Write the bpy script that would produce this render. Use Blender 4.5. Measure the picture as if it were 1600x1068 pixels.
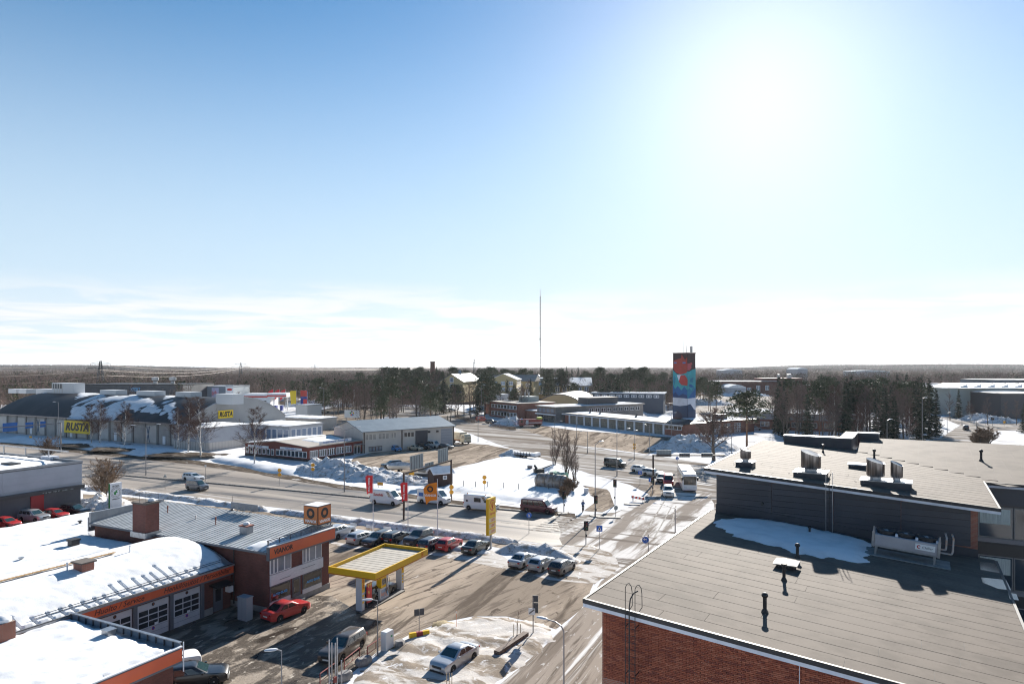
import bpy, bmesh, math, random
import numpy as np
from mathutils import Vector, Matrix, noise
from mathutils.geometry import tessellate_polygon

# ------------------------------------------------------------------ camera, sky, sun, exposure
for o in list(bpy.data.objects): bpy.data.objects.remove(o)
SC = bpy.context.scene
COL = SC.collection
F, H, HZ = 1067.0, 22.5, 572.0          # focal length and horizon row of the photograph (1600 px wide), eye height in metres
SUN_EL, SUN_AZ = math.radians(22.3), math.radians(20.0)   # azimuth: clockwise from the view direction (+Y)

cam = bpy.data.cameras.new('camera'); cam_o = bpy.data.objects.new('camera', cam); COL.objects.link(cam_o)
cam.sensor_width = 36; cam.lens = 36 * F / 1600; cam.shift_y = (HZ - 534) / 1600
cam.clip_start = 0.5; cam.clip_end = 40000
cam_o.location = (0, 0, H); cam_o.rotation_euler = (math.radians(90), 0, 0)
SC.camera = cam_o

world = bpy.data.worlds.new('World'); SC.world = world; world.use_nodes = True
nt = world.node_tree; nt.nodes.clear()
def N(t, ty, **kw):
    n = t.nodes.new(ty)
    for k, v in kw.items():
        if k == 'inp':
            for i, val in v.items(): n.inputs[i].default_value = val
        else: setattr(n, k, v)
    return n
def math_node(t, op, a, b=None, clamp=False):
    n = t.nodes.new('ShaderNodeMath'); n.operation = op; n.use_clamp = clamp
    for i, v in enumerate((a, b)):
        if v is None: continue
        if hasattr(v, 'is_linked') or hasattr(v, 'links'): t.links.new(v, n.inputs[i])
        else: n.inputs[i].default_value = v
    return n.outputs[0]
def map_range(t, val, a, b, c=0.0, d=1.0, smooth=True):
    n = t.nodes.new('ShaderNodeMapRange'); n.interpolation_type = 'SMOOTHSTEP' if smooth else 'LINEAR'
    t.links.new(val, n.inputs[0])
    for i, v in enumerate((a, b, c, d)): n.inputs[i + 1].default_value = v
    return n.outputs[0]
sky = N(nt, 'ShaderNodeTexSky', sky_type='NISHITA', sun_disc=False, sun_elevation=SUN_EL, sun_rotation=SUN_AZ,
        altitude=20.0, air_density=1.0, dust_density=0.36, ozone_density=4.0)
tc = N(nt, 'ShaderNodeTexCoord'); sep = N(nt, 'ShaderNodeSeparateXYZ'); nt.links.new(tc.outputs['Generated'], sep.inputs[0])
# thin cloud sheet low over the horizon, all the way round, and a few small puffs
zz = math_node(nt, 'ADD', sep.outputs[2], 0.035)
cx_ = math_node(nt, 'DIVIDE', sep.outputs[0], zz); cy_ = math_node(nt, 'DIVIDE', sep.outputs[1], zz)
cmb = N(nt, 'ShaderNodeCombineXYZ'); nt.links.new(cx_, cmb.inputs[0]); nt.links.new(cy_, cmb.inputs[1])
nz1 = N(nt, 'ShaderNodeTexNoise', inp={'Scale': 0.8, 'Detail': 8.0, 'Roughness': 0.55, 'Distortion': 0.4}); nt.links.new(cmb.outputs[0], nz1.inputs['Vector'])
nz2 = N(nt, 'ShaderNodeTexNoise', inp={'Scale': 0.16, 'Detail': 4.0, 'Roughness': 0.5}); nt.links.new(cmb.outputs[0], nz2.inputs['Vector'])
wob = math_node(nt, 'MULTIPLY_ADD', nz2.outputs[0], 0.09)
wob.node.inputs[2].default_value = -0.045
hgt = math_node(nt, 'ADD', sep.outputs[2], wob)
sheet = map_range(nt, hgt, 0.125, 0.075)
tex = map_range(nt, nz1.outputs[0], 0.38, 0.60, 0.15, 1.0)
cov = math_node(nt, 'MULTIPLY', sheet, tex, True)
cov = math_node(nt, 'MULTIPLY', cov, 0.95)
veil = map_range(nt, sep.outputs[2], 0.53, 0.05, 0.0, 0.88)      # thin high haze, paler towards the horizon
mixv = N(nt, 'ShaderNodeMix', data_type='RGBA'); nt.links.new(veil, mixv.inputs[0]); mixv.inputs[7].default_value = (5.2, 6.35, 7.4, 1)
mixc = N(nt, 'ShaderNodeMix', data_type='RGBA'); nt.links.new(cov, mixc.inputs[0]); hs = N(nt, 'ShaderNodeHueSaturation', inp={'Hue': 0.492, 'Saturation': 1.24}); nt.links.new(sky.outputs[0], hs.inputs['Color']); nt.links.new(hs.outputs[0], mixv.inputs[6]); nt.links.new(mixv.outputs[2], mixc.inputs[6])
mixc.inputs[7].default_value = (7.3, 7.35, 7.4, 1)
bg = N(nt, 'ShaderNodeBackground', inp={'Strength': 0.05}); nt.links.new(mixc.outputs[2], bg.inputs[0])
out = N(nt, 'ShaderNodeOutputWorld'); nt.links.new(bg.outputs[0], out.inputs[0])

sun = bpy.data.lights.new('sun', 'SUN'); sun.energy = 5.0; sun.angle = math.radians(0.55); sun.color = (1.0, 0.945, 0.86)
sun_o = bpy.data.objects.new('sun', sun); COL.objects.link(sun_o)
to_sun = Vector((math.sin(SUN_AZ) * math.cos(SUN_EL), math.cos(SUN_AZ) * math.cos(SUN_EL), math.sin(SUN_EL)))
sun_o.rotation_euler = to_sun.to_track_quat('Z', 'Y').to_euler(); sun_o.location = (60, 150, 90)

vs = SC.view_settings; vs.view_transform = 'Standard'; vs.look = 'None'; vs.gamma = 1; vs.use_curve_mapping = False
vs.exposure = 1.38
SC.cycles.max_bounces = 6; SC.cycles.diffuse_bounces = 3; SC.cycles.glossy_bounces = 3; SC.cycles.transmission_bounces = 4
SC.cycles.use_denoising = True; SC.cycles.denoising_prefilter = 'ACCURATE'; SC.cycles.pixel_filter_type = 'BLACKMAN_HARRIS'; SC.cycles.filter_width = 1.15; SC.cycles.sample_clamp_indirect = 3.0

# ------------------------------------------------------------------ helpers
RND = random.Random(7)
def W(px, py, z=0.0):
    """world point at height z whose picture is pixel (px, py) of the photograph"""
    Y = F * (H - z) / (py - HZ); return Vector(((px - 800) * Y / F, Y, z))
def ZT(py, Y): return H - (py - HZ) * Y / F      # height of a thing at distance Y whose top is at row py
def frac(x): return x - math.floor(x)
def fbm(x, y, s=1.0, o=4): return noise.fractal(Vector((x * s, y * s, 3.7)), 0.9, 2.1, o)

class MB:
    """collects shapes; build() links them as ONE mesh object"""
    def __init__(s): s.v, s.f, s.m = [], [], []
    def add(s, vs, fs, mi=0):
        k = len(s.v); s.v += [tuple(p) for p in vs]; s.f += [tuple(i + k for i in q) for q in fs]; s.m += [mi] * len(fs); return s
    def box(s, x0, x1, y0, y1, z0, z1, mi=0):
        return s.add([(x0,y0,z0),(x1,y0,z0),(x1,y1,z0),(x0,y1,z0),(x0,y0,z1),(x1,y0,z1),(x1,y1,z1),(x0,y1,z1)],
            [(0,3,2,1),(4,5,6,7),(0,1,5,4),(1,2,6,5),(2,3,7,6),(3,0,4,7)], mi)
    def hexa(s, p, mi=0):
        return s.add(p, [(0,3,2,1),(4,5,6,7),(0,1,5,4),(1,2,6,5),(2,3,7,6),(3,0,4,7)], mi)
    def bar(s, p0, p1, w, h=None, mi=0, up=(0,0,1)):
        p0, p1 = Vector(p0), Vector(p1); d = (p1 - p0).normalized(); u = Vector(up)
        if abs(d.dot(u)) > .98: u = Vector((1,0,0))
        a = d.cross(u).normalized() * w / 2; b = a.cross(d).normalized() * (h or w) / 2
        return s.hexa([p0-a-b, p0+a-b, p1+a-b, p1-a-b, p0-a+b, p0+a+b, p1+a+b, p1-a+b], mi)
    def tube(s, p0, p1, r0, r1=None, n=6, mi=0, caps=True):
        p0, p1 = Vector(p0), Vector(p1); r1 = r0 if r1 is None else r1
        d = (p1 - p0).normalized(); u = Vector((0,0,1)) if abs(d.z) < .9 else Vector((1,0,0))
        a = d.cross(u).normalized(); b = a.cross(d)
        vs = [p + (a*math.cos(t)+b*math.sin(t))*r for p, r in ((p0,r0),(p1,r1)) for t in [2*math.pi*i/n for i in range(n)]]
        fs = [(i, (i+1)%n, n+(i+1)%n, n+i) for i in range(n)]
        if caps: fs += [tuple(range(n-1,-1,-1)), tuple(range(n,2*n))]
        return s.add(vs, fs, mi)
    def path(s, pts, r, n=6, mi=0):
        for a, b in zip(pts, pts[1:]): s.tube(a, b, r, r, n, mi)
        return s
    def quad(s, a, b, c, d, mi=0): return s.add([a,b,c,d], [(0,1,2,3)], mi)
    def prism(s, pts, z0, z1, mi=0):
        n = len(pts); vs = [(x,y,z0) for x,y in pts] + [(x,y,z1) for x,y in pts]
        return s.add(vs, [tuple(range(n-1,-1,-1)), tuple(range(n,2*n))] + [(i,(i+1)%n,n+(i+1)%n,n+i) for i in range(n)], mi)
    def extr(s, pts, vec, mi=0):
        """closed outline of 3D points pushed along vec"""
        n = len(pts); vec = Vector(vec); vs = [Vector(p) for p in pts] + [Vector(p)+vec for p in pts]
        return s.add(vs, [tuple(range(n-1,-1,-1)), tuple(range(n,2*n))] + [(i,(i+1)%n,n+(i+1)%n,n+i) for i in range(n)], mi)
    def loft(s, rings, mi=0, caps=True, closed=True):
        n = len(rings[0]); vs = [p for r in rings for p in r]; fs = []
        for k in range(len(rings)-1):
            for i in range(n if closed else n-1): fs.append((k*n+i, k*n+(i+1)%n, (k+1)*n+(i+1)%n, (k+1)*n+i))
        if caps: fs += [tuple(range(n-1,-1,-1)), tuple(range((len(rings)-1)*n, len(rings)*n))]
        return s.add(vs, fs, mi)
    def lathe(s, prof, c=(0,0,0), n=12, mi=0):
        rings = [[(c[0]+r*math.cos(2*math.pi*i/n), c[1]+r*math.sin(2*math.pi*i/n), c[2]+z) for i in range(n)] for r, z in prof]
        return s.loft(rings, mi)
    def sphere(s, c, r, n=8, mi=0, sq=(1,1,1)):
        m = n // 2 + 1; rings = []
        for j in range(m):
            t = math.pi * (j + .02) / (m - 1 + .04)
            rings.append([(c[0]+sq[0]*r*math.sin(t)*math.cos(2*math.pi*i/n), c[1]+sq[1]*r*math.sin(t)*math.sin(2*math.pi*i/n), c[2]-sq[2]*r*math.cos(t)) for i in range(n)])
        return s.loft(rings, mi)
    def mesh(s, name, mats, smooth=False):
        me = bpy.data.meshes.new(name); me.from_pydata(s.v, [], s.f)
        for m in (mats if isinstance(mats, (list, tuple)) else [mats]): me.materials.append(m)
        if any(s.m): me.polygons.foreach_set('material_index', s.m)
        if smooth:
            me.polygons.foreach_set('use_smooth', [True]*len(me.polygons))
            try: me.set_sharp_from_angle(angle=math.radians(smooth if smooth is not True else 40))
            except Exception: pass
        me.update(); return me
    def build(s, name, mats, parent=None, smooth=False, **kw):
        return put(s.mesh(name, mats, smooth), name, parent, **kw)
def put(me, name, parent=None, loc=None, label=None, cat=None, group=None, kind=None):
    o = bpy.data.objects.new(name, me); COL.objects.link(o)
    if parent: o.parent = parent
    if loc is not None: o.location = loc
    return tag(o, label, cat, group, kind)
def tag(o, label=None, cat=None, group=None, kind=None):
    if label: o['label'] = label
    if cat: o['category'] = cat
    if group: o['group'] = group
    if kind: o['kind'] = kind
    return o
def thing(name, label, cat, loc=(0,0,0), rz=0.0, group=None, kind=None):
    o = bpy.data.objects.new(name, None); COL.objects.link(o); o.location = loc; o.rotation_euler = (0,0,rz); o.empty_display_size = .3
    return tag(o, label, cat, group, kind)
def copy_tree(o, parent=None, label=None):
    c = o.copy(); COL.objects.link(c); c.parent = parent
    if label: c['label'] = label
    for ch in KIDS.get(o.name, [k for k in bpy.data.objects if k.parent == o]): copy_tree(ch, c)
    return c
KIDS = {}
def cache_kids(o):
    ks = list(o.children); KIDS[o.name] = ks
    for k in ks: cache_kids(k)

class Frame:
    """a plan frame: local x along its long side, local y across, as an Empty with its parts in local metres"""
    def __init__(s, org, ang): s.o = Vector((org[0], org[1])); s.a = ang; s.c, s.s = math.cos(ang), math.sin(ang)
    def loc(s, w): d = Vector((w[0], w[1])) - s.o; return Vector((d.x*s.c + d.y*s.s, -d.x*s.s + d.y*s.c))
    def px(s, px, py, z=0): return s.loc(W(px, py, z))
    def wor(s, x, y, z=0): return Vector((s.o.x + x*s.c - y*s.s, s.o.y + x*s.s + y*s.c, z))

# ------------------------------------------------------------------ materials
MATS = {}
def mk(name, col, rough=.7, col2=None, scale=1.5, lo=.35, hi=.65, detail=5.0, bump=0.0, bscale=None, metal=0.0, spec=.5, stretch=None, world_co=False, alpha=None, emit=None, rough2=None, coat=0.0, rot=0.0):
    if name in MATS: return MATS[name]
    m = bpy.data.materials.new(name); m.use_nodes = True; t = m.node_tree; b = t.nodes['Principled BSDF']
    b.inputs['Base Color'].default_value = (*col, 1); b.inputs['Roughness'].default_value = rough; b.inputs['Metallic'].default_value = metal
    b.inputs['Specular IOR Level'].default_value = spec; b.inputs['Coat Weight'].default_value = coat
    if emit: b.inputs['Emission Color'].default_value = (*emit[:3], 1); b.inputs['Emission Strength'].default_value = emit[3]
    if col2 or bump:
        if world_co: g = N(t, 'ShaderNodeNewGeometry'); co = g.outputs['Position']
        else: g = N(t, 'ShaderNodeTexCoord'); co = g.outputs['Object']
        if stretch or rot:
            mp = N(t, 'ShaderNodeMapping'); t.links.new(co, mp.inputs[0]); mp.inputs['Scale'].default_value = stretch or (1,1,1); mp.inputs['Rotation'].default_value = (0,0,rot); mp.vector_type = 'TEXTURE' if False else 'POINT'; co = mp.outputs[0]
        nz = N(t, 'ShaderNodeTexNoise', inp={'Scale': scale, 'Detail': detail, 'Roughness': .6}); t.links.new(co, nz.inputs['Vector'])
        if col2:
            fac = map_range(t, nz.outputs[0], lo, hi)
            mx = N(t, 'ShaderNodeMix', data_type='RGBA'); t.links.new(fac, mx.inputs[0]); mx.inputs[6].default_value = (*col, 1); mx.inputs[7].default_value = (*col2, 1)
            t.links.new(mx.outputs[2], b.inputs['Base Color'])
            if rough2 is not None: t.links.new(map_range(t, nz.outputs[0], lo, hi, rough, rough2), b.inputs['Roughness'])
        if bump:
            nb = N(t, 'ShaderNodeTexNoise', inp={'Scale': bscale or scale*4, 'Detail': 4.0, 'Roughness': .6}); t.links.new(co, nb.inputs['Vector'])
            bp = N(t, 'ShaderNodeBump', inp={'Strength': min(1.0, bump*4), 'Distance': bump}); t.links.new(nb.outputs[0], bp.inputs['Height']); t.links.new(bp.outputs[0], b.inputs['Normal'])
    MATS[name] = m; return m

def layered(name, layers, rough=.7, bump=.02, bscale=6.0, spec=0):
    """ground cover: first layer is the base; each next (colour, scale, lo, hi, stretch, angle, rough) is laid over it where its noise is high"""
    m = bpy.data.materials.new(name); m.use_nodes = True; t = m.node_tree; b = t.nodes['Principled BSDF']; b.inputs['Specular IOR Level'].default_value = spec
    g = N(t, 'ShaderNodeNewGeometry'); pos = g.outputs['Position']
    rgb = N(t, 'ShaderNodeRGB'); rgb.outputs[0].default_value = (*layers[0], 1); cur = rgb.outputs[0]
    rv = N(t, 'ShaderNodeValue'); rv.outputs[0].default_value = rough; rcur = rv.outputs[0]
    for i, (c, sc, lo, hi, st, an, rg) in enumerate(layers[1:]):
        mp = N(t, 'ShaderNodeMapping'); t.links.new(pos, mp.inputs[0]); mp.inputs['Rotation'].default_value = (0,0,-an); mp.inputs['Location'].default_value = (i*13.1, i*7.7, 0)
        mp2 = N(t, 'ShaderNodeMapping'); t.links.new(mp.outputs[0], mp2.inputs[0]); mp2.inputs['Scale'].default_value = (st, 1, 1)
        nz = N(t, 'ShaderNodeTexNoise', inp={'Scale': sc, 'Detail': 6.0, 'Roughness': .62, 'Distortion': .6}); t.links.new(mp2.outputs[0], nz.inputs['Vector'])
        fac = map_range(t, nz.outputs[0], lo, hi)
        mx = N(t, 'ShaderNodeMix', data_type='RGBA'); t.links.new(fac, mx.inputs[0]); t.links.new(cur, mx.inputs[6]); mx.inputs[7].default_value = (*c, 1); cur = mx.outputs[2]
        mr = N(t, 'ShaderNodeMix', data_type='FLOAT'); t.links.new(fac, mr.inputs[0]); t.links.new(rcur, mr.inputs[2]); mr.inputs[3].default_value = rg; rcur = mr.outputs[0]
    t.links.new(cur, b.inputs['Base Color']); t.links.new(rcur, b.inputs['Roughness'])
    nb = N(t, 'ShaderNodeTexNoise', inp={'Scale': bscale, 'Detail': 6.0, 'Roughness': .65}); t.links.new(pos, nb.inputs['Vector'])
    bp = N(t, 'ShaderNodeBump', inp={'Strength': .8, 'Distance': bump}); t.links.new(nb.outputs[0], bp.inputs['Height']); t.links.new(bp.outputs[0], b.inputs['Normal'])
    MATS[name] = m; return m

A_A = math.atan2(.8922, .4515)      # direction away from us, along the shop fronts on the left
A_B = A_A - math.pi/2               # direction along the main road, to the right and towards us
SNOW = mk('snow', (.70,.71,.73), .75, (.60,.61,.63), .6, .4, .7, bump=.05, bscale=1.6, world_co=True, spec=0)
SNOW_DIRTY = layered('dirty_snow', [(.62,.62,.63), ((.36,.32,.28), .9, .48, .64, 1, 0, .8), ((.12,.10,.085), 2.6, .56, .70, 1, 0, .8), ((.40,.37,.34), 9, .55, .7, 1, 0, .8)], .75, .16, 3.5)
SNOW_SLUSH = layered('slushy_snow', [(.52,.49,.46), ((.25,.21,.17), .5, .46, .56, .35, A_B, .6), ((.66,.66,.67), 1.3, .55, .7, 1, 0, .8), ((.22,.18,.15), 3.0, .62, .75, 1, 0, .7)], .7, .05, 4.0)
SNOW_HEAP = layered('ploughed_snow', [(.62,.62,.63), ((.38,.35,.325), .8, .50, .64, 1, 0, .8), ((.15,.125,.105), 1.9, .57, .68, 1, 0, .8)], .8, .22, 2.5)
ASPH_ROAD = layered('road_asphalt', [(.185,.158,.135), ((.32,.275,.232), .12, .40, .60, .06, A_B, .6), ((.075,.068,.064), .5, .50, .66, .035, A_B, .45), ((.40,.38,.37), .8, .64, .78, .04, A_B, .7)], .55, .006, 25, spec=.25)
ASPH_YARD = layered('sandy_asphalt', [(.25,.208,.168), ((.37,.31,.252), .12, .42, .58, .35, A_A, .65), ((.12,.098,.08), .4, .52, .62, .10, A_A+.15, .4), ((.16,.132,.11), 1.8, .52, .62, .12, A_A-.2, .5), ((.11,.09,.075), .9, .60, .68, .5, A_A, .4), ((.52,.49,.46), .5, .64, .72, .3, A_A, .7)], .6, .03, 9)
ASPH_WET = layered('slushy_brown_yard', [(.085,.068,.053), ((.27,.225,.18), .8, .47, .60, .45, A_A, .7), ((.045,.037,.03), .5, .50, .64, .5, A_A, .25), ((.44,.39,.33), 1.8, .60, .69, .6, A_A, .8)], .5, .06, 4.5, spec=.15)
ROAD_SOUTH = layered('salted_street', [(.29,.25,.215), ((.19,.16,.135), .45, .48, .55, .05, 1.17, .6), ((.60,.59,.58), .30, .53, .58, .06, 1.17, .7), ((.14,.118,.10), 1.3, .56, .66, .05, 1.17, .55), ((.44,.42,.40), 2.5, .60, .68, .3, 1.17, .6)], .65, .02, 12)
ROAD_SNOWY = layered('packed_snow_road', [(.36,.335,.31), ((.175,.15,.128), .18, .42, .58, .07, 2.45, .6), ((.62,.62,.63), .5, .55, .68, .1, 2.45, .65), ((.13,.112,.10), .9, .60, .73, .06, 2.5, .55)], .65, .02, 8)
JUNCTION = layered('salt_glare_junction', [(.26,.228,.20), ((.60,.58,.56), .28, .46, .56, .10, 1.1, .6), ((.17,.147,.128), .5, .52, .62, .1, A_B, .55), ((.66,.65,.65), .7, .62, .72, .07, 1.05, .6)], .65, .012, 10)  # pale streaks: road salt together with sun glare painted into the colour
DIRT = layered('verge_dirt', [(.085,.07,.058), ((.20,.17,.14), .8, .5, .65, .4, A_B, .8), ((.60,.59,.58), 1.1, .62, .72, .3, A_B, .8)], .85, .05, 4)
GRASS_DEAD = mk('dead_grass', (.15,.11,.05), .9, (.26,.20,.10), 3.0, world_co=True, bump=.05, bscale=20)
KERB = mk('kerb_stone', (.20,.19,.18), .8, (.10,.095,.09), 2.0, bump=.01)
WHITE_LINE = mk('road_paint', (.44,.42,.39), .7, (.23,.20,.175), 1.2, .42, .62, world_co=True, spec=0)

def sheet(name, pix, z, mat, kind='structure', jit=.25, step=3.0, seed=1, parent=None, world_pts=None, **kw):
    """a thin ground cover whose outline passes through the given ground pixels, its edge broken up a little"""
    P = world_pts or [W(*p) for p in pix]; pts = []
    for i, a in enumerate(P):
        b = P[(i+1) % len(P)]; L = math.hypot(b[0]-a[0], b[1]-a[1]); n = max(1, min(90, int(L/step)))
        for k in range(n):
            x, y = a[0]+(b[0]-a[0])*k/n, a[1]+(b[1]-a[1])*k/n
            if jit: x += jit*fbm(x+seed*31, y, .35); y += jit*fbm(x, y+seed*17, .35)
            pts.append(Vector((x, y, z)))
    tris = tessellate_polygon([pts]); n = len(pts)
    me = bpy.data.meshes.new(name); vs = [tuple(p) for p in pts]
    fs = []
    for t in tris:
        a, b, c = (pts[i] for i in t)
        fs.append(t if (b-a).cross(c-a).z > 0 else (t[0], t[2], t[1]))
    me.from_pydata(vs, [], fs); me.materials.append(mat); me.update()
    return put(me, name, parent, kind=kind, **kw)

def bank(name, pix, width, height, mat, label, cat='snow bank', seg=.8, seed=1, lump=.5, group=None, world_pts=None, cols=9):
    """a ploughed ridge of snow swept along ground pixels"""
    P = world_pts or [W(*p) for p in pix]; line = []
    for a, b in zip(P, P[1:]):
        L = (b-a).length; n = max(1, int(L/seg))
        for k in range(n): line.append(a.lerp(b, k/n))
    line.append(P[-1]); mb = MB(); rows = []; n = len(line)
    for i, p in enumerate(line):
        d = (line[min(i+1,n-1)] - line[max(i-1,0)]).normalized(); s = Vector((d.y,-d.x,0))
        e = min(1, min(i, n-1-i)*seg/(width*.7)) ** .6; row = []
        wj = width*(1+.25*fbm(i*.15, seed*3.1, 1))*(.4+.6*e)
        for j in range(cols):
            t = j/(cols-1)*2-1; q = p + s*(t*wj/2)
            prof = max(0, 1-abs(t)**2.2); nzv = noise.fractal(Vector((q.x*.6, q.y*.6, seed*5.3)), .8, 2.1, 5)
            z = height*e*prof*(1+lump*nzv) if abs(t) < 1 else -.03
            row.append((q.x, q.y, max(z, -.03)))
        rows.append(row)
    mb.loft(rows, caps=False, closed=False)
    mb.f = [q[::-1] for q in mb.f]
    return mb.build(name, mat, None, True, label=label, cat=cat, group=group)

def mound(name, c, rx, ry, h, mat, label, rz=0, seed=1, cat='snow bank', lump=.55, n=34, group=None, power=1.6):
    """a heap of ploughed snow"""
    mb = MB(); vs, fs = [], []
    for i in range(n+1):
        for j in range(n+1):
            u, v = i/n*2-1, j/n*2-1; r = math.hypot(u, v)
            x, y = u*rx, v*ry; nzv = noise.fractal(Vector((x*.5+seed*9, y*.5, seed)), .8, 2.2, 5) + .5*abs(noise.noise(Vector((x*1.6+seed, y*1.6, 2.2))))-.12
            e = max(0, 1-(r*(1+.18*noise.noise(Vector((math.atan2(v,u)*1.3, seed, 0)))))**power)
            vs.append((x, y, h*e*(1+lump*nzv) - (.04 if e <= 0 else 0)))
    for i in range(n):
        for j in range(n): k = i*(n+1)+j; fs.append((k, k+n+1, k+n+2, k+1))
    fs = [q for q in fs if max(vs[i][2] for i in q) > -.02]
    mb.add(vs, fs); o = mb.build(name, mat, None, True, label=label, cat=cat, group=group); o.location = (c[0], c[1], 0); o.rotation_euler = (0,0,rz); return o

def text_mesh(txt, size, depth=.01, shear=0.0, bold=0.0, align='CENTER', sx=1.0):
    cu = bpy.data.curves.new('t', 'FONT'); cu.body = txt; cu.size = size; cu.extrude = depth; cu.shear = shear; cu.offset = bold; cu.align_x = align; cu.align_y = 'CENTER'; cu.resolution_u = 2
    o = bpy.data.objects.new('t', cu); COL.objects.link(o); dg = bpy.context.evaluated_depsgraph_get(); dg.update()
    me = bpy.data.meshes.new_from_object(o.evaluated_get(dg)); bpy.data.objects.remove(o); bpy.data.curves.remove(cu)
    if sx != 1: me.transform(Matrix.Diagonal((sx,1,1,1)))
    return me
def lettering(txt, size, mat, parent, loc, face, name='lettering', **kw):
    """raised letters; face = direction (local) the letters look towards, as an angle in plan"""
    me = text_mesh(txt, size, **kw); me.materials.clear(); me.materials.append(mat)
    o = put(me, name, parent, loc); o.rotation_euler = (math.radians(90), 0, face + math.radians(90)); return o
# ------------------------------------------------------------------ the setting: ground, roads, snow
def big_sheet(name, x0, x1, y0, y1, z, mat):
    mb = MB(); mb.quad((x0,y0,z),(x1,y0,z),(x1,y1,z),(x0,y1,z)); return mb.build(name, mat, kind='structure')
GROUND = layered('snowy_ground', [(.62,.62,.635), ((.70,.70,.71), .4, .5, .7, 1, 0, .8), ((.34,.30,.26), .06, .56, .70, 1, 0, .8), ((.14,.12,.10), 1.5, .66, .76, 1, 0, .85)], .75, .10, 1.3)
FLOOR_WOOD = layered('forest_floor', [(.13,.10,.085), ((.30,.28,.27), .02, .60, .72, 1, 0, .8), ((.09,.08,.06), .02, .5, .7, 1, 0, .9)], .9, .2, .5)
big_sheet('ground', -9000, 9000, -60, 400, 0, GROUND)
big_sheet('forest_ground', -14000, 14000, 400, 16000, 0, FLOOR_WOOD)

ROAD_FAR = [(-90,681),(0,692),(100,703),(200,713),(300,723),(400,738),(540,762),(640,776),(760,791),(860,802),(900,806),(960,807)]
ROAD_NEAR = [(905,858),(830,846),(760,836),(700,826),(570,809),(420,791),(300,775),(200,763),(130,756),(0,742),(-120,730)]
sheet('main_road', ROAD_FAR + [(1010,812),(1070,830),(1060,872),(960,872)] + ROAD_NEAR, .012, ASPH_ROAD, jit=.3)
sheet('side_road', [(700,636),(740,648),(800,666),(880,690),(960,704),(1040,714),(1130,728),(1130,830),(1040,830),(990,808),(1000,784),(1015,772),(985,757),(930,742),(860,720),(780,694),(700,664)], .016, ROAD_SNOWY, jit=.3)
sheet('road_junction', [(870,808),(960,800),(985,790),(1000,775),(1035,768),(1110,770),(1125,830),(1075,850),(1010,870),(985,905),(940,890),(955,866),(930,852),(880,850)], .020, JUNCTION, jit=.4)
sheet('south_road', [(945,868),(1012,868),(1120,872),(1010,1010),(960,1120),(700,1150),(760,1085),(800,1052),(850,1012),(885,978),(905,955),(940,908),(968,885),(962,872)], .018, ROAD_SOUTH, jit=.25)
sheet('foot_path', [(130,779),(220,785),(420,809),(560,826),(640,836),(760,851),(800,860),(850,866),(870,862),(860,850),(800,848),(720,840),(620,828),(500,812),(420,800),(300,787),(200,776),(130,771)], .014, ASPH_YARD, jit=.15)
sheet('station_forecourt', [(430,880),(528,832),(640,846),(700,853),(770,866),(800,878),(860,898),(930,905),(908,952),(870,982),(840,974),(790,963),(740,963),(690,972),(640,990),(590,1018),(540,1058),(480,1110),(330,1110),(300,1000),(330,930)], .010, ASPH_YARD, jit=.25)
sheet('service_yard', [(300,935),(400,925),(520,930),(560,955),(600,975),(560,1035),(500,1090),(430,1140),(200,1150),(180,1020),(250,985)], .0135, ASPH_WET, jit=.3)
sheet('snowy_parking_strip', [(520,832),(640,842),(770,860),(800,874),(900,890),(960,872),(968,884),(930,912),(860,905),(780,885),(700,872),(640,860),(560,856),(520,850)], .0155, SNOW_SLUSH, jit=.5)
sheet('pavement_corner', [(790,852),(830,849),(880,850),(925,853),(950,862),(964,873),(967,886),(948,903),(910,905),(870,890),(820,872)], .024, SNOW_SLUSH, jit=.5)
sheet('warehouse_yard', [(560,712),(620,698),(720,692),(760,694),(800,702),(780,714),(720,728),(670,742),(640,746),(590,738),(560,728),(545,722)], .010, ASPH_YARD, jit=.5)
sheet('shop_car_park', [(470,668),(505,640),(560,622),(600,628),(640,640),(600,652),(540,662),(530,672),(560,690),(520,690)], .010, ASPH_YARD, jit=.6)
sheet('far_street', [(470,628),(560,618),(620,632),(700,642),(740,650),(700,664),(640,655),(590,646),(540,632)], .014, ROAD_SNOWY, jit=.5)
sheet('fire_station_apron', [(720,654),(800,662),(842,664),(900,672),(1070,684),(1062,696),(1010,709),(960,702),(900,695),(850,690),(790,684),(760,674)], .011, ASPH_YARD, jit=.4)
sheet('right_street', [(1230,720),(1400,698),(1470,684),(1500,664),(1470,652),(1500,648),(1560,656),(1640,662),(1640,672),(1560,672),(1540,682),(1520,694),(1500,712)], .012, ROAD_SNOWY, jit=.4)
sheet('dealer_yard', [(-60,800),(128,792),(215,795),(200,812),(140,840),(0,860),(-120,870)], .012, ASPH_WET, jit=.3)
sheet('far_car_park', [(1085,618),(1190,616),(1240,626),(1260,645),(1180,656),(1090,652),(1084,634)], .010, SNOW_SLUSH, jit=.8)
sheet('road_verge', [(-60,684)]+[(x, y-(5 if x<420 else 4)) for x, y in ROAD_FAR[1:11]]+[(x, y+2) for x, y in reversed(ROAD_FAR[1:11])], .026, DIRT, jit=.6)
sheet('junction_verge', [(912,758),(950,764),(962,790),(940,800),(915,798),(930,780)], .024, ASPH_YARD, jit=.6)
sheet('gravel_verge', [(1015,752),(1030,757),(1033,772),(1016,776),(1012,765)], .026, ASPH_YARD, jit=.3)
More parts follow.
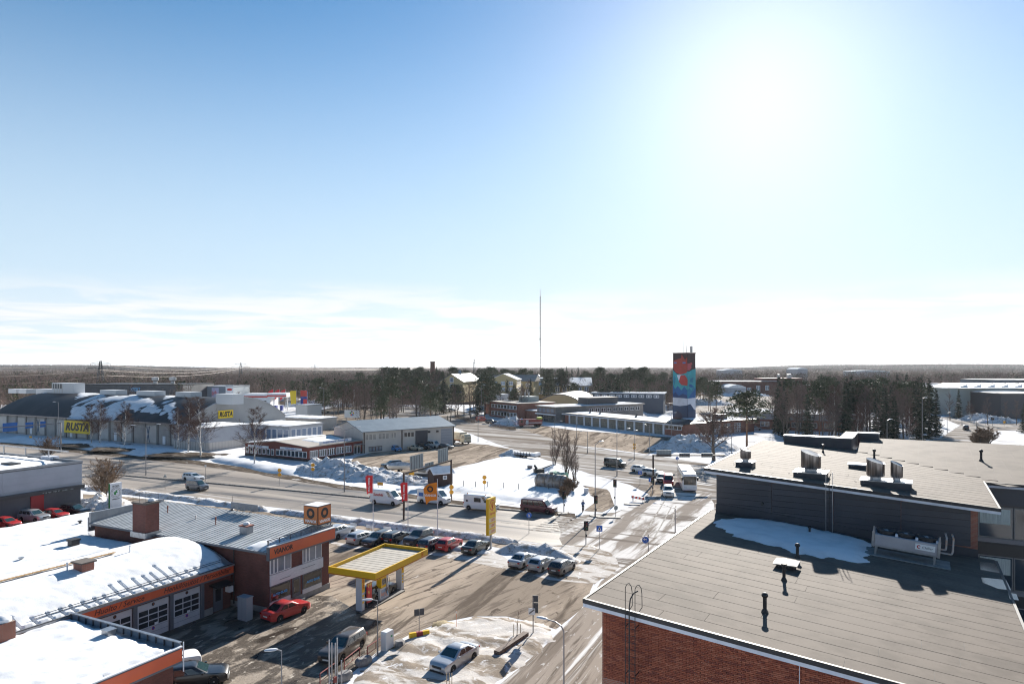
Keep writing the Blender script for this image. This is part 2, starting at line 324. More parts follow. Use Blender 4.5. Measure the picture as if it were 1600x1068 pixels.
# kerbed median in the main road and the islands at the crossing
med = thing('median_kerb', 'low dark stone kerb along the middle of the main road', 'kerb')
P = [W(x, y) for x, y in ((150,739),(300,752),(420,763),(560,776),(700,789),(800,797),(866,803))]
for i, (a, b) in enumerate(zip(P, P[1:])):
    n = max(1, int((b-a).length/7))
    for k in range(n):
        p, q = a.lerp(b, k/n+.002), a.lerp(b, (k+1)/n-.002); MB().bar((p.x,p.y,.08), (q.x,q.y,.08), .45, .2).build('kerb_stone', KERB, med)
def island(pix, label):
    P = [W(*p) for p in pix]; MB().prism([(p.x,p.y) for p in P], 0, .14).build('traffic_island', KERB, label=label, cat='traffic island')
island([(871,801.5),(885,801.2),(889,799.5),(886,803.6),(872,803.8)], 'small kerbed island under the traffic light beside the maroon van')
island([(921,804.5),(935,805.5),(969,808.3),(970,810),(935,808.8),(922,806.5)], 'long kerbed island at the foot of the tall signal mast')
island([(975,786.5),(990,787.2),(1000,787.5),(1000,789),(985,789),(975,788)], 'small kerbed island below the traffic light at the snowy corner')
# zebra crossings and lane lines
def stripes(label, quads, name='zebra_crossing', piece='painted_bar', cat='road marking', z=.030):
    t = thing(name, label, cat)
    for q in quads:
        P = [W(*p, z) for p in q]; MB().add(P, [(0,1,2,3)] if (P[1]-P[0]).cross(P[2]-P[0]).z > 0 else [(3,2,1,0)]).build(piece, WHITE_LINE, t)
dv = (W(900,806)-W(700,790)).normalized(); dn = Vector((-dv.y, dv.x, 0))
def road_bar(px, py, L, w, ang=0):
    c = W(px, py); d = (dv*math.cos(ang)+dn*math.sin(ang)); n = Vector((-d.y,d.x,0))
    out = []
    for s, t in ((-1,-1),(1,-1),(1,1),(-1,1)):
        p = c+d*s*L/2+n*t*w/2; out.append((800+F*p.x/p.y, HZ+F*H/p.y))
    return out
stripes('faded white zebra bars across the road in front of the maroon van', [road_bar(845+i*5.5-(i//7)*0, 828.5-i*3.0, 3.2, .55) for i in range(8)] + [road_bar(884+i*4.5, 830-i*3.4, 3.2, .55) for i in range(8)])
stripes('dashed white lane line along the near side of the main road', [road_bar(x, 772+(x-330)*.0955, 3.0, .15) for x in range(330, 860, 36)], 'lane_line', 'painted_dash')
stripes('dashed white lane line along the far side of the main road', [road_bar(x, 733+(x-250)*.098, 3.0, .15) for x in range(250, 860, 36)], 'lane_line', 'painted_dash')
def line_quad(a, b, w):
    A, B = W(*a), W(*b); d = (B-A).normalized(); n = Vector((-d.y,d.x,0))*w/2
    return [(800+F*p.x/p.y, HZ+F*H/p.y) for p in (A-n, B-n, B+n, A+n)]
stripes('two white lines running up the side street at the junction', [line_quad((1000,845),(1042,776),.22), line_quad((1022,840),(1050,790),.2), line_quad((1048,826),(1056,790),.2)], 'crossing_line', 'painted_line')

# ploughed snow
bank('snow_bank', [(130,762),(200,769),(300,781),(420,798)], 2.4, .55, SNOW_DIRTY, 'ploughed snow ridge between the road and the path, left of the orange cube sign', seed=1)
bank('snow_bank', [(424,798),(570,817),(700,834),(768,842),(812,849)], 2.4, .5, SNOW_DIRTY, 'ploughed snow ridge between the road and the path behind the flagpoles', seed=2)
bank('snow_bank', [(772,862),(800,860),(840,865),(880,874),(905,879)], 3.2, 1.0, SNOW_DIRTY, 'grey ploughed snow heap behind the three parked cars', seed=3, lump=.7)
bank('snow_bank', [(515,836),(600,843),(700,855),(765,864)], 2.0, .4, SNOW_DIRTY, 'low dirty snow ridge behind the long row of parked cars', seed=4)
bank('snow_bank', [(0,686),(120,695),(240,707),(330,715)], 10, 1.2, SNOW, 'long shaded snow slope between the road and the arched store', seed=5, lump=.25, cols=13, seg=2.5)
bank('snow_bank', [(335,716),(400,726),(440,734),(470,741)], 8, .9, SNOW, 'sunlit snow slope in front of the red shop', seed=6, lump=.3, cols=13, seg=1.5)
mound('snow_heap', W(520,736), 12, 7, 2.5, SNOW_HEAP, 'big snow heap with a dirty crest in front of the red shop corner', A_B, 7)
mound('snow_heap', W(575,745), 11, 5.5, 2.0, SNOW_HEAP, 'big blue-shaded snow heap by the road below the parked boats', A_B, 8)
mound('snow_heap', W(640,752), 7, 4, 1.2, SNOW_HEAP, 'low snow heap beside the brown hut', A_B, 9)
mound('snow_heap', W(802,712), 4, 3, 1.4, SNOW_HEAP, 'small snow cone next to the tipped trailer', A_B, 10)
mound('snow_heap', W(1085,700), 13, 9, 3.4, SNOW_HEAP, 'broad snow heap behind the bare tree by the fire station', 0, 11)
mound('snow_heap', W(800,664), 9, 6, 3.0, SNOW_DIRTY, 'pointed snow heap beside the fire engine', 0, 12, power=1.2)
mound('snow_heap', W(160,788), 6, 4, 1.3, SNOW_DIRTY, 'dirty lumpy snow heap at the foot of the car dealer pylon', A_B, 13, lump=.9)
mound('snow_heap', W(437,625), 16, 10, 3.0, SNOW_HEAP, 'blue-shaded snow heap by the far petrol station flags', 0, 14)
mound('snow_heap', W(505,634), 24, 12, 3.2, SNOW_HEAP, 'long snow heap at the edge of the far car park', 0, 15)
mound('snow_heap', W(955,650), 22, 12, 3.5, SNOW_HEAP, 'snow heap behind the fire station roofs', 0, 16)
mound('snow_heap', W(1100,632), 20, 10, 3.0, SNOW_HEAP, 'snow heap right of the painted tower', 0, 17)
mound('snow_heap', W(1125,615), 16, 9, 4.0, SNOW_HEAP, 'snow heap at the left end of the long brick school', 0, 18)
mound('snow_heap', W(1160,618), 22, 9, 3.0, SNOW, 'low snow heap along the long brick school', 0, 19)
mound('snow_heap', W(1530,656), 9, 5, 2.6, SNOW_HEAP, 'snow heap in front of the dark shed on the right', 0, 20)
mound('snow_heap', W(1558,660), 9, 5, 2.4, SNOW_HEAP, 'second snow heap in front of the dark shed, nearer the spruce', 0, 21)
# the traffic island of old snow between forecourt and street
def snow_pad(name, poly, zf, thick, mat, label=None, cat=None, cell=.5, edge=.6, lump=.25, seed=1, parent=None, kind=None, hole=None):
    """a blanket of snow over any surface zf(x, y), thin at its ragged edge; poly in the plan of its parent"""
    P = [Vector((p[0], p[1])) for p in poly]; xs = [p.x for p in P]; ys = [p.y for p in P]
    nx = int((max(xs)-min(xs)+2*cell)/cell)+1; ny = int((max(ys)-min(ys)+2*cell)/cell)+1
    X = min(xs)-cell + np.arange(nx)*cell; Y = min(ys)-cell + np.arange(ny)*cell; gx, gy = np.meshgrid(X, Y, indexing='ij')
    ins = np.zeros(gx.shape, bool); dist = np.full(gx.shape, 1e9); n = len(P)
    for i in range(n):
        a, b = P[i], P[(i+1)%n]
        if a.y != b.y:
            c = ((a.y > gy) != (b.y > gy)) & (gx < (b.x-a.x)*(gy-a.y)/(b.y-a.y)+a.x); ins ^= c
        dx, dy = b.x-a.x, b.y-a.y; L2 = dx*dx+dy*dy+1e-9
        t = np.clip(((gx-a.x)*dx+(gy-a.y)*dy)/L2, 0, 1); dist = np.minimum(dist, np.hypot(gx-a.x-t*dx, gy-a.y-t*dy))
    sd = np.where(ins, dist, -dist); vs = []; 
    for i in range(nx):
        for j in range(ny):
            x, y = X[i], Y[j]; d = sd[i,j] + edge*.5*noise.fractal(Vector((x*.9/edge, y*.9/edge, seed*3.3)), .8, 2.1, 4)
            if hole is not None: d = min(d, hole(x, y))
            e = min(1, max(0, d/edge)); e = e*(2-e)
            vs.append((x, y, zf(x, y) + (thick*e*(1+lump*noise.fractal(Vector((x*.8, y*.8, seed)), .8, 2.1, 4)) if d > 0 else -.05)))
            sd[i,j] = d
    fs = []
    for i in range(nx-1):
        for j in range(ny-1):
            if max(sd[i,j], sd[i+1,j], sd[i,j+1], sd[i+1,j+1]) > 0: k = i*ny+j; fs.append((k, k+ny, k+ny+1, k+1))
    mb = MB(); mb.add(vs, fs); return mb.build(name, mat, parent, True, label=label, cat=cat, kind=kind)
isl = [W(x, y) for x, y in ((566,1046),(600,1018),(640,992),(690,975),(745,964),(800,966),(850,976),(866,990),(850,1010),(800,1048),(760,1080),(700,1120),(560,1120),(540,1085))]
snow_pad('snow_island', isl, lambda x, y: .02, .22, SNOW_SLUSH, 'old trampled snow covering the island around the silver saloon', 'snow field', .45, 1.2, .7, 3)
fld = [W(x, y) for x, y in ((706,740),(740,726),(790,713),(840,718),(880,728),(905,745),(905,770),(880,782),(850,788),(800,782),(735,772),(700,765),(690,752))]
snow_pad('snow_field', fld, lambda x, y: .02, .35, SNOW, 'smooth white snow field around the old tank beside the road', 'snow field', .9, 2.0, .3, 4)
snow_pad('grass_patch', [W(x,y) for x, y in ((676,975),(690,970),(712,976),(700,981),(684,982))], lambda x,y: .10, .16, GRASS_DEAD, 'patch of dead yellow grass at the edge of the snowy island', 'grass', .3, .6, .4, 5)
snow_pad('grass_patch', [W(x,y) for x, y in ((606,1010),(625,1004),(622,1014),(606,1022))], lambda x,y: .10, .2, GRASS_DEAD, 'patch of dead grass at the foot of the white cabinet', 'grass', .3, .5, .4, 6)
for i, (x, y, lb) in enumerate(((142,699,'dark bare earth under the two leftmost birches'),(193,705,'dark bare earth under the third birch'),(285,714,'dark bare earth under the birch by the store corner'))):
    c = W(x, y); snow_pad('bare_earth', [(c.x+9*math.cos(t)*(1+.3*math.sin(3*t+i)), c.y+4*math.sin(t)) for t in [k*.52 for k in range(12)]], lambda x,y: .75, .25, DIRT, lb, 'bare earth', .7, 2.5, .5, 7+i)
# ------------------------------------------------------------------ the brick office block on the right, with its felt roofs
BRICK_M = [mk('brick_%d' % i, c, .85, tuple(x*.72 for x in c), 9, bump=.004, bscale=40) for i, c in enumerate(((.26,.066,.034),(.31,.085,.042),(.20,.05,.03),(.35,.11,.06)))]
MORTAR = mk('mortar', (.19,.145,.125), .9, (.15,.115,.10), 6)
def brick_tex(name, c1, c2, mort, scale=1.0, bw=.30, rh=.075):
    if name in MATS: return MATS[name]
    m = bpy.data.materials.new(name); m.use_nodes = True; t = m.node_tree; b = t.nodes['Principled BSDF']; b.inputs['Roughness'].default_value = .85
    tcn = N(t, 'ShaderNodeTexCoord'); sp = N(t, 'ShaderNodeSeparateXYZ'); t.links.new(tcn.outputs['Object'], sp.inputs[0])
    s = math_node(t, 'ADD', sp.outputs[0], sp.outputs[1]); cb = N(t, 'ShaderNodeCombineXYZ'); t.links.new(s, cb.inputs[0]); t.links.new(sp.outputs[2], cb.inputs[1])
    br = N(t, 'ShaderNodeTexBrick', inp={'Scale': scale, 'Mortar Size': .008, 'Brick Width': bw, 'Row Height': rh, 'Color1': (*c1,1), 'Color2': (*c2,1), 'Mortar': (*mort,1), 'Bias': 0.0}); t.links.new(cb.outputs[0], br.inputs[0])
    nz = N(t, 'ShaderNodeTexNoise', inp={'Scale': .5, 'Detail': 5.0}); t.links.new(tcn.outputs['Object'], nz.inputs[0])
    mx = N(t, 'ShaderNodeMix', data_type='RGBA', blend_type='MULTIPLY'); t.links.new(map_range(t, nz.outputs[0], .35, .65, .0, .45), mx.inputs[0]); t.links.new(br.outputs[0], mx.inputs[6]); mx.inputs[7].default_value = (.5,.45,.42,1)
    t.links.new(mx.outputs[2], b.inputs['Base Color']); bp = N(t, 'ShaderNodeBump', inp={'Strength': .5, 'Distance': .01}); t.links.new(br.outputs[1], bp.inputs['Height']); bp.invert = True; t.links.new(bp.outputs[0], b.inputs['Normal'])
    MATS[name] = m; return m
BRICK_RED = brick_tex('red_brickwork', (.25,.08,.05), (.32,.11,.065), (.28,.23,.20))
BRICK_DARK = brick_tex('dark_red_brickwork', (.14,.045,.035), (.19,.06,.045), (.12,.085,.075))
FELT = [mk('roof_felt_%d' % i, c, .82, tuple(x*.72 for x in c), .55, .42, .68, bump=.03, bscale=24, spec=.12) for i, c in enumerate(((.140,.115,.096),(.145,.119,.099),(.135,.111,.093)))]
FELT_SEAM = mk('lap_shade_seam', (.06,.052,.047), .7)  # dark seam colour; the shade along the felt laps is painted into it
WET_FELT = mk('wet_felt', (.035,.033,.034), .12, (.06,.055,.05), .8, .4, .7, spec=.6)
BLACK_METAL = mk('black_metal', (.018,.018,.02), .55, metal=.0, spec=.5)
TRIM_WHITE = mk('painted_trim', (.62,.64,.70), .5, (.52,.54,.60), 1.2)
CLAD = [mk('graphite_cladding_%d' % i, c, .45, tuple(x*.85 for x in c), .8, spec=.5) for i, c in enumerate(((.038,.042,.055),(.042,.046,.060),(.034,.038,.050)))]
GALV = mk('galvanised_steel', (.42,.43,.45), .35, (.30,.31,.33), 3.0, metal=.8)
STEEL_DARK = mk('dark_steel', (.10,.10,.11), .35, (.16,.16,.17), 2.0, metal=.7)
STAINLESS = mk('brushed_cowl', (.16,.145,.14), .28, (.30,.28,.27), 2.5, metal=.85, stretch=(6,6,.15))
GLASS_DARK = mk('window_glass', (.025,.03,.035), .06, spec=.9)
CURTAIN = mk('curtain', (.55,.60,.56), .9, (.38,.42,.40), 6, stretch=(6,6,.2))

OB = Frame((3.195, 30.72), math.atan2(-.5085, .8611))
def obz(x, y=0): return 12.03 - .072*x
def ob_px(px, py, zf=obz, dz=0):
    z = 12.0
    for _ in range(12): p = OB.px(px, py, z); z = zf(p.x, p.y) + dz
    return Vector((p.x, p.y, z - dz))
ob = thing('office_building', 'red brick office block with flat grey felt roofs and dark upper storey', 'building', (OB.o.x, OB.o.y, 0), OB.a)
LX, LY = 17.1, 22.3       # lower roof in plan
# walls of the lower wing
mb = MB(); xw0, xw1, yw0 = .84, 16.6, .35
mb.hexa([(xw0,yw0+.11,0),(xw1,yw0+.11,0),(xw1,LY,0),(xw0,LY,0),(xw0,yw0+.11,obz(xw0)-.3),(xw1,yw0+.11,obz(xw1)-.3),(xw1,LY,obz(xw1)-.3),(xw0,LY,obz(xw0)-.3)])
wall = mb.build('wall', MORTAR, ob)
MB().hexa([(xw0-.004,yw0,0),(xw1,yw0,0),(xw1,yw0+.105,0),(xw0-.004,yw0+.105,0),(xw0-.004,yw0,8.6),(xw1,yw0,8.6),(xw1,yw0+.105,8.6),(xw0-.004,yw0+.105,8.6)]).build('lower_brickwork', BRICK_RED, ob)
MB().hexa([(xw0-.11,yw0+.12,0),(xw0-.006,yw0+.12,0),(xw0-.006,LY,0),(xw0-.11,LY,0),(xw0-.11,yw0+.12,obz(xw0)-.33),(xw0-.006,yw0+.12,obz(xw0)-.33),(xw0-.006,LY,obz(xw0)-.33),(xw0-.11,LY,obz(xw0)-.33)]).build('side_brickwork', BRICK_RED, ob)
# bricks of the visible gable, one by one
BW, BH = .30, .075; blist = []
for r in range(int((11.9-8.62)/BH)):
    z = 8.62 + r*BH
    for c in range(-1, int((xw1-xw0)/BW)+1):
        x0 = xw0 + c*BW + (BW/2 if r % 2 else 0); x1 = x0 + BW - .014; x0 = max(x0, xw0); x1 = min(x1, xw1)
        if x1-x0 < .06 or z+BH > obz(x1)-.34: continue
        blist.append((x0, x1, z))
seen = sorted(blist, key=lambda b: (abs(b[0]-2.2) + (11.9-b[2])*2.2))
pick = set(seen[:300]); full = {}
stuff = [MB() for _ in range(4)]
for i, m in enumerate(BRICK_M): full[i] = MB().box(0, BW-.014, 0, .10, 0, BH-.013).mesh('brick', m)
for b in blist:
    x0, x1, z = b; i = RND.choice((0,0,1,1,2,3)); dy = RND.uniform(-.004, .004)
    if b in pick and abs(x1-x0-BW+.014) < .001: o = put(full[i], 'brick', wall, (x0, yw0+dy, z))
    else: stuff[i].box(x0, x1, yw0+dy, yw0+.10, z, z+BH-.013)
mb = MB()
for i, s in enumerate(stuff): mb.add(s.v, s.f, i)
mb.build('brickwork', BRICK_M, wall, kind='stuff')
MB().box(9.0,9.025,yw0-.03,yw0-.005,8.7,obz(9)-.36).build('conductor_cable', TRIM_WHITE, ob)

def felt_roof(name, poly_x, ys, zf, parent, along='x', w=1.0, seed=1, lens=(5,9), base_t=.10):
    """felt laid in strips: a dark deck and each strip of felt on it. poly_x(y) gives the x span of a strip"""
    rnd = random.Random(seed); y = ys[0]; rows = []
    while y < ys[1]-.05: rows.append((y, min(y+w, ys[1]))); y += w
    deck = MB()
    def P(x, y, dz): return (x, y, zf(x, y)+dz) if along == 'x' else (y, x, zf(y, x)+dz)
    for a, b in rows:
        xa, xb = poly_x((a+b)/2) if callable(poly_x) else poly_x
        p = [P(xa,a,-base_t),P(xb,a,-base_t),P(xb,b,-base_t),P(xa,b,-base_t),P(xa,a,0),P(xb,a,0),P(xb,b,0),P(xa,b,0)]
        deck.hexa(p if along == 'x' else [p[i] for i in (1,0,3,2,5,4,7,6)])
    roof = deck.build(name, FELT_SEAM, parent)
    for a, b in rows:
        xa, xb = poly_x((a+b)/2) if callable(poly_x) else poly_x
        cuts = [xa]; x = xa + rnd.uniform(1.5, lens[1])
        while x < xb-1.2: cuts.append(x); x += rnd.uniform(*lens)
        cuts.append(xb)
        for u, v in zip(cuts, cuts[1:]):
            g = .008; t0, t1 = .012+rnd.uniform(0,.003), .017+rnd.uniform(0,.004); m = MB()
            p = [P(u+g,a+g,.001),P(v-g,a+g,.001),P(v-g,b-g,.001),P(u+g,b-g,.001),P(u+g,a+g,t1),P(v-g,a+g,t1),P(v-g,b-g,t0),P(u+g,b-g,t0)]
            m.hexa(p if along == 'x' else [p[i] for i in (1,0,3,2,5,4,7,6)]).build('felt_strip', FELT[rnd.randrange(3)], roof)
    return roof
lower = felt_roof('lower_roof', (.10, LX-.10), (.10, LY), obz, ob, seed=3)
# eaves: black edge flashing over a white board
def eave(p0, p1, parent, out=(0,-1)):
    ox, oy = out
    def H8(d0, d1, z0, z1):
        (x0,y0,za),(x1,y1,zb) = p0, p1
        q = [(x0+ox*d0,y0+oy*d0),(x1+ox*d0,y1+oy*d0),(x1+ox*d1,y1+oy*d1),(x0+ox*d1,y0+oy*d1)]
        zz = [za,zb,zb,za]
        return [(*q[i], zz[i]+z0) for i in range(4)] + [(*q[i], zz[i]+z1) for i in range(4)]
    MB().hexa(H8(.02,-.10,-.16,.045)).build('eave_flashing', BLACK_METAL, parent)
    MB().hexa(H8(-.02,-.10,-.33,-.163)).build('eave_board', TRIM_WHITE, parent)
eave((0,0,obz(0)), (LX,0,obz(LX)), ob, (0,-1))
eave((0,LY,obz(0)), (0,0,obz(0)), ob, (-1,0))
eave((LX,0,obz(LX)), (LX,LY-.3,obz(LX)), ob, (1,0))
MB().hexa([(.1,.1,obz(.1)-.34),(LX-.1,.1,obz(LX)-.34),(LX-.1,LY,obz(LX)-.34),(.1,LY,obz(.1)-.34),(.1,.1,obz(.1)-.28),(LX-.1,.1,obz(LX)-.28),(LX-.1,LY,obz(LX)-.28),(.1,LY,obz(.1)-.28)]).build('soffit', TRIM_WHITE, ob)
# upper storey: clad wall behind the lower roof, roof above
CX, CY = OB.loc(Vector((13.86, 49.3))).x, OB.loc(Vector((13.86, 49.3))).y      # eave corner of the upper roof
def upz(x, y=0): return 15.15 - .063*(x-CX)
UX = CX + 17.5
wy = CY + .55
mb = MB(); xa, xb = CX+.75, UX-1.1
mb.hexa([(xa,wy+.03,0),(xb,wy+.03,0),(xb,wy+21,0),(xa,wy+21,0),(xa,wy+.03,upz(xa)-.2),(xb,wy+.03,upz(xb)-.2),(xb,wy+21,upz(xb)-.2),(xa,wy+21,upz(xa)-.2)])
up_wall = mb.build('upper_wall', BRICK_RED, ob)
cols = [xa, xa+3.8, xa+7.7, xa+11.6, xb-.35]
for k, (c0, c1) in enumerate(zip(cols, cols[1:])):
    z = 12.25 - .07*(c0-xa)*.9
    while z < upz(c0)-.28:
        z1 = z+.40; g = .012
        t0 = min(z1-g, upz(c0+g)-.26); t1 = min(z1-g, upz(c1-g)-.26)
        if t1 > z+.03:
            MB().hexa([(c0+g,wy-.03,z),(c1-g,wy-.03,z),(c1-g,wy+.028,z),(c0+g,wy+.028,z),(c0+g,wy-.03,t0),(c1-g,wy-.03,t1),(c1-g,wy+.028,t1),(c0+g,wy+.028,t0)]).build('cladding_panel', RND.choice(CLAD), up_wall)
        z = z1
mb = MB()
mb.hexa([(xa-.02,wy-.10,obz(xa)-.1),(xb+.02,wy-.10,obz(xb)-.1),(xb+.02,wy-.035,obz(xb)-.1),(xa-.02,wy-.035,obz(xa)-.1),(xa-.02,wy-.10,obz(xa)+.62),(xb+.02,wy-.10,obz(xb)+.52),(xb+.02,wy-.035,obz(xb)+.52),(xa-.02,wy-.035,obz(xa)+.62)])
mb.build('wall_upstand', CLAD[2], ob)
p = ob_px(1187, 797, lambda x, y: 12.6); MB().tube((p.x, wy-.02, 12.9), (p.x, wy-.14, 12.9), .11, .11, 10).build('wall_vent', BLACK_METAL, ob)
# upper roof: left plane drains right, far wing drains towards us; they meet in a valley
def valley(y): return CX + max(0.0, min(19.0, (29.0 - (y-CY)) * 19.0/17.8)) if y-CY > 11.2 else UX
YN, YF, YW = CY+11.2, CY+22.0, CY+29.0
def wingz(x, y): return 13.98 + .068*(y-YN)
def left_span(y): return (CX+.1, min(UX-.1, valley(y)) if y > YN else UX-.1)
felt_roof('upper_roof', left_span, (CY+.1, YF), upz, ob, seed=5)
def wing_span(x):      # strips run away from us: for each x the y span
    xv = x-CX
    if xv < 8.0: return (CY+29.0-xv*17.8/19.0, YF) 
    return (max(YN+.1, CY+29.0-xv*17.8/19.0), YW)
felt_roof('wing_roof', wing_span, (CX+7.4, CX+58), wingz, ob, along='y', seed=6, lens=(9,14))
MB().bar((CX+19.4,YN-.3,upz(CX+19.2)-.008),(CX+7.2,YF+.3,upz(CX+7.4)-.006),1.7,.04).build('valley_felt', FELT[0], ob)
eave((CX,CY,upz(CX)), (UX,CY,upz(UX)), ob, (0,-1))
eave((CX,YF,upz(CX)), (CX,CY,upz(CX)), ob, (-1,0))
eave((UX,CY,upz(UX)), (UX,YN,upz(UX)), ob, (1,0))
eave((UX+.1,YN,wingz(0,YN)), (CX+58,YN,wingz(0,YN)), ob, (0,-1))
mb = MB(); zp = upz(CX+1)
def para(x0, x1, y0, y1, z0, z1): MB().box(x0,x1,y0,y1,z0,z1-.05).build('parapet', CLAD[0], ob); MB().box(x0-.05,x1+.05,y0-.05,y1+.05,z1-.047,z1).build('parapet_cap', TRIM_WHITE, ob)
para(CX+2.0, CX+8.0, YF-.1, YF+.9, 14.2, 15.75); para(CX+7.0, CX+8.04, YF+.96, YW-.1, 14.2, 15.75); para(CX+8.1,CX+10.0,YW-1.1,YW-.1,14.3,15.8)
# office facade below the wing eave: bands of windows between dark panels
fy = YN+.6
MB().box(UX-1.2, CX+58, fy+.02, YW-.5, 0, 13.5).build('wing_wall', CLAD[1], ob)
FR_W = mk('window_frame', (.20,.19,.18), .5); BAND = mk('band_panel', (.03,.028,.028), .35)
for z0, z1 in ((9.9,12.2),(6.2,8.6),(2.6,5.0)):
    x = UX-1.1
    while x < CX+36:
        win = MB().box(x, x+2.86, fy-.06, fy+.015, z0, z1).build('window', FR_W, ob)
        MB().box(x+.08, x+.75, fy-.066, fy-.061, z0+.08, z1-.08).build('pane', GLASS_DARK, win)
        MB().box(x+.83, x+2.78, fy-.066, fy-.061, z0+.08, z1-.08).build('pane', GLASS_DARK, win)
        MB().box(x+.85, x+2.7, fy-.072, fy-.067, z0+(z1-z0)*.45, z1-.15).build('curtain', CURTAIN, win)
        x += 2.9
    MB().box(UX-1.2, CX+58, fy-.16, fy-.002, z0-.32, z0-.003).build('sill_band', mk('band_steel',(.20,.19,.20),.4), ob)
    MB().box(UX-1.2, CX+58, fy-.05, fy+.012, z1+.003, z1+.9).build('spandrel_panel', BAND, ob)
MB().box(UX+.1, CX+58, fy-.14, fy-.01, 12.35, 13.62).build('fascia_panel', CLAD[0], ob)
# ladder up the gable
def hoop(mb, x, y, z0, h, w, r): mb.path([(x,y,z0),(x,y,z0+h*.82),(x+w*.25,y,z0+h*.96),(x+w*.6,y,z0+h),(x+w*.9,y,z0+h*.9),(x+w,y+.02,z0+h*.7),(x+w,y+.05,z0+.2),(x+w*.6,y+.02,z0)], r, 6)
lp = ob_px(984, 958); lx, ly = lp.x, -.14
lad = MB()
for dx in (-.22, .22): lad.tube((lx+dx,ly,4.0), (lx+dx,ly,12.05), .018, .018, 6)
lad_o = lad.build('ladder_rail', BLACK_METAL, ob); mb = MB()
hoop(mb, lx-.22, ly, 12.0, 1.15, .3, .016); hoop(mb, lx+.22, ly, 12.0, 1.15, .3, .016)
mb.build('ladder_hoop', BLACK_METAL, ob)
mb = MB(); mb.path([(lx-.02,ly-.06,4.0),(lx-.02,ly-.06,12.1),(lx+.02,ly-.03,12.5),(lx+.15,ly+.05,12.75),(lx+.32,ly+.1,12.85)], .028, 6); mb.build('safety_rail', BLACK_METAL, ob)
for k in range(26): MB().tube((lx-.22,ly,4.3+.3*k), (lx+.22,ly,4.3+.3*k), .012, .012, 5).build('ladder_rung', BLACK_METAL, ob)
for z in (11.25, 9.2, 7.2):
    for dx in (-.22, .22): MB().bar((lx+dx,ly,z), (lx+dx,yw0-.01,z), .03).build('ladder_bracket', BLACK_METAL, ob)
# ladder on the clad wall
up = ob_px(1302, 752, lambda x, y: upz(x)-.1); mb = MB()
for dx in (-.2, .2): mb.tube((up.x+dx, CY-.12, 11.6), (up.x+dx, CY-.12, upz(up.x)+.9), .018, .018, 6)
mb.build('ladder_rail', GALV, ob)
mb = MB(); mb.path([(up.x, CY-.16, 11.6),(up.x, CY-.16, upz(up.x)+.25),(up.x+.03, CY-.1, upz(up.x)+.6),(up.x+.1, CY, upz(up.x)+.8)], .025); mb.build('safety_rail', BLACK_METAL, ob)
for k in range(8): MB().tube((up.x-.2,CY-.12,11.9+.32*k), (up.x+.2,CY-.12,11.9+.32*k), .012, .012, 5).build('ladder_rung', BLACK_METAL, ob)
# snow left on the lower roof, and the wet corner
sp = [ob_px(*p) for p in ((1116,813),(1150,811),(1200,813),(1260,824),(1320,838),(1366,848),(1356,862),(1354,876),(1335,879),(1290,871),(1240,863),(1190,849),(1150,837),(1122,824))]
o = snow_pad('roof_snow', sp, lambda x, y: obz(x)+.018, .22, SNOW, 'blue-shaded drift of old snow on the felt roof below the dark wall', 'snow drift', .3, .9, .3, 11)
o.location = (OB.o.x, OB.o.y, 0); o.rotation_euler = (0,0,OB.a)
for pts in ([(1530,878),(1557,880),(1566,896),(1532,890)], [(1533,902),(1572,906),(1580,922),(1560,920),(1535,910)], [(1575,926),(1588,928),(1592,938),(1578,936)]):
    L = [ob_px(*p) for p in pts]; mb = MB(); mb.add([(p.x,p.y,obz(p.x)+.026) for p in L], [tuple(range(len(L)))[::-1] if len(L) else ()]); mb.build('puddle', WET_FELT, ob)

# ventilators, pipes, skylight and chiller standing on the roofs
def on_roof(o, p): o.location = OB.wor(p.x, p.y, p.z); o.rotation_euler = (0,0,OB.a); return o
def cowl(px, py, w, h, label, zf=upz, boxes=((0,0,1.0,.8),)):
    p = ob_px(px, py, zf); t = on_roof(thing('roof_ventilator', label, 'ventilator', group='ventilators on the office roofs'), p)
    bw = w*1.42; xs = [b[0] for b in boxes]
    MB().box(min(xs)-bw*.55, max(xs)+bw*.55, -bw*.5, bw*.5, -.1, .34).build('curb', CLAD[0], t)
    MB().box(min(xs)-bw*.58, max(xs)+bw*.58, -bw*.53, bw*.53, .343, .39).build('curb_flashing', GALV, t)
    for bx, by, k, hh in boxes:
        r = w*.5*k
        MB().tube((bx,by,.39), (bx,by,.62), r*.62, r*.62, 14).build('duct', GALV, t)
        n = 20; rings = []
        for zz, rr in ((.60,.93),(.68,1.0)): rings.append([(bx+r*rr*math.cos(2*math.pi*i/n), by+r*rr*math.sin(2*math.pi*i/n), zz) for i in range(n)])
        rings.append([(bx+r*math.cos(2*math.pi*i/n), by+r*math.sin(2*math.pi*i/n), .68+h*hh - .16*h*math.cos(2*math.pi*i/n+.3) ) for i in range(n)])
        rings.append([(bx+r*.9*math.cos(2*math.pi*i/n), by+r*.9*math.sin(2*math.pi*i/n), .66+h*hh - .16*h*math.cos(2*math.pi*i/n+.3)) for i in range(n)])
        MB().loft(rings).build('cowl', STAINLESS, t, 35)
        MB().tube((bx-.2*r,by,.7),(bx-.2*r,by,.72),.02,.02,4).build('bolt', BLACK_METAL, t)
    MB().tube((-bw*.62,0,-.05),(-bw*.8,-.1,.18),.012,.012,4).build('guy_wire', GALV, t)
cowl(1165, 728, .78, .72, 'small slanted steel roof cowl nearest the left eave of the upper roof')
cowl(1267, 744, 1.32, 1.25, 'largest slanted steel roof cowl, standing alone on a dark curb')
cowl(1368, 757, 1.12, 1.0, 'pair of slanted steel cowls side by side on one long curb', boxes=((0,0,1.0,.95),(1.25,.1,.66,.85)))
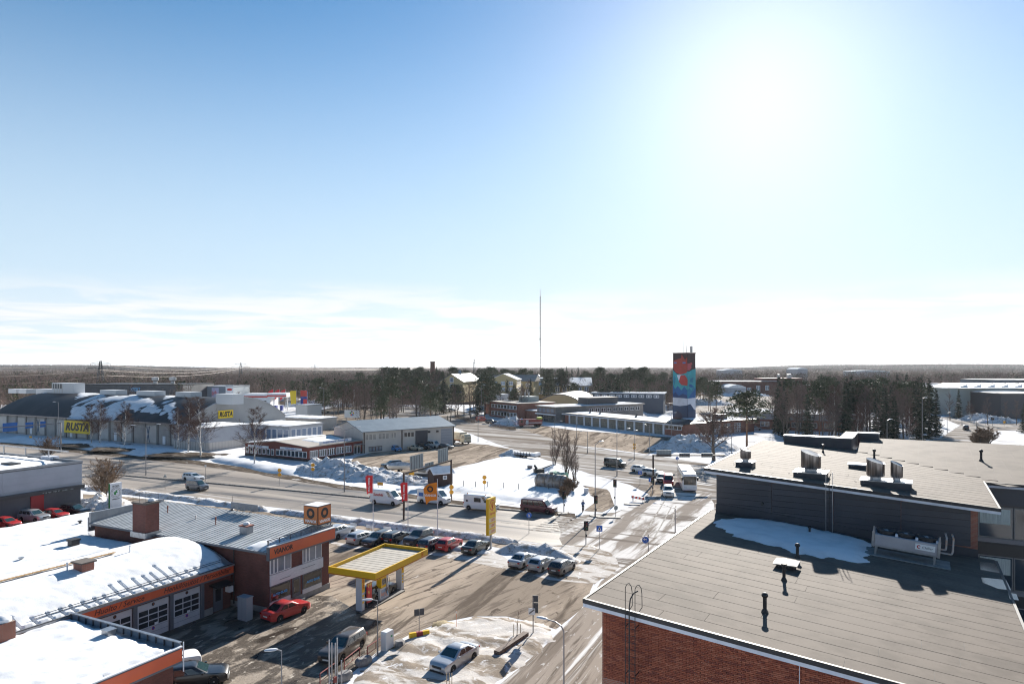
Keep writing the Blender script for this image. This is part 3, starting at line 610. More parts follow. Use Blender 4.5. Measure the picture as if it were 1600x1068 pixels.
p = ob_px(1342, 731, upz); t = on_roof(thing('roof_hatch', 'low flat roof hatch with a pale lid behind the paired cowls', 'hatch'), p)
MB().box(-.7,.7,-.5,.5,-.1,.28).build('curb', CLAD[0], t); MB().box(-.78,.78,-.58,.58,.283,.36).build('lid', TRIM_WHITE, t)
def vent_pipe(px, py, h, r, label, zf=upz, ball=True):
    p = ob_px(px, py, zf); t = on_roof(thing('vent_pipe', label, 'vent pipe', group='vent pipes on the office roofs'), p)
    MB().lathe([(r*2.0,-.06),(r*1.9,.04),(r*1.25,.16),(r*1.05,.2)], n=12).build('collar', BLACK_METAL, t, True)
    MB().tube((0,0,.1),(0,0,h*.82), r, r, 12).build('pipe', BLACK_METAL, t, True)
    if ball: MB().sphere((0,0,h*.86), r*1.75, 12, sq=(1,1,.85)).build('cap', BLACK_METAL, t, True)
    else: MB().lathe([(r*1.2,h*.80),(r*1.7,h*.84),(r*1.7,h),(r*.4,h*1.02)], n=12).build('cap', BLACK_METAL, t, True)
vent_pipe(1195, 957, .92, .085, 'black ball-topped vent pipe nearest the gable edge of the lower roof', obz)
vent_pipe(1225, 907, .9, .08, 'black vent pipe right in front of the pale pyramid skylight', obz, False)
vent_pipe(1246, 871, .85, .085, 'black ball-topped vent pipe at the front edge of the roof snow', obz)
vent_pipe(1265, 836, .6, .07, 'short dark vent standing in the middle of the roof snow', obz, False)
vent_pipe(1366, 718, .95, .085, 'black ball-topped vent pipe behind the paired cowls', wingz)
vent_pipe(1533, 720, 1.0, .09, 'black ball-topped vent pipe standing alone on the right wing roof', wingz)
vent_pipe(1286, 707, .75, .06, 'thin vent with a flat cap beside the largest cowl', upz, False)
p = ob_px(1229, 886, obz); t = on_roof(thing('skylight', 'pale pyramid roof hood on a dark curb near the vent pipes', 'skylight'), p)
MB().box(-.42,.42,-.42,.42,-.1,.22).build('curb', BLACK_METAL, t)
MB().add([(-.62,-.62,.25),(.62,-.62,.25),(.62,.62,.25),(-.62,.62,.25),(-.62,-.62,.3),(.62,-.62,.3),(.62,.62,.3),(-.62,.62,.3),(0,0,.5)],[(3,2,1,0),(0,1,5,4),(1,2,6,5),(2,3,7,6),(3,0,4,7),(4,5,8),(5,6,8),(6,7,8),(7,4,8)]).build('hood', mk('hood_sheet',(.5,.47,.43),.35,metal=.5), t)
# chiller
a = ob_px(1366, 866); b = ob_px(1461, 884); L = (b-a).length
t = thing('chiller_unit', 'grey three-fan rooftop chiller on legs by the dark wall', 'chiller'); on_roof(t, a); t.rotation_euler = (math.atan(0), math.atan(.072), OB.a + math.atan2(b.y-a.y, b.x-a.x))
CH = mk('chiller_panel', (.40,.38,.40), .5, (.34,.32,.34), 1.0); CHB = mk('chiller_top', (.22,.28,.36), .4)
MB().box(-.5,L+.75,-.35,1.5,.02,.06).build('base_slab', mk('paving_slab',(.20,.20,.20),.85,(.27,.27,.27),3), t)
for x in (.05, L-.05):
    for y in (.05, 1.1): MB().box(x-.05,x+.05,y-.05,y+.05,.06,.55).build('leg', GALV, t); 
MB().box(-.08,L+.08,0,1.15,.52,.60).build('frame_rail', GALV, t)
MB().box(-.05,L+.05,.02,1.13,.603,1.22).build('casing', CH, t)
for x in (-.13, L+.13): MB().box(x-.07,x+.07,-.03,1.18,.5,1.42).build('end_plate', GALV, t); MB().box(x-.03,x+.03,0,.06,1.423,1.72).build('corner_post', GALV, t)
MB().box(-.05,L+.05,.02,1.13,1.223,1.27).build('top_deck', CHB, t)
for k in range(3):
    cxk = L*(k+.5)/3; fan = MB().lathe([(.46,1.27),(.50,1.33),(.50,1.50),(.46,1.52),(.43,1.45)], (cxk,.58,0), 20).build('fan_ring', BLACK_METAL, t, 30)
    MB().sphere((cxk,.58,1.46), .12, 10, sq=(1,1,.5)).build('fan_hub', GALV, fan)
    for q in range(4): MB().bar((cxk,.58,1.47),(cxk+.42*math.cos(q*1.57+.4),.58+.42*math.sin(q*1.57+.4),1.45),.10,.01).build('fan_blade', STEEL_DARK, fan)
    MB().box(cxk+.48,cxk+.62,.1,.25,1.27,1.42).build('junction_box', TRIM_WHITE, t)
pl = MB().box(L*.66,L-.06,-.012,.018,.78,1.12).build('name_plate', mk('plate_white',(.75,.74,.74),.5), t)
lettering('Chiller', .20, mk('ink_dark',(.03,.03,.035),.6), pl, (L*.86,-.016,.94), -math.pi/2, depth=.002)
mb = MB(); n = 14
for k in range(n-1):
    a0, a1 = .7+k*4.9/n, .7+(k+1)*4.9/n; q = [(L*.72+.105*math.cos(a0),.95+.105*math.sin(a0)),(L*.72+.105*math.cos(a1),.95+.105*math.sin(a1)),(L*.72+.05*math.cos(a1),.95+.05*math.sin(a1)),(L*.72+.05*math.cos(a0),.95+.05*math.sin(a0))]
    mb.extr([(x,-.017,z) for x, z in q], (0,.004,0))
mb.build('logo', mk('ink_red',(.45,.03,.03),.5), pl)
cp = mk('pipe_lagging', (.32,.34,.36), .5, (.45,.25,.15), 5)
mb = MB(); mb.path([(L+.2,.35,.75),(L+.75,.35,.75),(L+.80,.4,.9),(L+.80,.6,1.6),(L+.75,1.3,1.7)], .05, 8); mb.build('coolant_pipe', cp, t, True)
mb = MB(); mb.path([(L+.2,.35,.95),(L+.45,.35,.95),(L+.47,.4,1.1),(L+.47,.6,1.6),(L+.42,1.3,1.7)], .05, 8); mb.build('coolant_pipe', cp, t, True)
# ------------------------------------------------------------------ tyre shop and service hall on the left
ORANGE = mk('orange_panel', (.62,.11,.035), .45, (.56,.10,.04), .5, coat=.2)
ORANGE_CUBE = mk('orange_sign_panel', (.52,.15,.03), .4)
INK = mk('black_letter', (.012,.012,.014), .5)
WHITE_LET = mk('white_letter', (.78,.78,.78), .5)
WHITE_PAINT = mk('white_paint', (.74,.75,.77), .55, (.66,.67,.69), 1.0)
WHITE_BOARD = mk('white_boarding', (.66,.66,.68), .6, (.58,.58,.60), 1.5, stretch=(1,1,8))
GREY_FRAME = mk('grey_frame', (.11,.12,.14), .5)
DOOR_PANEL = mk('door_panel', (.50,.51,.54), .45, (.44,.45,.48), 1.0)
METAL_ROOF = [mk('roof_sheet_%d' % i, c, .5, tuple(x*.82 for x in c), .7, metal=.1, spec=.5) for i, c in enumerate(((.46,.475,.48),(.48,.495,.50),(.43,.445,.45)))]
PLINTH = mk('concrete_plinth', (.30,.29,.28), .85, (.24,.23,.22), 2)
WALKWAY = mk('walkway_boards', (.42,.26,.11), .8, (.30,.18,.08), 3)
BLUE_STICK = mk('blue_sticker', (.05,.30,.62), .5)
GALV_ROOF = mk('grey_sheet', (.30,.31,.33), .4, (.24,.25,.27), 1.0, metal=.3)

VF = Frame((-18.3, 69.5), A_B)
def at_frame(o, fr, x=0, y=0, z=0, rz=0): o.location = fr.wor(x, y, z); o.rotation_euler = (0,0,fr.a+rz); return o
vb = at_frame(thing('tyre_shop', 'two-storey dark brick tyre shop with ribbed metal roof and orange fascia', 'building'), VF)
VL, VD = 26.2, 8.4
def vz(x, y): return 6.42 + (y)*(.77/VD)
mb = MB(); mb.hexa([(-VL+.25,-VD+.2,0),(-.2,-VD+.2,0),(-.2,-.25,0),(-VL+.25,-.25,0),(-VL+.25,-VD+.2,vz(0,-VD)-.2),(-.2,-VD+.2,vz(0,-VD)-.2),(-.2,-.25,vz(0,0)-.2),(-VL+.25,-.25,vz(0,0)-.2)])
vwall = mb.build('wall', BRICK_DARK, vb)
MB().box(-.26,-.12,-VD+.15,-.2,0,.55).build('plinth', PLINTH, vb)
MB().box(-6,-.27,-VD+.12,-VD+.19,0,.5).build('plinth', PLINTH, vb)
deck = MB(); deck.hexa([(-VL,-VD-.25,vz(0,-VD-.25)-.2),(0,-VD-.25,vz(0,-VD-.25)-.2),(0,.1,vz(0,0)-.2),(-VL,.1,vz(0,0)-.2),(-VL,-VD-.25,vz(0,-VD-.25)),(0,-VD-.25,vz(0,-VD-.25)),(0,.1,vz(0,.1)),(-VL,.1,vz(0,.1))])
vroof = deck.build('roof', GREY_FRAME, vb)
n = 48; w = VL/n
for i in range(n):
    x0 = -VL+i*w; m = MB(); ya, yb = -VD-.22, .08
    m.hexa([(x0+.01,ya,vz(0,ya)+.003),(x0+w-.01,ya,vz(0,ya)+.003),(x0+w-.01,yb,vz(0,yb)+.003),(x0+.01,yb,vz(0,yb)+.003),(x0+.01,ya,vz(0,ya)+.02),(x0+w-.01,ya,vz(0,ya)+.02),(x0+w-.01,yb,vz(0,yb)+.02),(x0+.01,yb,vz(0,yb)+.02)])
    m.hexa([(x0+.01,ya,vz(0,ya)+.02),(x0+.09,ya,vz(0,ya)+.02),(x0+.09,yb,vz(0,yb)+.02),(x0+.01,yb,vz(0,yb)+.02),(x0+.02,ya,vz(0,ya)+.085),(x0+.08,ya,vz(0,ya)+.085),(x0+.08,yb,vz(0,yb)+.085),(x0+.02,yb,vz(0,yb)+.085)])
    m.build('roof_sheet', METAL_ROOF[i*7%3], vroof)
MB().bar((-VL,-VD-.3,vz(0,-VD)-.07),(.05,-VD-.3,vz(0,-VD)-.07),.12,.16).build('gutter', GREY_FRAME, vb)
MB().tube((-4.45,-VD-.02,.3),(-4.45,-VD-.02,5.5),.06).build('downpipe', BLACK_METAL, vb)
# end parapet with snow at the far left, fascia with railing at the right
MB().box(-VL-.1,-VL+.22,-VD-.2,.1,5.2,6.75).build('parapet', GALV_ROOF, vb); MB().box(-VL-.35,-VL-.11,-VD-.2,-VD+.6,4.7,6.2).build('sign_edge', GREY_FRAME, vb)
MB().box(-.02,.30,-VD-.25,.12,4.92,6.12).build('fascia_frame', GREY_FRAME, vb)
fas = MB().box(.303,.34,-VD-.15,.05,5.08,6.05).build('fascia', ORANGE, vb)
MB().box(-.02,.345,-VD-.22,.12,6.123,6.20).build('fascia_cap', WHITE_PAINT, vb)
lettering('VIANOR', .62, INK, vb, (.345,-VD+1.45,5.58), 0, bold=.02, shear=.12, depth=.006)
rail = MB().box(-.14,-.06,-VD-.1,.1,6.62,6.70).build('fascia_grille', GREY_FRAME, vb)
for k in range(7): MB().box(-.15,-.05,-VD+k*1.37,-VD+k*1.37+.06,6.2,6.62).build('grille_post', GREY_FRAME, vb)
for k in range(3): MB().box(-.12,-.08,-VD-.1,.1,6.27+k*.12,6.31+k*.12).build('grille_bar', GREY_FRAME, vb)
def vwin(y0, y1, z0, z1, cuts, name='window', frame=WHITE_PAINT, pane=None, t=.08):
    wn = MB().box(-.2,-.12,y0,y1,z0,z1).build(name, frame, vb); ys = [y0]+[y0+(y1-y0)*c for c in cuts]+[y1]
    for a, b in zip(ys, ys[1:]): MB().box(-.118,-.113,a+t,b-t,z0+t,z1-t).build('pane', pane or GLASS_PALE, wn)
    return wn
GLASS_PALE = mk('curtained_glass', (.16,.19,.24), .08, (.24,.27,.32), .9, .3, .7, spec=.8)
vwin(-8.1,-5.5,3.45,4.9,(.17,.34,.67)); vwin(-4.0,-1.4,3.45,4.9,(.17,.34,.67))
MB().box(-.2,-.10,-8.1,-1.2,2.42,3.40).build('white_panel', WHITE_BOARD, vb)
mb = MB()
for y0,y1,z in ((-7.0,-5.6,2.75),(-4.2,-2.4,3.0)): mb.bar((-.08,y0,z),(-.08,y1,z),.03,.03)
mb.build('sign_tube', GREY_FRAME, vb)
a = vwin(-8.1,-5.6,.95,2.38,(),'shop_window',GREY_FRAME,GLASS_DARK); MB().box(-.2,-.11,-8.1,-5.6,.5,.93).build('window_apron', WHITE_BOARD, vb)
b = vwin(-4.0,-1.4,.95,2.38,(),'shop_window',GREY_FRAME,GLASS_DARK); MB().box(-.2,-.11,-4.0,-1.4,.5,.93).build('window_apron', WHITE_BOARD, vb)
for wn, y in ((a,-6.9),(b,-2.6)): lettering('AUTO GLASS', .30, BLUE_STICK, wn, (-.105,y,1.5), 0, bold=.015, depth=.003)
d = MB().box(-.2,-.12,-5.35,-4.3,.3,2.38).build('door', GREY_FRAME, vb); MB().box(-.118,-.113,-5.2,-4.45,.9,2.2).build('pane', GLASS_DARK, d); MB().bar((-.06,-5.15,1.1),(-.06,-5.15,1.5),.03).build('handle', GALV, d)
MB().box(-.2,.35,-5.5,-4.15,0,.28).build('door_step', PLINTH, vb)
ch = VF.px(228, 828, 5.95); t = at_frame(thing('brick_chimney', 'broad brick chimney with wire cap rising from the tyre shop roof', 'chimney'), VF, ch.x, ch.y, 5.5)
MB().box(-1.0,1.0,-.75,.75,0,3.2).build('stack', BRICK_DARK, t); MB().box(-1.08,1.08,-.83,.83,3.2,3.38).build('cap', mk('soot_cap',(.10,.085,.075),.9), t)
MB().box(-1.15,1.15,-.9,.9,-.1,.42).build('flashing', GALV, t)
for x, y in ((-1,-.7),(1,-.7),(-1,.7),(1,.7),(0,-.7)): MB().tube((x,y,3.3),(x,y,4.15),.02,.02,4).build('cap_post', BLACK_METAL, t)
mb = MB(); mb.path([(-1,-.7,4.1),(1,-.7,4.1),(1,.7,4.1),(-1,.7,4.1),(-1,-.7,4.1)],.015,4); mb.build('cap_ring', BLACK_METAL, t)
MB().sphere((.6,.2,3.5), .36, 8, sq=(1,1,.7)).build('snow_clump', SNOW, t, True)
def roof_bit(px, py, z, name, label, cat, fn):
    p = VF.px(px, py, z); t = at_frame(thing(name, label, cat), VF, p.x, p.y, vz(p.x, p.y) if z > 5.2 else z); fn(t)
def pipe_bit(h, mat=GALV, r=.05):
    def f(t): MB().tube((0,0,-.1),(0,0,h),r,r,8).build('pipe', mat, t); MB().tube((0,0,h*.7),(0,0,h+.08),r*1.7,r*1.5,8).build('cap', mat, t)
    return f
BRN = mk('rusty_pipe',(.20,.07,.05),.8)
roof_bit(262,803,6,'vent_pipe','short rusty vent on the metal roof beside the brick chimney','vent pipe',pipe_bit(.75,BRN))
roof_bit(337,820,6,'vent_pipe','rusty vent on the metal roof midway to the cube sign','vent pipe',pipe_bit(.75,BRN))
roof_bit(306,812,6,'vent_pipe','small grey vent between the two rusty ones','vent pipe',pipe_bit(.35))
def stub(t):
    MB().box(-.5,.5,-.4,.4,-.2,.75).build('stub_wall', GALV_ROOF, t); MB().box(-.58,.58,-.48,.48,.753,.85).build('cap', BRN, t); MB().sphere((0,0,.95),.33,8,sq=(1,1,.7)).build('snow_clump', SNOW, t, True)
roof_bit(385,832,6,'roof_stub','small sheet-clad roof stack capped with snow near the cube sign','chimney',stub)
def ant(t):
    MB().tube((0,0,0),(0,0,1.6),.02,.02,5).build('rod', BLACK_METAL, t); MB().sphere((0,0,.08),.2,8,sq=(1,1,.5)).build('foot', BLACK_METAL, t)
roof_bit(363,803,6,'roof_antenna','thin rod aerial on a round foot near the back of the metal roof','aerial',ant)
g = VF.px(388,799,6.4); t = at_frame(thing('roof_hoarding', 'row of grey sheet hoardings seen from behind along the roof edge', 'hoarding'), VF, g.x, 0, 6.45)
for k in range(4): MB().box(-2.0+k*1.02,-1.02+k*1.02,-.05,.03,.25,.98).build('sheet', GALV_ROOF, t); MB().bar((-1.5+k*1.02,-.1,.5),(-1.5+k*1.02,-1.1,-.05),.05).build('brace', GALV, t)
o = snow_pad('roof_snow', [(min(q.x,-.5), max(q.y,-8.45)) for q in [VF.px(x,y,6) for x, y in ((405,863),(418,861),(440,852),(452,842),(440,838),(418,841),(392,847),(362,855),(355,859),(380,862))]], lambda x, y: vz(x,y)+.06, .10, SNOW, 'patch of snow on the front edge of the ribbed metal roof', 'snow drift', .25, .6, .4, 21); at_frame(o, VF)
# the cube sign
t = at_frame(thing('cube_sign', 'orange cube sign with black rings on posts above the tyre shop', 'sign'), VF, -1.05, -1.0, 6.3)
cs = .94; zc = 1.32
cube = MB().box(-cs,cs,-cs,cs,zc-.92,zc+.92).build('box', BLACK_METAL, t)
MB().box(-cs+.02,cs-.02,-cs+.02,cs-.02,zc+.922,zc+.97).build('top_snow', SNOW, t)
ring_me = None
def ring(mb, c, r0, r1, axis, th=.006, n=28):
    for i in range(n):
        a0, a1 = 2*math.pi*i/n, 2*math.pi*(i+1)/n; P = [(r1,a0),(r1,a1),(r0,a1),(r0,a0)]
        if axis == 'x': mb.extr([(c[0], c[1]+r*math.cos(a), c[2]+r*math.sin(a)) for r, a in P], (th,0,0))
        else: mb.extr([(c[0]+r*math.cos(a), c[1], c[2]+r*math.sin(a)) for r, a in P][::-1], (0,-th,0))
fx = MB().box(cs+.002,cs+.02,-cs+.06,cs-.06,zc-.86,zc+.86).build('face', ORANGE_CUBE, t); fy_ = MB().box(-cs+.06,cs-.06,-cs-.02,-cs-.002,zc-.86,zc+.86).build('face', ORANGE_CUBE, t)
mb = MB(); ring(mb, (cs+.021,0,zc+.2), .24, .52, 'x'); mb.build('ring_mark', INK, fx); mb = MB(); ring(mb, (0,-cs-.021,zc+.2), .24, .52, 'y'); mb.build('ring_mark', INK, fy_)
lettering('VIANOR', .40, WHITE_LET, fx, (cs+.024,0,zc-.60), 0, bold=.012, shear=.1, depth=.003); lettering('VIANOR', .40, WHITE_LET, fy_, (0,-cs-.024,zc-.60), -math.pi/2, bold=.012, shear=.1, depth=.003)
for x in (-.7,.7):
    for y in (-.7,.7): MB().tube((x,y,-.1),(x,y,zc-.9),.03,.03,6).build('post', BLACK_METAL, t)

# service hall with a snow-covered barrel roof
HX0, HX1, HY0, HY1 = -17.7, -4.73, -46.0, -8.55
def hz(x, y=0):
    u = (x-HX0)/(HX1-HX0)*2-1; return 4.12 + 1.55*max(0, 1-u*u)
hall = at_frame(thing('service_hall', 'low service hall with snowy barrel roof, orange fascia and lift-up doors', 'building'), VF)
MB().box(HX0+.2,HX1,HY0,HY1,0,4.0).build('wall', BRICK_DARK, hall)
rings = []
for y in (HY0,HY1): rings.append([(HX0-.2+(HX1-HX0+.75)*i/20, y, hz(HX0-.2+(HX1-HX0+.75)*i/20)-.02) for i in range(21)] + [(HX1+.55,y,3.95),(HX0-.2,y,3.95)])
MB().loft(rings).build('roof', GALV_ROOF, hall, 50)
FX = HX1+.42
fasc = MB().box(HX1+.02,FX-.02,-24,HY1,3.12,4.08).build('fascia_box', GREY_FRAME, hall); ff = MB().box(FX-.018,FX+.015,-23.9,HY1-.03,3.28,4.0).build('fascia', ORANGE, hall)
MB().tube((FX+.06,-40,4.10),(FX+.06,HY1,4.10),.06,.06,6).build('gutter', BLACK_METAL, hall)
lettering('Henkilöautot / Personbilar', .62, INK, ff, (FX+.017,-12.4,3.62), 0, bold=.004, shear=.3, depth=.004, sx=1.02)
lettering('Huolto / Service', .62, INK, ff, (FX+.017,-19.6,3.62), 0, bold=.004, shear=.3, depth=.004)
def lift_door(y0, y1, num):
    dr = MB().box(HX1+.01,HX1+.06,y0,y1,0,2.92).build('lift_door', DOOR_PANEL, hall); w = (y1-y0-.2)/3
    for r in range(3):
        for c in range(3): MB().box(HX1+.062,HX1+.067,y0+.12+c*w+.04,y0+.12+(c+1)*w-.04,.98+r*.50,1.38+r*.50).build('pane', GLASS_DARK, dr)
    for z in (.42,.86): MB().box(HX1+.061,HX1+.066,y0+.03,y1-.03,z,z+.02).build('panel_joint', GREY_FRAME, dr)
    mb = MB(); mb.tube((HX1+.062,(y0+y1)/2,2.72),(HX1+.075,(y0+y1)/2,2.72),.14,.14,14); mb.build('number_disc', INK, dr)
    lettering(num, .2, mk('num_orange',(.6,.15,.03),.5), dr, (HX1+.078,(y0+y1)/2,2.72), 0, depth=.002)
    mb = MB(); mb.tube((HX1+.062,(y0+y1)/2,.72),(HX1+.07,(y0+y1)/2,.72),.13,.13,14); mb.build('no_parking_disc', mk('disc_blue',(.05,.08,.35),.5), dr)
    mb = MB(); ring(mb, (HX1+.071,(y0+y1)/2,.72), .10, .14, 'x'); mb.build('disc_rim', mk('disc_red',(.5,.03,.03),.5), dr)
    MB().box(HX1+.07,HX1+.074,y1-1.3,y1-1.0,.95,1.15).build('notice', WHITE_PAINT, dr)
for y0, y1, nm in ((-14.6,-11.95,'1'),(-17.9,-15.05,'2'),(-21.2,-18.35,'3')): lift_door(y0, y1, nm)
for y in (-11.75,-14.83,-18.12,-21.4): MB().box(HX1+.02,HX1+.2,y-.17,y+.17,0,3.1).build('door_pillar', GREY_FRAME, hall)
MB().box(HX1+.005,HX1+.10,-11.5,-10.6,0,.6).build('plinth', PLINTH, hall)
d = MB().box(HX1+.01,HX1+.08,-10.5,-9.5,.1,2.3).build('side_door', GREY_FRAME, hall); MB().box(HX1+.081,HX1+.086,-10.3,-9.7,1.0,2.1).build('pane', GLASS_DARK, d)
MB().hexa([(HX1+.01,-10.9,2.55),(HX1+1.1,-10.9,2.45),(HX1+1.1,-9.1,2.45),(HX1+.01,-9.1,2.55),(HX1+.01,-10.9,2.72),(HX1+1.1,-10.9,2.55),(HX1+1.1,-9.1,2.55),(HX1+.01,-9.1,2.72)]).build('door_canopy', BLACK_METAL, hall)
t = at_frame(thing('air_conditioner', 'white wall air-conditioning unit in the dark corner by the grey cabinet', 'air conditioner'), VF, HX1+.35, -9.0, 1.6)
MB().box(-.3,.3,-.2,.2,0,.55).build('casing', WHITE_PAINT, t); MB().lathe([(.2,0),(.22,.02),(.05,.03)],(0,0,.56),12).build('fan', BLACK_METAL, t)
cabp = VF.px(383,967); t = at_frame(thing('electric_cabinet', 'tall grey metal cabinet standing in the dark corner of the yard', 'cabinet'), VF, cabp.x, cabp.y)
MB().box(-.55,.55,-.35,.35,0,2.0).build('casing', mk('cabinet_grey',(.26,.28,.31),.5), t); MB().box(-.6,.6,-.4,.4,2.003,2.08).build('lid', mk('cabinet_grey',(0,0,0)), t); MB().box(-.005,.005,-.358,-.352,.1,1.9).build('door_joint', BLACK_METAL, t)
# snow on the barrel roof: bare strips where the standing seams run out at the eave
def hall_hole(x, y):
    u = (HX1+.3-x); f = frac(y/.9+.3*fbm(y,1,.2)); lim = .9+1.8*max(0,fbm(y*.35+4,0,1))*1.3 + (.9 if -20 < y < -13 else 0)
    return (u-.15) if u < .15 else (1.0 if (u > lim or abs(f-.5) > .09) else -.2)
SNOW_ROOF = mk('roof_snow', (.72,.73,.745), .7, (.60,.61,.63), .8, .4, .7, bump=.05, bscale=9, spec=0)
snow_pad('roof_snow', [(HX0+.2,HY0),(HX1+.35,HY0),(HX1+.35,HY1-.9),(HX1-1.5,HY1-.25),(HX0+.2,HY1-.25)], hz, .17, SNOW_ROOF, cell=.15, edge=.3, lump=.18, seed=22, parent=hall, hole=hall_hole)
for k in range(46):
    y = HY1-7.2-k*.62; MB().bar(((HX0+HX1)/2-.05,y-.29,hz(-11.2)+.30),((HX0+HX1)/2-.05,y+.27,hz(-11.2)+.30),.34,.05).build('walkway_board', WALKWAY, hall)
for k in range(4):
    mb = MB(); y = HY1-3-k*4
    mb.bar((HX1-.2,y-2,4.42),(HX1-.2,y+2,4.42),.035); mb.bar((HX1-.2,y-2,4.58),(HX1-.2,y+2,4.58),.035)
    mb.build('snow_guard', BLACK_METAL, hall)
pc = VF.px(131,885,5.9); t = at_frame(thing('brick_chimney', 'low square brick chimney beside the walkway on the snowy barrel roof', 'chimney'), VF, pc.x, pc.y, 5.3)
MB().box(-.6,.6,-.5,.5,0,1.0).build('stack', BRICK_RED, t); MB().box(-.75,.75,-.65,.65,1.0,1.12).build('cap', mk('soot_cap',(0,0,0)), t)
for px, py, lb in ((105,892,'thin white vent on the snowy barrel roof left of its chimney'),(203,864,'thin white vent on the snowy barrel roof right of its chimney')):
    p = VF.px(px, py, 5.7); t = at_frame(thing('vent_pipe', lb, 'vent pipe'), VF, p.x, p.y, 5.5); MB().tube((0,0,0),(0,0,.85),.06,.06,8).build('pipe', WHITE_PAINT, t); MB().tube((0,0,.8),(0,0,.95),.10,.09,8).build('cap', WHITE_PAINT, t)
# flat snowy annexe behind the hall
ann = at_frame(thing('flat_annexe', 'flat-roofed annexe deep in snow behind the barrel-roofed hall', 'building'), VF)
MB().box(-38,HX0-.1,-46,-8.65,0,4.15).build('wall', BRICK_DARK, ann); MB().box(-38,-VL-.5,-8.6,-1.2,0,4.15).build('rear_wall', BRICK_DARK, ann)
MB().box(-38.15,-38.0,-46,-1.1,3.9,4.32).build('edge_flashing', GALV, ann)
snow_pad('roof_snow', [(-38.0,-46),(HX0-.1,-46),(HX0-.1,-8.7),(-VL-.5,-8.7),(-VL-.5,-1.2),(-38.0,-1.2)], lambda x,y: 4.16, .32, SNOW_ROOF, cell=.45, edge=.5, lump=.3, seed=23, parent=ann)
for px, py, h, lb, m in ((115,852,.9,'dark square vent box on the flat snowy roof',BLACK_METAL),(125,818,.6,'small dark mushroom vent near the far edge of the flat snowy roof',BLACK_METAL),(33,875,.5,'thin pipe on the flat snowy roof near its left end',GALV)):
    p = VF.px(px, py, 4.4); t = at_frame(thing('roof_vent', lb, 'vent'), VF, p.x, p.y, 4.2); r = .38 if h > .8 else .1
    MB().box(-r,r,-r,r,0,h*.8).build('body', m, t); MB().box(-r-.08,r+.08,-r-.08,r+.08,h*.8+.003,h).build('cap', m, t)
# front wing at the bottom left
FWX, FWY = 8.0, -23.4
fw = at_frame(thing('front_wing', 'flat snow-covered front wing with orange fascia at the bottom left', 'building'), VF)
MB().box(-4.2,FWX-.5,-62,FWY-.3,0,3.6).build('wall', BRICK_DARK, fw)
MB().box(-4.3,FWX-.05,-62,FWY-.05,3.3,3.85).build('roof', GALV_ROOF, fw)
MB().box(FWX-.12,FWX,-62,FWY,3.0,4.02).build('fascia_frame', GREY_FRAME, fw); MB().box(FWX+.002,FWX+.03,-62,FWY-.05,3.15,3.93).build('fascia', ORANGE, fw); MB().box(FWX-.2,FWX+.04,-62,FWY,4.023,4.10).build('fascia_cap', WHITE_PAINT, fw)
MB().tube((FWX+.05,FWY+.05,2.4),(FWX+.05,FWY+.05,4.35),.04,.04,6).build('corner_pole', WHITE_PAINT, fw)
MB().box(-4.3,FWX-.13,FWY-.06,FWY,3.3,4.28).build('parapet', mk('blue_grey_sheet',(.20,.25,.31),.45,(.15,.19,.24),1.0,metal=.3), fw); MB().box(-4.3,FWX-.13,FWY-.14,FWY+.08,4.283,4.34).build('parapet_cap', GALV, fw)
for k in range(14): MB().box(-4.0+k*.86,-3.94+k*.86,FWY-.16,FWY-.063,3.86,4.28).build('parapet_rib', STEEL_DARK, fw)
snow_pad('roof_snow', [(-4.2,-62),(FWX-.35,-62),(FWX-.35,FWY-.75),(-4.2,FWY-.2)], lambda x,y: 3.86, .22, SNOW_ROOF, cell=.25, edge=.5, lump=.4, seed=24, parent=fw)
for k in range(3):
    y = -27.5-k*4.6; MB().box(FWX-.5,FWX-.46,y-3.6,y,0,2.9).build('lift_door', DOOR_PANEL, fw); MB().box(FWX-.49,FWX-.3,y+.1,y+.8,0,3.0).build('door_pillar', GREY_FRAME, fw)
p = VF.px(170,992,4.0); t = at_frame(thing('roof_vent', 'shiny square sheet-metal vent on the front wing near its parapet', 'vent'), VF, p.x, p.y, 3.9); MB().box(-.35,.35,-.3,.3,0,.5).build('body', GALV, t); MB().box(-.4,.4,-.35,.35,.503,.56).build('cap', GALV, t)
p = VF.px(4,1000,4.0); t = at_frame(thing('brick_chimney', 'stubby snow-capped brick chimney at the bottom left edge of the picture', 'chimney'), VF, p.x, p.y, 3.8); MB().box(-.6,.6,-.5,.5,0,1.5).build('stack', BRICK_RED, t); MB().sphere((0,0,1.6),.6,10,sq=(1,.9,.5)).build('snow_clump', SNOW, t, True)

# ------------------------------------------------------------------ petrol station
YEL = mk('yellow_panel', (.62,.36,.005), .4); YEL_B = mk('bright_yellow', (.72,.44,.01), .4); RED_P = mk('red_paint', (.52,.03,.02), .4); LGREY = mk('light_grey_panel', (.55,.56,.58), .45)
SF = Frame((-12.05, 60.3), math.atan2(-.403,.915))
st = at_frame(thing('station_canopy', 'flat yellow-edged petrol station canopy on two square pillars', 'canopy'), SF)
CW, CL, CT = 5.16, 8.98, 4.2
MB().box(-CW+.1,-.1,.1,CL-.1,CT-.6,CT-.32).build('deck', LGREY, st)
for i in range(14):
    y0 = .16+i*(CL-.32)/14; m = MB(); m.box(-CW+.16,-.16,y0+.004,y0+(CL-.32)/14-.004,CT-.32,CT-.26); m.box(-CW+.16,-.16,y0+.004,y0+.05,CT-.26,CT-.245); m.build('roof_sheet', mk('canopy_sheet',(.42,.38,.32),.6,(.30,.27,.23),.9,stretch=(.35,3,1)), st)
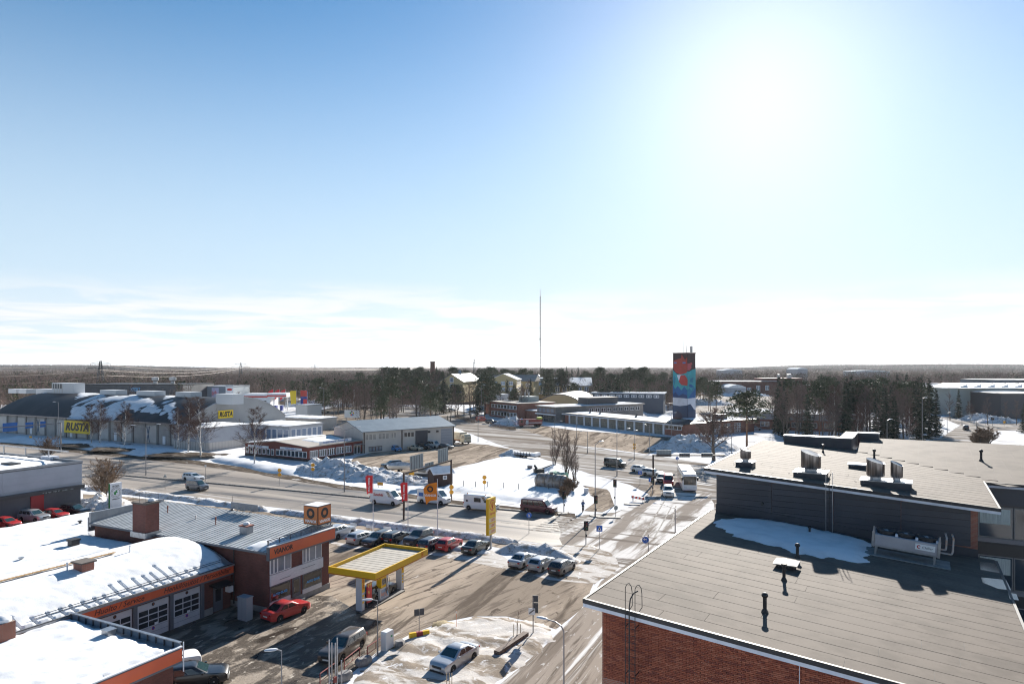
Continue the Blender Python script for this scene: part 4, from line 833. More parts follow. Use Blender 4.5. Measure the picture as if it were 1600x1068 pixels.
for nm, b in (('fascia',(-CW,0,0,.1)),('fascia',(-CW,0,CL-.1,CL)),('fascia',(-CW,-CW+.1,.1,CL-.1)),('fascia',(-.1,0,.1,CL-.1))):
    MB().box(b[0],b[1],b[2],b[3],CT-.62,CT).build(nm, YEL, st); MB().box(b[0]-.006,b[1]+.006,b[2]-.006,b[3]+.006,CT-.60,CT-.52).build('red_stripe', mk('stripe_red',(.40,.10,.005),.4), st); MB().box(b[0]-.01,b[1]+.01,b[2]-.01,b[3]+.01,CT+.002,CT+.03).build('fascia_edge', YEL_B, st)
def shell_mark(c, r, axis, parent, red=RED_P, yel=YEL_B):
    """scallop: red outline, yellow ribs"""
    def plate(k, d, mat, nm):
        pts = []
        for i in range(15):
            a = math.radians(-35+250*i/14); rr = r*k*(1.0+.03*(i % 2)); pts.append((rr*math.cos(a), rr*math.sin(a)*1.02))
        pts += [(-r*k*.35,-r*k*.78),(-r*k*.3,-r*k*.95),(r*k*.3,-r*k*.95),(r*k*.35,-r*k*.78)]
        mb = MB()
        if axis == 'x': mb.extr([(c[0]+d,c[1]+x,c[2]+z) for x, z in pts], (.006,0,0))
        else: mb.extr([(c[0]+x,c[1]-d,c[2]+z) for x, z in pts][::-1], (0,-.006,0))
        return mb.build(nm, mat, parent)
    base = plate(1.0, 0, red, 'shell_mark'); plate(.82, .008, yel, 'shell_field')
    for k in range(5):
        a = math.radians(40+25*k); mb = MB(); p0 = (0,-.75*r); p1 = (.72*r*math.cos(a), .72*r*math.sin(a))
        if axis == 'x': mb.bar((c[0]+.016,c[1]+p0[0],c[2]+p0[1]),(c[0]+.016,c[1]+p1[0],c[2]+p1[1]),.05*r,.05*r)
        else: mb.bar((c[0]+p0[0],c[1]-.016,c[2]+p0[1]),(c[0]+p1[0],c[1]-.016,c[2]+p1[1]),.05*r,.05*r)
        mb.build('shell_rib', red, parent)
shell_mark((.008,CL-1.05,CT-.29), .24, 'x', st)
for y, lb in ((1.55,1),(8.15,0)):
    MB().box(-3.1,-2.45,y-.22,y+.22,0,CT-.6).build('pillar', mk('pillar_grey',(.50,.52,.56),.45), st)
    MB().box(-3.12,-2.43,y-.24,y+.24,0,.12).build('pillar_foot', GREY_FRAME, st)
    MB().box(-2.448,-2.43,y-.2,y+.2,1.75,CT-.61).build('pillar_panel', YEL_B, st); MB().box(-3.13,-3.102,y-.2,y+.2,1.75,CT-.61).build('pillar_panel', YEL_B, st)
    o = lettering('express', .36, RED_P, st, (-2.425,y,2.6), 0, bold=.006, depth=.003); o.rotation_euler = (math.radians(90),math.radians(90),math.radians(90))
    for k in range(3): MB().box(-2.448,-2.44,y-.12,y+.12,.75+k*.3,.95+k*.3).build('pillar_sticker', YEL_B, st)
bn = MB().box(-4.3,-1.6,1.2,1.24,CT-.95,CT-.64).build('clearance_board', WHITE_PAINT, st); lettering('Max korkeus 3 m', .2, mk('ink_blue',(.05,.06,.25),.5), bn, (-2.95,1.197,CT-.8), -math.pi/2, depth=.002)
pm = at_frame(thing('fuel_pump', 'grey and white fuel pump with yellow head under the canopy', 'fuel pump'), SF, -2.75, 5.0)
MB().box(-.75,.75,-2.2,2.9,0,.13).build('island_kerb', KERB, pm)
MB().box(-.3,.3,-.75,.75,.13,1.25).build('cabinet', LGREY, pm); MB().box(-.28,.28,-.55,.55,1.253,2.25).build('head', YEL_B, pm); MB().box(-.3,.3,.3,.62,1.26,2.5).build('hose_mast', LGREY, pm)
MB().box(.301,.31,-.6,.6,.35,1.1).build('poster', mk('poster',(.50,.25,.20),.5,(.15,.35,.55),2.5), pm); MB().box(.281,.29,-.45,.2,1.5,2.1).build('display', mk('lcd',(.30,.30,.28),.3,(.05,.05,.06),6), pm)
for y in (-.3,0,.3): MB().path([(.3,y+.45,1.1),(.42,y+.45,.6),(.42,y+.4,1.4),(.3,y+.45,2.0)],.02,5).build('hose', INK, pm)
bt = at_frame(thing('banner_stand', 'red and yellow promotion banner on a stand beside the near pillar', 'banner'), SF, -2.6, 2.7)
MB().box(-.06,.06,-.35,.35,.5,2.3).build('cloth', mk('promo_cloth',(.55,.04,.05),.5,(.65,.5,.1),1.6,.5,.6), bt); MB().tube((0,-.3,0),(0,-.3,2.35),.025).build('pole', GALV, bt); MB().box(-.2,.2,-.4,.4,.135,.2).build('foot', STEEL_DARK, bt)
# price pylon
bp = W(767, 856); py_ = thing('price_pylon', 'tall yellow petrol price pylon with shell mark on a round post', 'sign', (bp.x,bp.y,0), A_B)
MB().tube((0,0,0),(0,0,2.0),.16,.16,12).build('post', GALV, py_, True); MB().box(-.17,.17,-.95,.95,1.75,6.25).build('panel', YEL, py_)
pf = MB().box(.172,.19,-.92,.92,1.78,6.22).build('face', YEL_B, py_); shell_mark((.192,0,5.35), .68, 'x', pf); lettering('Express', .42, RED_P, pf, (.194,0,4.35), 0, bold=.01, depth=.003)
for z, tx in ((3.55,'1.615'),(2.85,'1.597'),(2.15,'1.519')):
    pr = MB().box(.191,.20,-.8,.8,z-.25,z+.25).build('price_board', mk('price_bg',(.62,.5,.30),.5), pf); lettering(tx, .42, RED_P, pf, (.203,.1,z), 0, bold=.014, depth=.003)
# ------------------------------------------------------------------ buildings of the middle distance
def xpx(fr, y, px):
    """local x on the line y = const of a frame that shows at column px"""
    k = (px-800)/F; A = fr.wor(0, y); return (k*A.y-A.x)/(fr.c - k*fr.s)
def ypx(fr, x, px):
    k = (px-800)/F; A = fr.wor(x, 0); return (k*A.y-A.x)/(-fr.s - k*fr.c)
def wallplate(parent, face, at, u0, u1, z0, z1, mat, name, d=.06, t=.05):
    """a plate on a wall face: at = wall plane, u = run along it, stands d proud"""
    b = {'S': (u0,u1,at-d,at-d+t), 'N': (u0,u1,at+d-t,at+d), 'E': (at+d-t,at+d,u0,u1), 'W': (at-d,at-d+t,u0,u1)}[face]
    return MB().box(*b, z0, z1).build(name, mat, parent)
def window(parent, face, at, u0, u1, z0, z1, cuts=0, frame=None, glass=None, name='window', f=.10, rows=1):
    wn = wallplate(parent, face, at, u0, u1, z0, z1, frame or WHITE_PAINT, name); n = cuts+1; w = (u1-u0)/n; h = (z1-z0)/rows
    if n*rows <= 8:
        for k in range(n):
            for r in range(rows): wallplate(wn, face, at, u0+k*w+f, u0+(k+1)*w-f, z0+r*h+f, z0+(r+1)*h-f, glass or GLASS_DARK, 'pane', .066, .005)
    else:
        mb = MB()
        for k in range(n):
            for r in range(rows):
                a0, a1, b0, b1 = u0+k*w+f, u0+(k+1)*w-f, z0+r*h+f, z0+(r+1)*h-f
                bb = {'S': (a0,a1,at-.066,at-.061), 'N': (a0,a1,at+.061,at+.066), 'E': (at+.061,at+.066,a0,a1), 'W': (at-.066,at-.061,a0,a1)}[face]; mb.box(*bb, b0, b1)
        mb.build('panes', glass or GLASS_DARK, wn, kind='stuff')
    return wn
def flat_block(name, label, fr, x0, x1, y0, y1, z, wall, roofm, over=.3, snow=None, cat='building', parent=None, t=.35, seed=1):
    o = parent or at_frame(thing(name, label, cat), fr)
    MB().box(x0,x1,y0,y1,0,z-t).build('wall', wall, o); r = MB().box(x0-over,x1+over,y0-over,y1+over,z-t+.003,z).build('roof', roofm, o)
    if snow:
        c = max(.4, min(x1-x0, y1-y0)/16); g = snow
        snow_pad('roof_snow', [(x0+.1,y0+.1),(x1-.1,y0+.1),(x1-.1,y1-.1),(x0+.1,y1-.1)], lambda x,y: z, .22, SNOW_ROOF, cell=c, edge=.8, seed=seed, parent=o, hole=(lambda x,y: 1.0 if fbm(x*.12+seed, y*.12, 1) < g else -.2) if g < 1 else None)
    return o
def gable_block(name, label, fr, x0, x1, y0, y1, ze, zr, wall, roofm, over=.35, cat='building', axis='x', t=.18):
    """ridge along local x (or y)"""
    o = at_frame(thing(name, label, cat), fr)
    if axis == 'x':
        ym = (y0+y1)/2; ring = lambda x: [(x,y0,0),(x,y1,0),(x,y1,ze),(x,ym,zr),(x,y0,ze)]; MB().loft([ring(x0),ring(x1)]).build('wall', wall, o); k = (zr-ze)/(ym-y0)
        for s in (-1,1):
            ye = ym+s*(ym-y0+over); zE = zr-k*(ym-y0+over)
            p = [(x0-over,ym,zr+.02),(x1+over,ym,zr+.02),(x1+over,ye,zE+.02),(x0-over,ye,zE+.02)]; q = [(a,b,c+t) for a,b,c in p]
            MB().hexa((p+q) if s < 0 else [p[i] for i in (1,0,3,2)]+[q[i] for i in (1,0,3,2)]).build('roof', roofm, o)
    else:
        xm = (x0+x1)/2; ring = lambda y: [(x0,y,0),(x1,y,0),(x1,y,ze),(xm,y,zr),(x0,y,ze)]; MB().loft([ring(y1),ring(y0)]).build('wall', wall, o); k = (zr-ze)/(xm-x0)
        for s in (-1,1):
            xe = xm+s*(xm-x0+over); zE = zr-k*(xm-x0+over)
            p = [(xm,y0-over,zr+.02),(xm,y1+over,zr+.02),(xe,y1+over,zE+.02),(xe,y0-over,zE+.02)]; q = [(a,b,c+t) for a,b,c in p]
            MB().hexa((p+q) if s > 0 else [p[i] for i in (1,0,3,2)]+[q[i] for i in (1,0,3,2)]).build('roof', roofm, o)
    return o
LIGHT_PANEL = mk('light_wall_panel', (.35,.33,.31), .7, (.28,.265,.25), .3)
GREY_SHEET = mk('grey_wall_sheet', (.34,.36,.40), .5, (.30,.32,.36), .4)
DARK_SHEET = mk('dark_wall_sheet', (.045,.05,.058), .5, (.06,.065,.075), .3)
BLACK_FELT = mk('black_felt', (.018,.019,.023), .5, (.045,.043,.044), .15, .35, .7, stretch=(1,.25,1), spec=.15)
GREEN_GREY = mk('green_grey_wall', (.32,.36,.35), .6)
YEL_RENDER = mk('yellow_render', (.50,.40,.22), .8, (.44,.35,.19), .2)
PALE_FELT = mk('pale_felt_roof', (.30,.27,.24), .8, (.22,.20,.18), .15, .4, .65)
BLUE_TXT = mk('blue_letter', (.04,.14,.42), .5); SIGN_YEL = mk('store_yellow', (.80,.55,.01), .5); SIGN_BLUE = mk('road_sign_blue', (.02,.13,.42), .45)
RED_WOOD = mk('red_boarding', (.17,.040,.030), .75, (.13,.032,.025), 2, stretch=(6,6,1))
BEIGE_WALL = mk('beige_sheet_wall', (.50,.47,.44), .6, (.45,.42,.39), .4)
BLUE_ROOF = mk('blue_grey_roof', (.17,.21,.24), .42, (.14,.175,.20), .5, metal=.2)

# car dealer at the left edge
DK = W(128, 796); DF = Frame((DK.x, DK.y), A_B)
dl = at_frame(thing('car_dealership', 'flat-roofed car dealership with pale upper band and dark lower wall', 'building'), DF); DZ = 7.3
MB().box(-30,-.15,-44,-.1,0,4.0).build('lower_wall', mk('slate_wall',(.085,.09,.105),.6,(.07,.075,.09),.6), dl)
MB().box(-30,0,-44,0,4.02,DZ-.02).build('upper_wall', GREY_SHEET, dl)
for k in range(4):
    for r in range(3): MB().box(.002,.03,-11.2*(k+1)+.03,-11.2*k-.03,4.45+r*.95,4.45+(r+1)*.95-.03).build('wall_panel', mk('pale_panel',(.40,.42,.47),.5,(.36,.38,.43),.4), dl)
MB().box(-.1,.35,-44,.25,3.68,4.018).build('canopy', DARK_SHEET, dl); bnd = MB().box(.352,.39,-44,.2,3.42,3.8).build('sign_band', mk('band_dark',(.05,.05,.055),.5), dl)
for y0, y1, c in ((-30,-13,(.20,.05,.03)),(-6,-1.5,(.20,.23,.24))): MB().box(.392,.398,y0,y1,3.5,3.7).build('band_stripe', mk('band_ink%d'%y0,c,.5,tuple(q*.2 for q in c),2.5,.45,.55), bnd)
yr0, yr1 = ypx(DF,-.1,48), ypx(DF,-.1,68); rd = MB().box(-.15,.02,yr0,yr1,0,3.5).build('red_bay', mk('red_bay_paint',(.30,.015,.02),.5), dl); MB().box(.022,.05,yr0+.8,yr0+.84,.2,1.6).build('joint', BLACK_METAL, rd)
MB().box(-30,.06,-44,.06,DZ,DZ+.12).build('roof_deck', GREY_FRAME, dl); MB().box(-30,.08,-.15,.1,DZ+.12,DZ+.42).build('parapet', GALV_ROOF, dl); MB().box(-.12,.09,-44,-.16,DZ+.12,DZ+.42).build('parapet', GALV_ROOF, dl)
snow_pad('roof_snow', [(-30,-44),(-.6,-44),(-.6,-20),(-1.5,-8),(-4,-1.5),(-12,-.8),(-30,-.8)], lambda x,y: DZ+.12, .3, SNOW_ROOF, cell=.7, edge=1.2, seed=31, parent=dl)
for k, px in enumerate((8,42,78)): x = xpx(DF,-.3,px-2); MB().bar((x,-.3,DZ+.3),(x,-.3,DZ+1.75),.16).build('rail_post', GALV, dl)
MB().bar((-30,-.3,DZ+1.7),(-3.0,-.3,DZ+1.7),.14,.2).build('guard_rail', GALV, dl)
for px, py in ((17,727),(78,716)): p = DF.px(px,py,DZ+.2); MB().box(p.x-1.3,p.x+1.3,p.y-.7,p.y+.7,DZ+.12,DZ+.62).build('rooflight', BLACK_METAL if px < 50 else TRIM_WHITE, dl)
p = W(180, 796); t = thing('dealer_pylon', 'white dealer pylon with green edge and round winged-arrow badge', 'sign', (p.x,p.y,0), A_B)
MB().box(-.18,.18,-.95,.95,0,4.25).build('board', WHITE_PAINT, t); MB().box(-.19,.185,-.97,-.952,0,4.25).build('green_edge', mk('badge_green',(.02,.22,.05),.5), t)
lettering('SKODA', .34, INK, t, (.184,0,3.75), 0, bold=.012, depth=.004); mb = MB(); ring(mb,(.182,0,2.75),.58,.68,'x'); mb.build('badge_rim', mk('chrome',(.35,.37,.40),.25,metal=.8), t)
mb = MB(); mb.extr([(.183,y,z+2.75) for y, z in ((-.3,-.3),(.05,-.38),(.0,-.1),(.38,.0),(.1,.12),(.3,.3),(.0,.38),(-.12,.1),(-.35,.12))],(.006,0,0)); mb.build('badge_arrow', mk('badge_green',(0,0,0)), t)
MB().box(.182,.188,-.6,.6,1.68,1.78).build('name_line', INK, t); mb = MB(); ring(mb,(.181,0,2.75),.80,.84,'x',n=28); mb.build('badge_outer', INK, t)

# arched store
RF = Frame((-91.0, 190.5), A_B); RL, RW_ = 98.0, 37.0
def rz(x, y): u = (y/RW_)*2-1; return 6.3 + 6.6*max(0, 1-abs(u)**2.0)
rs = at_frame(thing('arched_store', 'huge barrel-roofed store with black roof and pale panelled long wall', 'building'), RF)
MB().box(-RL,-.2,.1,RW_,0,6.1).build('wall', LIGHT_PANEL, rs)
arc = [(i/24*RW_, rz(0,i/24*RW_)) for i in range(25)]
MB().loft([[(x,y,z) for y, z in arc]+[(x,RW_,6.0),(x,0,6.0)] for x in (-RL,-.05)]).build('roof', BLACK_FELT, rs, 40)
MB().loft([[(x,y,z+.05) for y, z in arc]+[(x,RW_,0),(x,0,0)] for x in (-.04,.12)]).build('gable_wall', mk('silver_gable',(.30,.305,.31),.45,(.25,.255,.26),.1), rs, 40)
MB().loft([[(x,y,z+dz) for y, z in arc for dz in (.06,)]+[(x,y,z+.40) for y, z in reversed(arc)] for x in (-.1,.25)]).build('gable_flashing', GALV, rs, 40)
MB().box(-RL,0,-.75,.3,6.0,6.32).build('eave_board', mk('eave_grey',(.16,.155,.15),.6), rs); MB().box(-RL,0,-.8,-.7,6.1,6.45).build('gutter', STEEL_DARK, rs)
k = 0
for i in range(18):
    x = -1.0-i*5.5; MB().box(x-.35,x+.35,-.25,.1,0,6.0).build('pilaster', mk('pilaster_grey',(.22,.21,.20),.7), rs)
    MB().box(x-5.0,x-.5,-.02,.08,.5,5.4).build('wall_panel', (BEIGE_WALL, LIGHT_PANEL)[i%2], rs)
    if i % 4 == 1: MB().box(x-3.2,x-2.0,-.08,-.025,.3,2.6).build('door', WHITE_PAINT, rs)
    if i % 5 == 2:
        mb = MB(); 
        for a, b in (((x-4.6,.6),(x-3.4,5.2)),((x-3.4,.6),(x-4.6,5.2))): mb.bar((a[0],-.12,a[1]),(b[0],-.12,b[1]),.12)
        mb.build('wind_brace', mk('brace_blue',(.05,.12,.22),.6), rs)
sx0, sx1 = xpx(RF,-.9,101), xpx(RF,-.9,141); sg = MB().box(sx0,sx1,-1.05,-.9,1.8,5.6).build('store_sign', SIGN_YEL, rs); lettering('RUSTA', 3.3, INK, sg, ((sx0+sx1)/2,-1.06,3.65), -math.pi/2, bold=.15, shear=.25, depth=.01, sx=(sx1-sx0)/11.2)
y0, y1 = ypx(RF,.2,341), ypx(RF,.2,364); sg = MB().box(.13,.3,y0,y1,7.2,9.5).build('store_sign', SIGN_YEL, rs); lettering('RUSTA', 2.0, INK, sg, (.31,(y0+y1)/2,8.3), 0, bold=.09, shear=.25, depth=.01, sx=(y1-y0)/6.9)
for px0, px1, py, h, lb in ((90,124,628,3.6,'louvred_plant_room'),(65,90,620,1.3,'skylight_box'),(165,190,622,1.5,'skylight_box'),(222,250,622,1.5,'skylight_box'),(283,307,623,1.5,'skylight_box'),(346,372,629,2.4,'skylight_box'),(22,34,624,1.0,'skylight_box'),(38,50,622,1.0,'skylight_box')):
    ym = 18.5 if px0 != 346 else 12; xa, xb = xpx(RF,ym,px0), xpx(RF,ym,px1); zt = rz(0,ym); b = MB().box(xa,xb,ym-2,ym+2,zt-.6,zt+h).build(lb, mk('plant_room',(.50,.51,.52),.5), rs)
    if px0 == 90:
        for q in range(4): MB().box(xa+.6+q*1.5,xa+1.5+q*1.5,ym-2.05,ym-2.003,zt+1.6,zt+3.3).build('louvre', DARK_SHEET, b); MB().box(xa+1.6+q*1.5,xa+2.0+q*1.5,ym-2.04,ym-2.003,zt,zt+3.3).build('panel', BEIGE_WALL, b)
def rpad(pix, seed, th=.14):
    P = []
    for px, py in pix:
        z = 9.0
        for _ in range(25): q = RF.px(px, py, z); z = .6*z+.4*rz(0, max(0,min(RW_,q.y)))
        P.append(q)
    snow_pad('roof_snow', P, lambda x, y: rz(x,y)+.04, th, SNOW_ROOF, cell=.5, edge=1.6, lump=.1, seed=seed, parent=rs, hole=lambda x, y: 3.0*(.16-fbm(x*.5, y*.16+seed, .35)) if y > 5 else 3)
rpad([(108,638),(125,631),(150,625),(158,624),(155,632),(162,636),(185,637),(205,630),(216,627),(215,636),(212,640),(232,641),(255,633),(277,627),(272,636),(272,646),(262,652),(245,653),(225,651),(200,648),(170,651),(150,651),(130,648),(112,643)], 41)
rpad([(70,625),(92,621),(95,623),(74,628)], 42); rpad([(268,629),(278,626),(282,628),(272,631)], 43); rpad([(200,628),(217,625),(214,630)], 44)
an = flat_block('store_annexe', 'grey ribbed box annexe with snowy roof at the arched store corner', RF, .4, 14.1, -4.0, 10.0, 6.3, GREY_SHEET, GALV_ROOF, .15, 1.0)
for k in range(14): MB().box(14.1-k*1.0-.04,14.1-k*1.0+.04,-4.12,-4.003,0,2.3).build('rib', LIGHT_PANEL, an); MB().box(14.103,14.16,-3.8+k*1.0,-3.72+k*1.0,0,2.3).build('rib', LIGHT_PANEL, an)
MB().box(.45,14.05,-4.04,-4.002,0,2.25).build('base_band', BEIGE_WALL, an); MB().box(14.101,14.14,-3.95,9.95,0,2.25).build('base_band', BEIGE_WALL, an)
lo = W(452, 692); LF = Frame((lo.x, lo.y), A_B)
o = flat_block('glazed_showroom', 'low showroom with blue-tinted window wall and snowy roof behind the red shop', LF, -28, 0, 0, 14, 5.0, GREY_SHEET, GALV_ROOF, .3, 1.0, seed=3)
for k in range(12): window(o, 'S', 0, -27.6+k*2.3, -25.6+k*2.3, .6, 4.0, 0, WHITE_PAINT, mk('blue_glass',(.10,.16,.26),.1,spec=.8), f=.15)
for k in range(6): window(o, 'E', 0, .6+k*2.2, 2.5+k*2.2, .6, 4.0, 0, WHITE_PAINT, MATS['blue_glass'], f=.15)
flat_block('white_garage', 'low white garage with flat snowy roof behind the showroom', Frame(W(475,672)[:2], A_B), -12, 6, 0, 10, 4.3, LIGHT_PANEL, GALV_ROOF, .3, 1.0, seed=4)
flat_block('white_tower_block', 'small white two-storey block beside the far car park', Frame(W(480,662)[:2], A_B), -6, 0, 0, 8, 7.4, mk('offwhite_render',(.48,.48,.47),.7), GALV_ROOF, .3)
# red shop
SH = Frame(W(482,721)[:2], math.radians(-31)); sxl, syl = xpx(SH,0,383), ypx(SH,0,566)
sh = at_frame(thing('red_shop', 'low red boarded shop with continuous windows and shallow snowy roof', 'building'), SH)
xm = xpx(SH,0,432); ZS, ZRg = 3.35, 4.15
MB().loft([[(sxl,y,0),(0,y,0),(0,y,ZS),(xm,y,ZRg),(sxl,y,ZS-.3)] for y in (syl,0)]).build('wall', RED_WOOD, sh)
MB().box(sxl-.05,.05,-.05,syl,0,.55).build('plinth', mk('dark_plinth',(.03,.025,.025),.8), sh)
for xa, za, xb, zb in ((.4,ZS-.02,xm,ZRg+.03),(xm,ZRg+.03,sxl-.4,ZS-.32)):
    p = [(xa,-.5,za),(xb,-.5,zb),(xb,syl,zb),(xa,syl,za)]; q = [(a,b,c+.16) for a,b,c in p]; MB().hexa([p[i] for i in (1,0,3,2)]+[q[i] for i in (1,0,3,2)]).build('roof', PALE_FELT, sh)
zf = lambda x, y: (ZS+.15+(ZRg-ZS)*(x/xm) if x > xm else ZRg+.18-(x-xm)/(sxl-xm)*1.1)
snow_pad('roof_snow', [(-.8,syl-4),(-1.2,syl*.35),(xm*.75,syl*.28),(xm*.9,syl*.5),(xm*.9,syl-1)], zf, .2, SNOW_ROOF, cell=.5, edge=.8, seed=45, parent=sh)
snow_pad('roof_snow', [(xm-.5,0),(xm-.5,syl-1),(sxl,syl-1),(sxl,0)], zf, .2, SNOW_ROOF, cell=.6, edge=.6, seed=46, parent=sh)
for k in range(5): y = .4+k*(syl-4)/5; window(sh, 'E', 0, y, y+(syl-4)/5-.35, .8, 2.5, 3, WHITE_PAINT, f=.12)
for k in range(4): x = xpx(SH,0,431)+k*(-xpx(SH,0,431)-.5)/4; window(sh, 'S', 0, x+.05, x+(-xpx(SH,0,431)-.5)/4-.05, .8, 2.3, 1, WHITE_PAINT, f=.12)
for k in range(7): x = sxl+.4+k*(xm-sxl-.8)/7; window(sh, 'S', 0, x, x+(xm-sxl-.8)/7-.45, .7, 2.2, 0, WHITE_PAINT, f=.14)
b1 = wallplate(sh,'S',0,xpx(SH,0,438),xpx(SH,0,472),2.45,3.0,WHITE_PAINT,'sign_board',.12); lettering('TAARAN VENE OY', .48, BLUE_TXT, b1, ((xpx(SH,0,438)+xpx(SH,0,472))/2,-.125,2.72), -math.pi/2, bold=.012, depth=.004)
b1 = wallplate(sh,'S',0,xpx(SH,0,388),xpx(SH,0,420),2.3,2.85,WHITE_PAINT,'sign_board',.12); lettering('TAARAN VENE', .48, BLUE_TXT, b1, ((xpx(SH,0,388)+xpx(SH,0,420))/2,-.125,2.58), -math.pi/2, bold=.012, depth=.004)
ya, yb = ypx(SH,-.3,499), ypx(SH,-.3,549); b1 = MB().box(-.35,-.28,ya,yb,3.65,4.35).build('roof_sign', WHITE_PAINT, sh); lettering('TAARAN VENE OY - TAARAN VENE', .60, BLUE_TXT, b1, (-.275,(ya+yb)/2,4.0), 0, bold=.012, depth=.004, sx=(yb-ya)/12.2)
for k in range(6): y = ya+.5+k*(yb-ya-1)/5; MB().bar((-.4,y,3.5),(-.36,y,4.2),.05).build('sign_strut', GALV, sh)
MB().box(.02,1.4,syl-3.2,syl-.6,2.55,2.7).build('porch_roof', GALV_ROOF, sh); window(sh,'E',0,syl-3.1,syl-.8,.1,2.4,1,WHITE_PAINT,f=.12,name='porch_door')
# grey warehouse
WH = Frame((-38.5,176.5), math.radians(40.2))
wh = gable_block('grey_warehouse', 'long pale warehouse with blue-grey metal roof and two big doors', WH, 0, 28.7, 0, 16.8, 5.5, 7.75, BEIGE_WALL, BLUE_ROOF, .45)
wx = lambda px: xpx(WH, 0, px)
for a, b, c in ((570,588,2),(591,608,2),(611,619,1)): window(wh,'S',0,wx(a),wx(b),3.3,4.9,c,mk('cream_frame',(.55,.52,.47),.6),mk('blind_glass',(.34,.32,.29),.3,(.22,.21,.20),1),f=.12)
window(wh,'S',0,wx(631),wx(647),3.3,4.7,2,mk('cream_frame',(0,0,0)),GLASS_DARK,f=.12)
dd = wallplate(wh,'S',0,wx(649),wx(668),0,4.9,mk('graphite_door',(.035,.04,.055),.5),'sliding_door',.08); wallplate(dd,'S',0,wx(660),wx(663),0,2.1,DARK_SHEET,'wicket_door',.095,.012)
gd = wallplate(wh,'S',0,wx(689),wx(706),0,4.9,mk('grey_lift_door',(.30,.32,.36),.5),'lift_door',.08)
for k in range(6): wallplate(gd,'S',0,wx(689)+.05,wx(706)-.05,.75+k*.75,.78+k*.75,DARK_SHEET,'door_joint',.086,.005)
for px in (569,628,708.5): wallplate(wh,'S',0,wx(px)-.15,wx(px)+.15,0,5.4,mk('brown_post',(.07,.055,.05),.7),'corner_post',.12,.12)
window(wh,'S',0,wx(576),wx(597),.3,1.6,3,mk('brown_post',(0,0,0)),GLASS_PALE,f=.15)
for px in (670,683): o = wallplate(wh,'S',0,wx(px)-.3,wx(px)+.3,4.1,4.6,BLACK_METAL,'wall_lamp',.35,.35)
# fire station
FS = Frame((21.0, 271.0), math.radians(-57.3))
gar = at_frame(thing('fire_station_garages', 'long single-storey fire station garage row with eleven white-framed doors', 'building'), FS)
GL = 63.0
MB().box(0,GL,.1,12,0,3.75).build('wall', BRICK_RED, gar); MB().box(-.5,GL*.86,-1.2,12.4,3.8,4.15).build('roof', PALE_FELT, gar); MB().box(GL*.86+.02,GL+.3,-1.2,12.4,3.8,4.10).build('dark_roof', BLACK_FELT, gar); MB().box(-.5,GL+.3,-1.25,-1.0,3.45,3.78).build('eave_board', WHITE_PAINT, gar)
for k in range(11):
    x0 = 3.5+k*4.62; MB().box(x0-.75,x0-.05,-.25,.1,0,3.5).build('pillar', WHITE_PAINT, gar)
    window(gar,'S',.1,x0,x0+3.85,0,3.35,4,mk('door_olive',(.20,.18,.14),.6),mk('garage_glass',(.22,.21,.18),.2,(.08,.08,.08),.8),'garage_door',.14,5)
MB().box(3.5+11*4.62-.7,3.5+11*4.62,-.25,.1,0,3.5).build('pillar', WHITE_PAINT, gar)
window(gar,'S',.1,GL-8.6,GL-1.2,1.9,3.2,3,WHITE_PAINT,f=.15)
snow_pad('roof_snow',[(0,4),(40,6),(44,11),(0,11)],lambda x,y:4.16,.2,SNOW_ROOF,cell=.8,edge=1.5,seed=50,parent=gar)
for x in (8,14,34): MB().bar((x,6,4.1),(x+.2,6.5,5.2),.5,.5).build('roof_cowl', DARK_SHEET, gar)
end = flat_block('fire_station_end_wing', 'low brick end wing with bright snowy roof beside the painted tower', FS, GL-14, GL+.2, 12.5, 34, 4.4, BRICK_RED, BLACK_FELT, .6, 1.0, seed=51)
for k in range(3): window(end,'E',GL+.2,13.2+k*5.2,16.6+k*5.2,.2,3.4,3,WHITE_PAINT,GLASS_DARK,'garage_door',.15,4)
MB().box(GL-6,GL-3,20,24,4.4,6.2).build('plant_box', DARK_SHEET, end)
ps = flat_block('fire_station_office', 'two-storey red brick fire station office with white window bands', FS, -48, -25, -6, 13, 6.9, BRICK_RED, PALE_FELT, .6, None, seed=52)
for z0, z1 in ((4.2,5.6),(.9,2.5)): 
    wallplate(ps,'S',-6,-46.5,-26,z0-.15,z1+.15,WHITE_PAINT,'window_band',.05,.045)
    for k in range(8): window(ps,'S',-6,-46+k*2.55,-44.2+k*2.55,z0,z1,1,GREY_FRAME,f=.12)
MB().box(-38,-31,3,9,6.9,9.2).build('plant_room', GREEN_GREY, ps)
for x in (-36,-33): MB().tube((x,5,9.2),(x,5,11),.35,.35,8).build('vent_stack', GALV, ps)
MB().box(-38,-32,-9,-6.1,2.7,3.0).build('porch_roof', GALV_ROOF, ps)
gl = flat_block('fire_station_hall', 'two-storey glazed front and long grey wing in the middle of the fire station', FS, -15, -2, -3, 44, 6.4, mk('grey_boarding',(.20,.19,.18),.7,(.16,.15,.145),.5), PALE_FELT, .5, .55, seed=53)
window(gl,'S',-3,-14.2,-3,3.6,5.8,3,mk('wood_frame',(.16,.09,.05),.6),GLASS_PALE,f=.25); window(gl,'S',-3,-14.2,-3,.2,2.9,5,mk('olive_frame',(.12,.11,.08),.6),GLASS_DARK,f=.2,rows=2); MB().box(-15.3,-2,-3.9,-3.1,2.95,3.35).build('canopy', WHITE_PAINT, gl)
for k in range(9): window(gl,'E',-2,14+k*3.2,16.2+k*3.2,3.7,5.2,1,WHITE_PAINT,f=.12)
MB().box(-12,-5,16,32,6.4,9.2).build('penthouse', DARK_SHEET, gl); MB().box(-12.2,-4.8,15.8,32.2,9.2,9.45).build('penthouse_roof', PALE_FELT, gl)
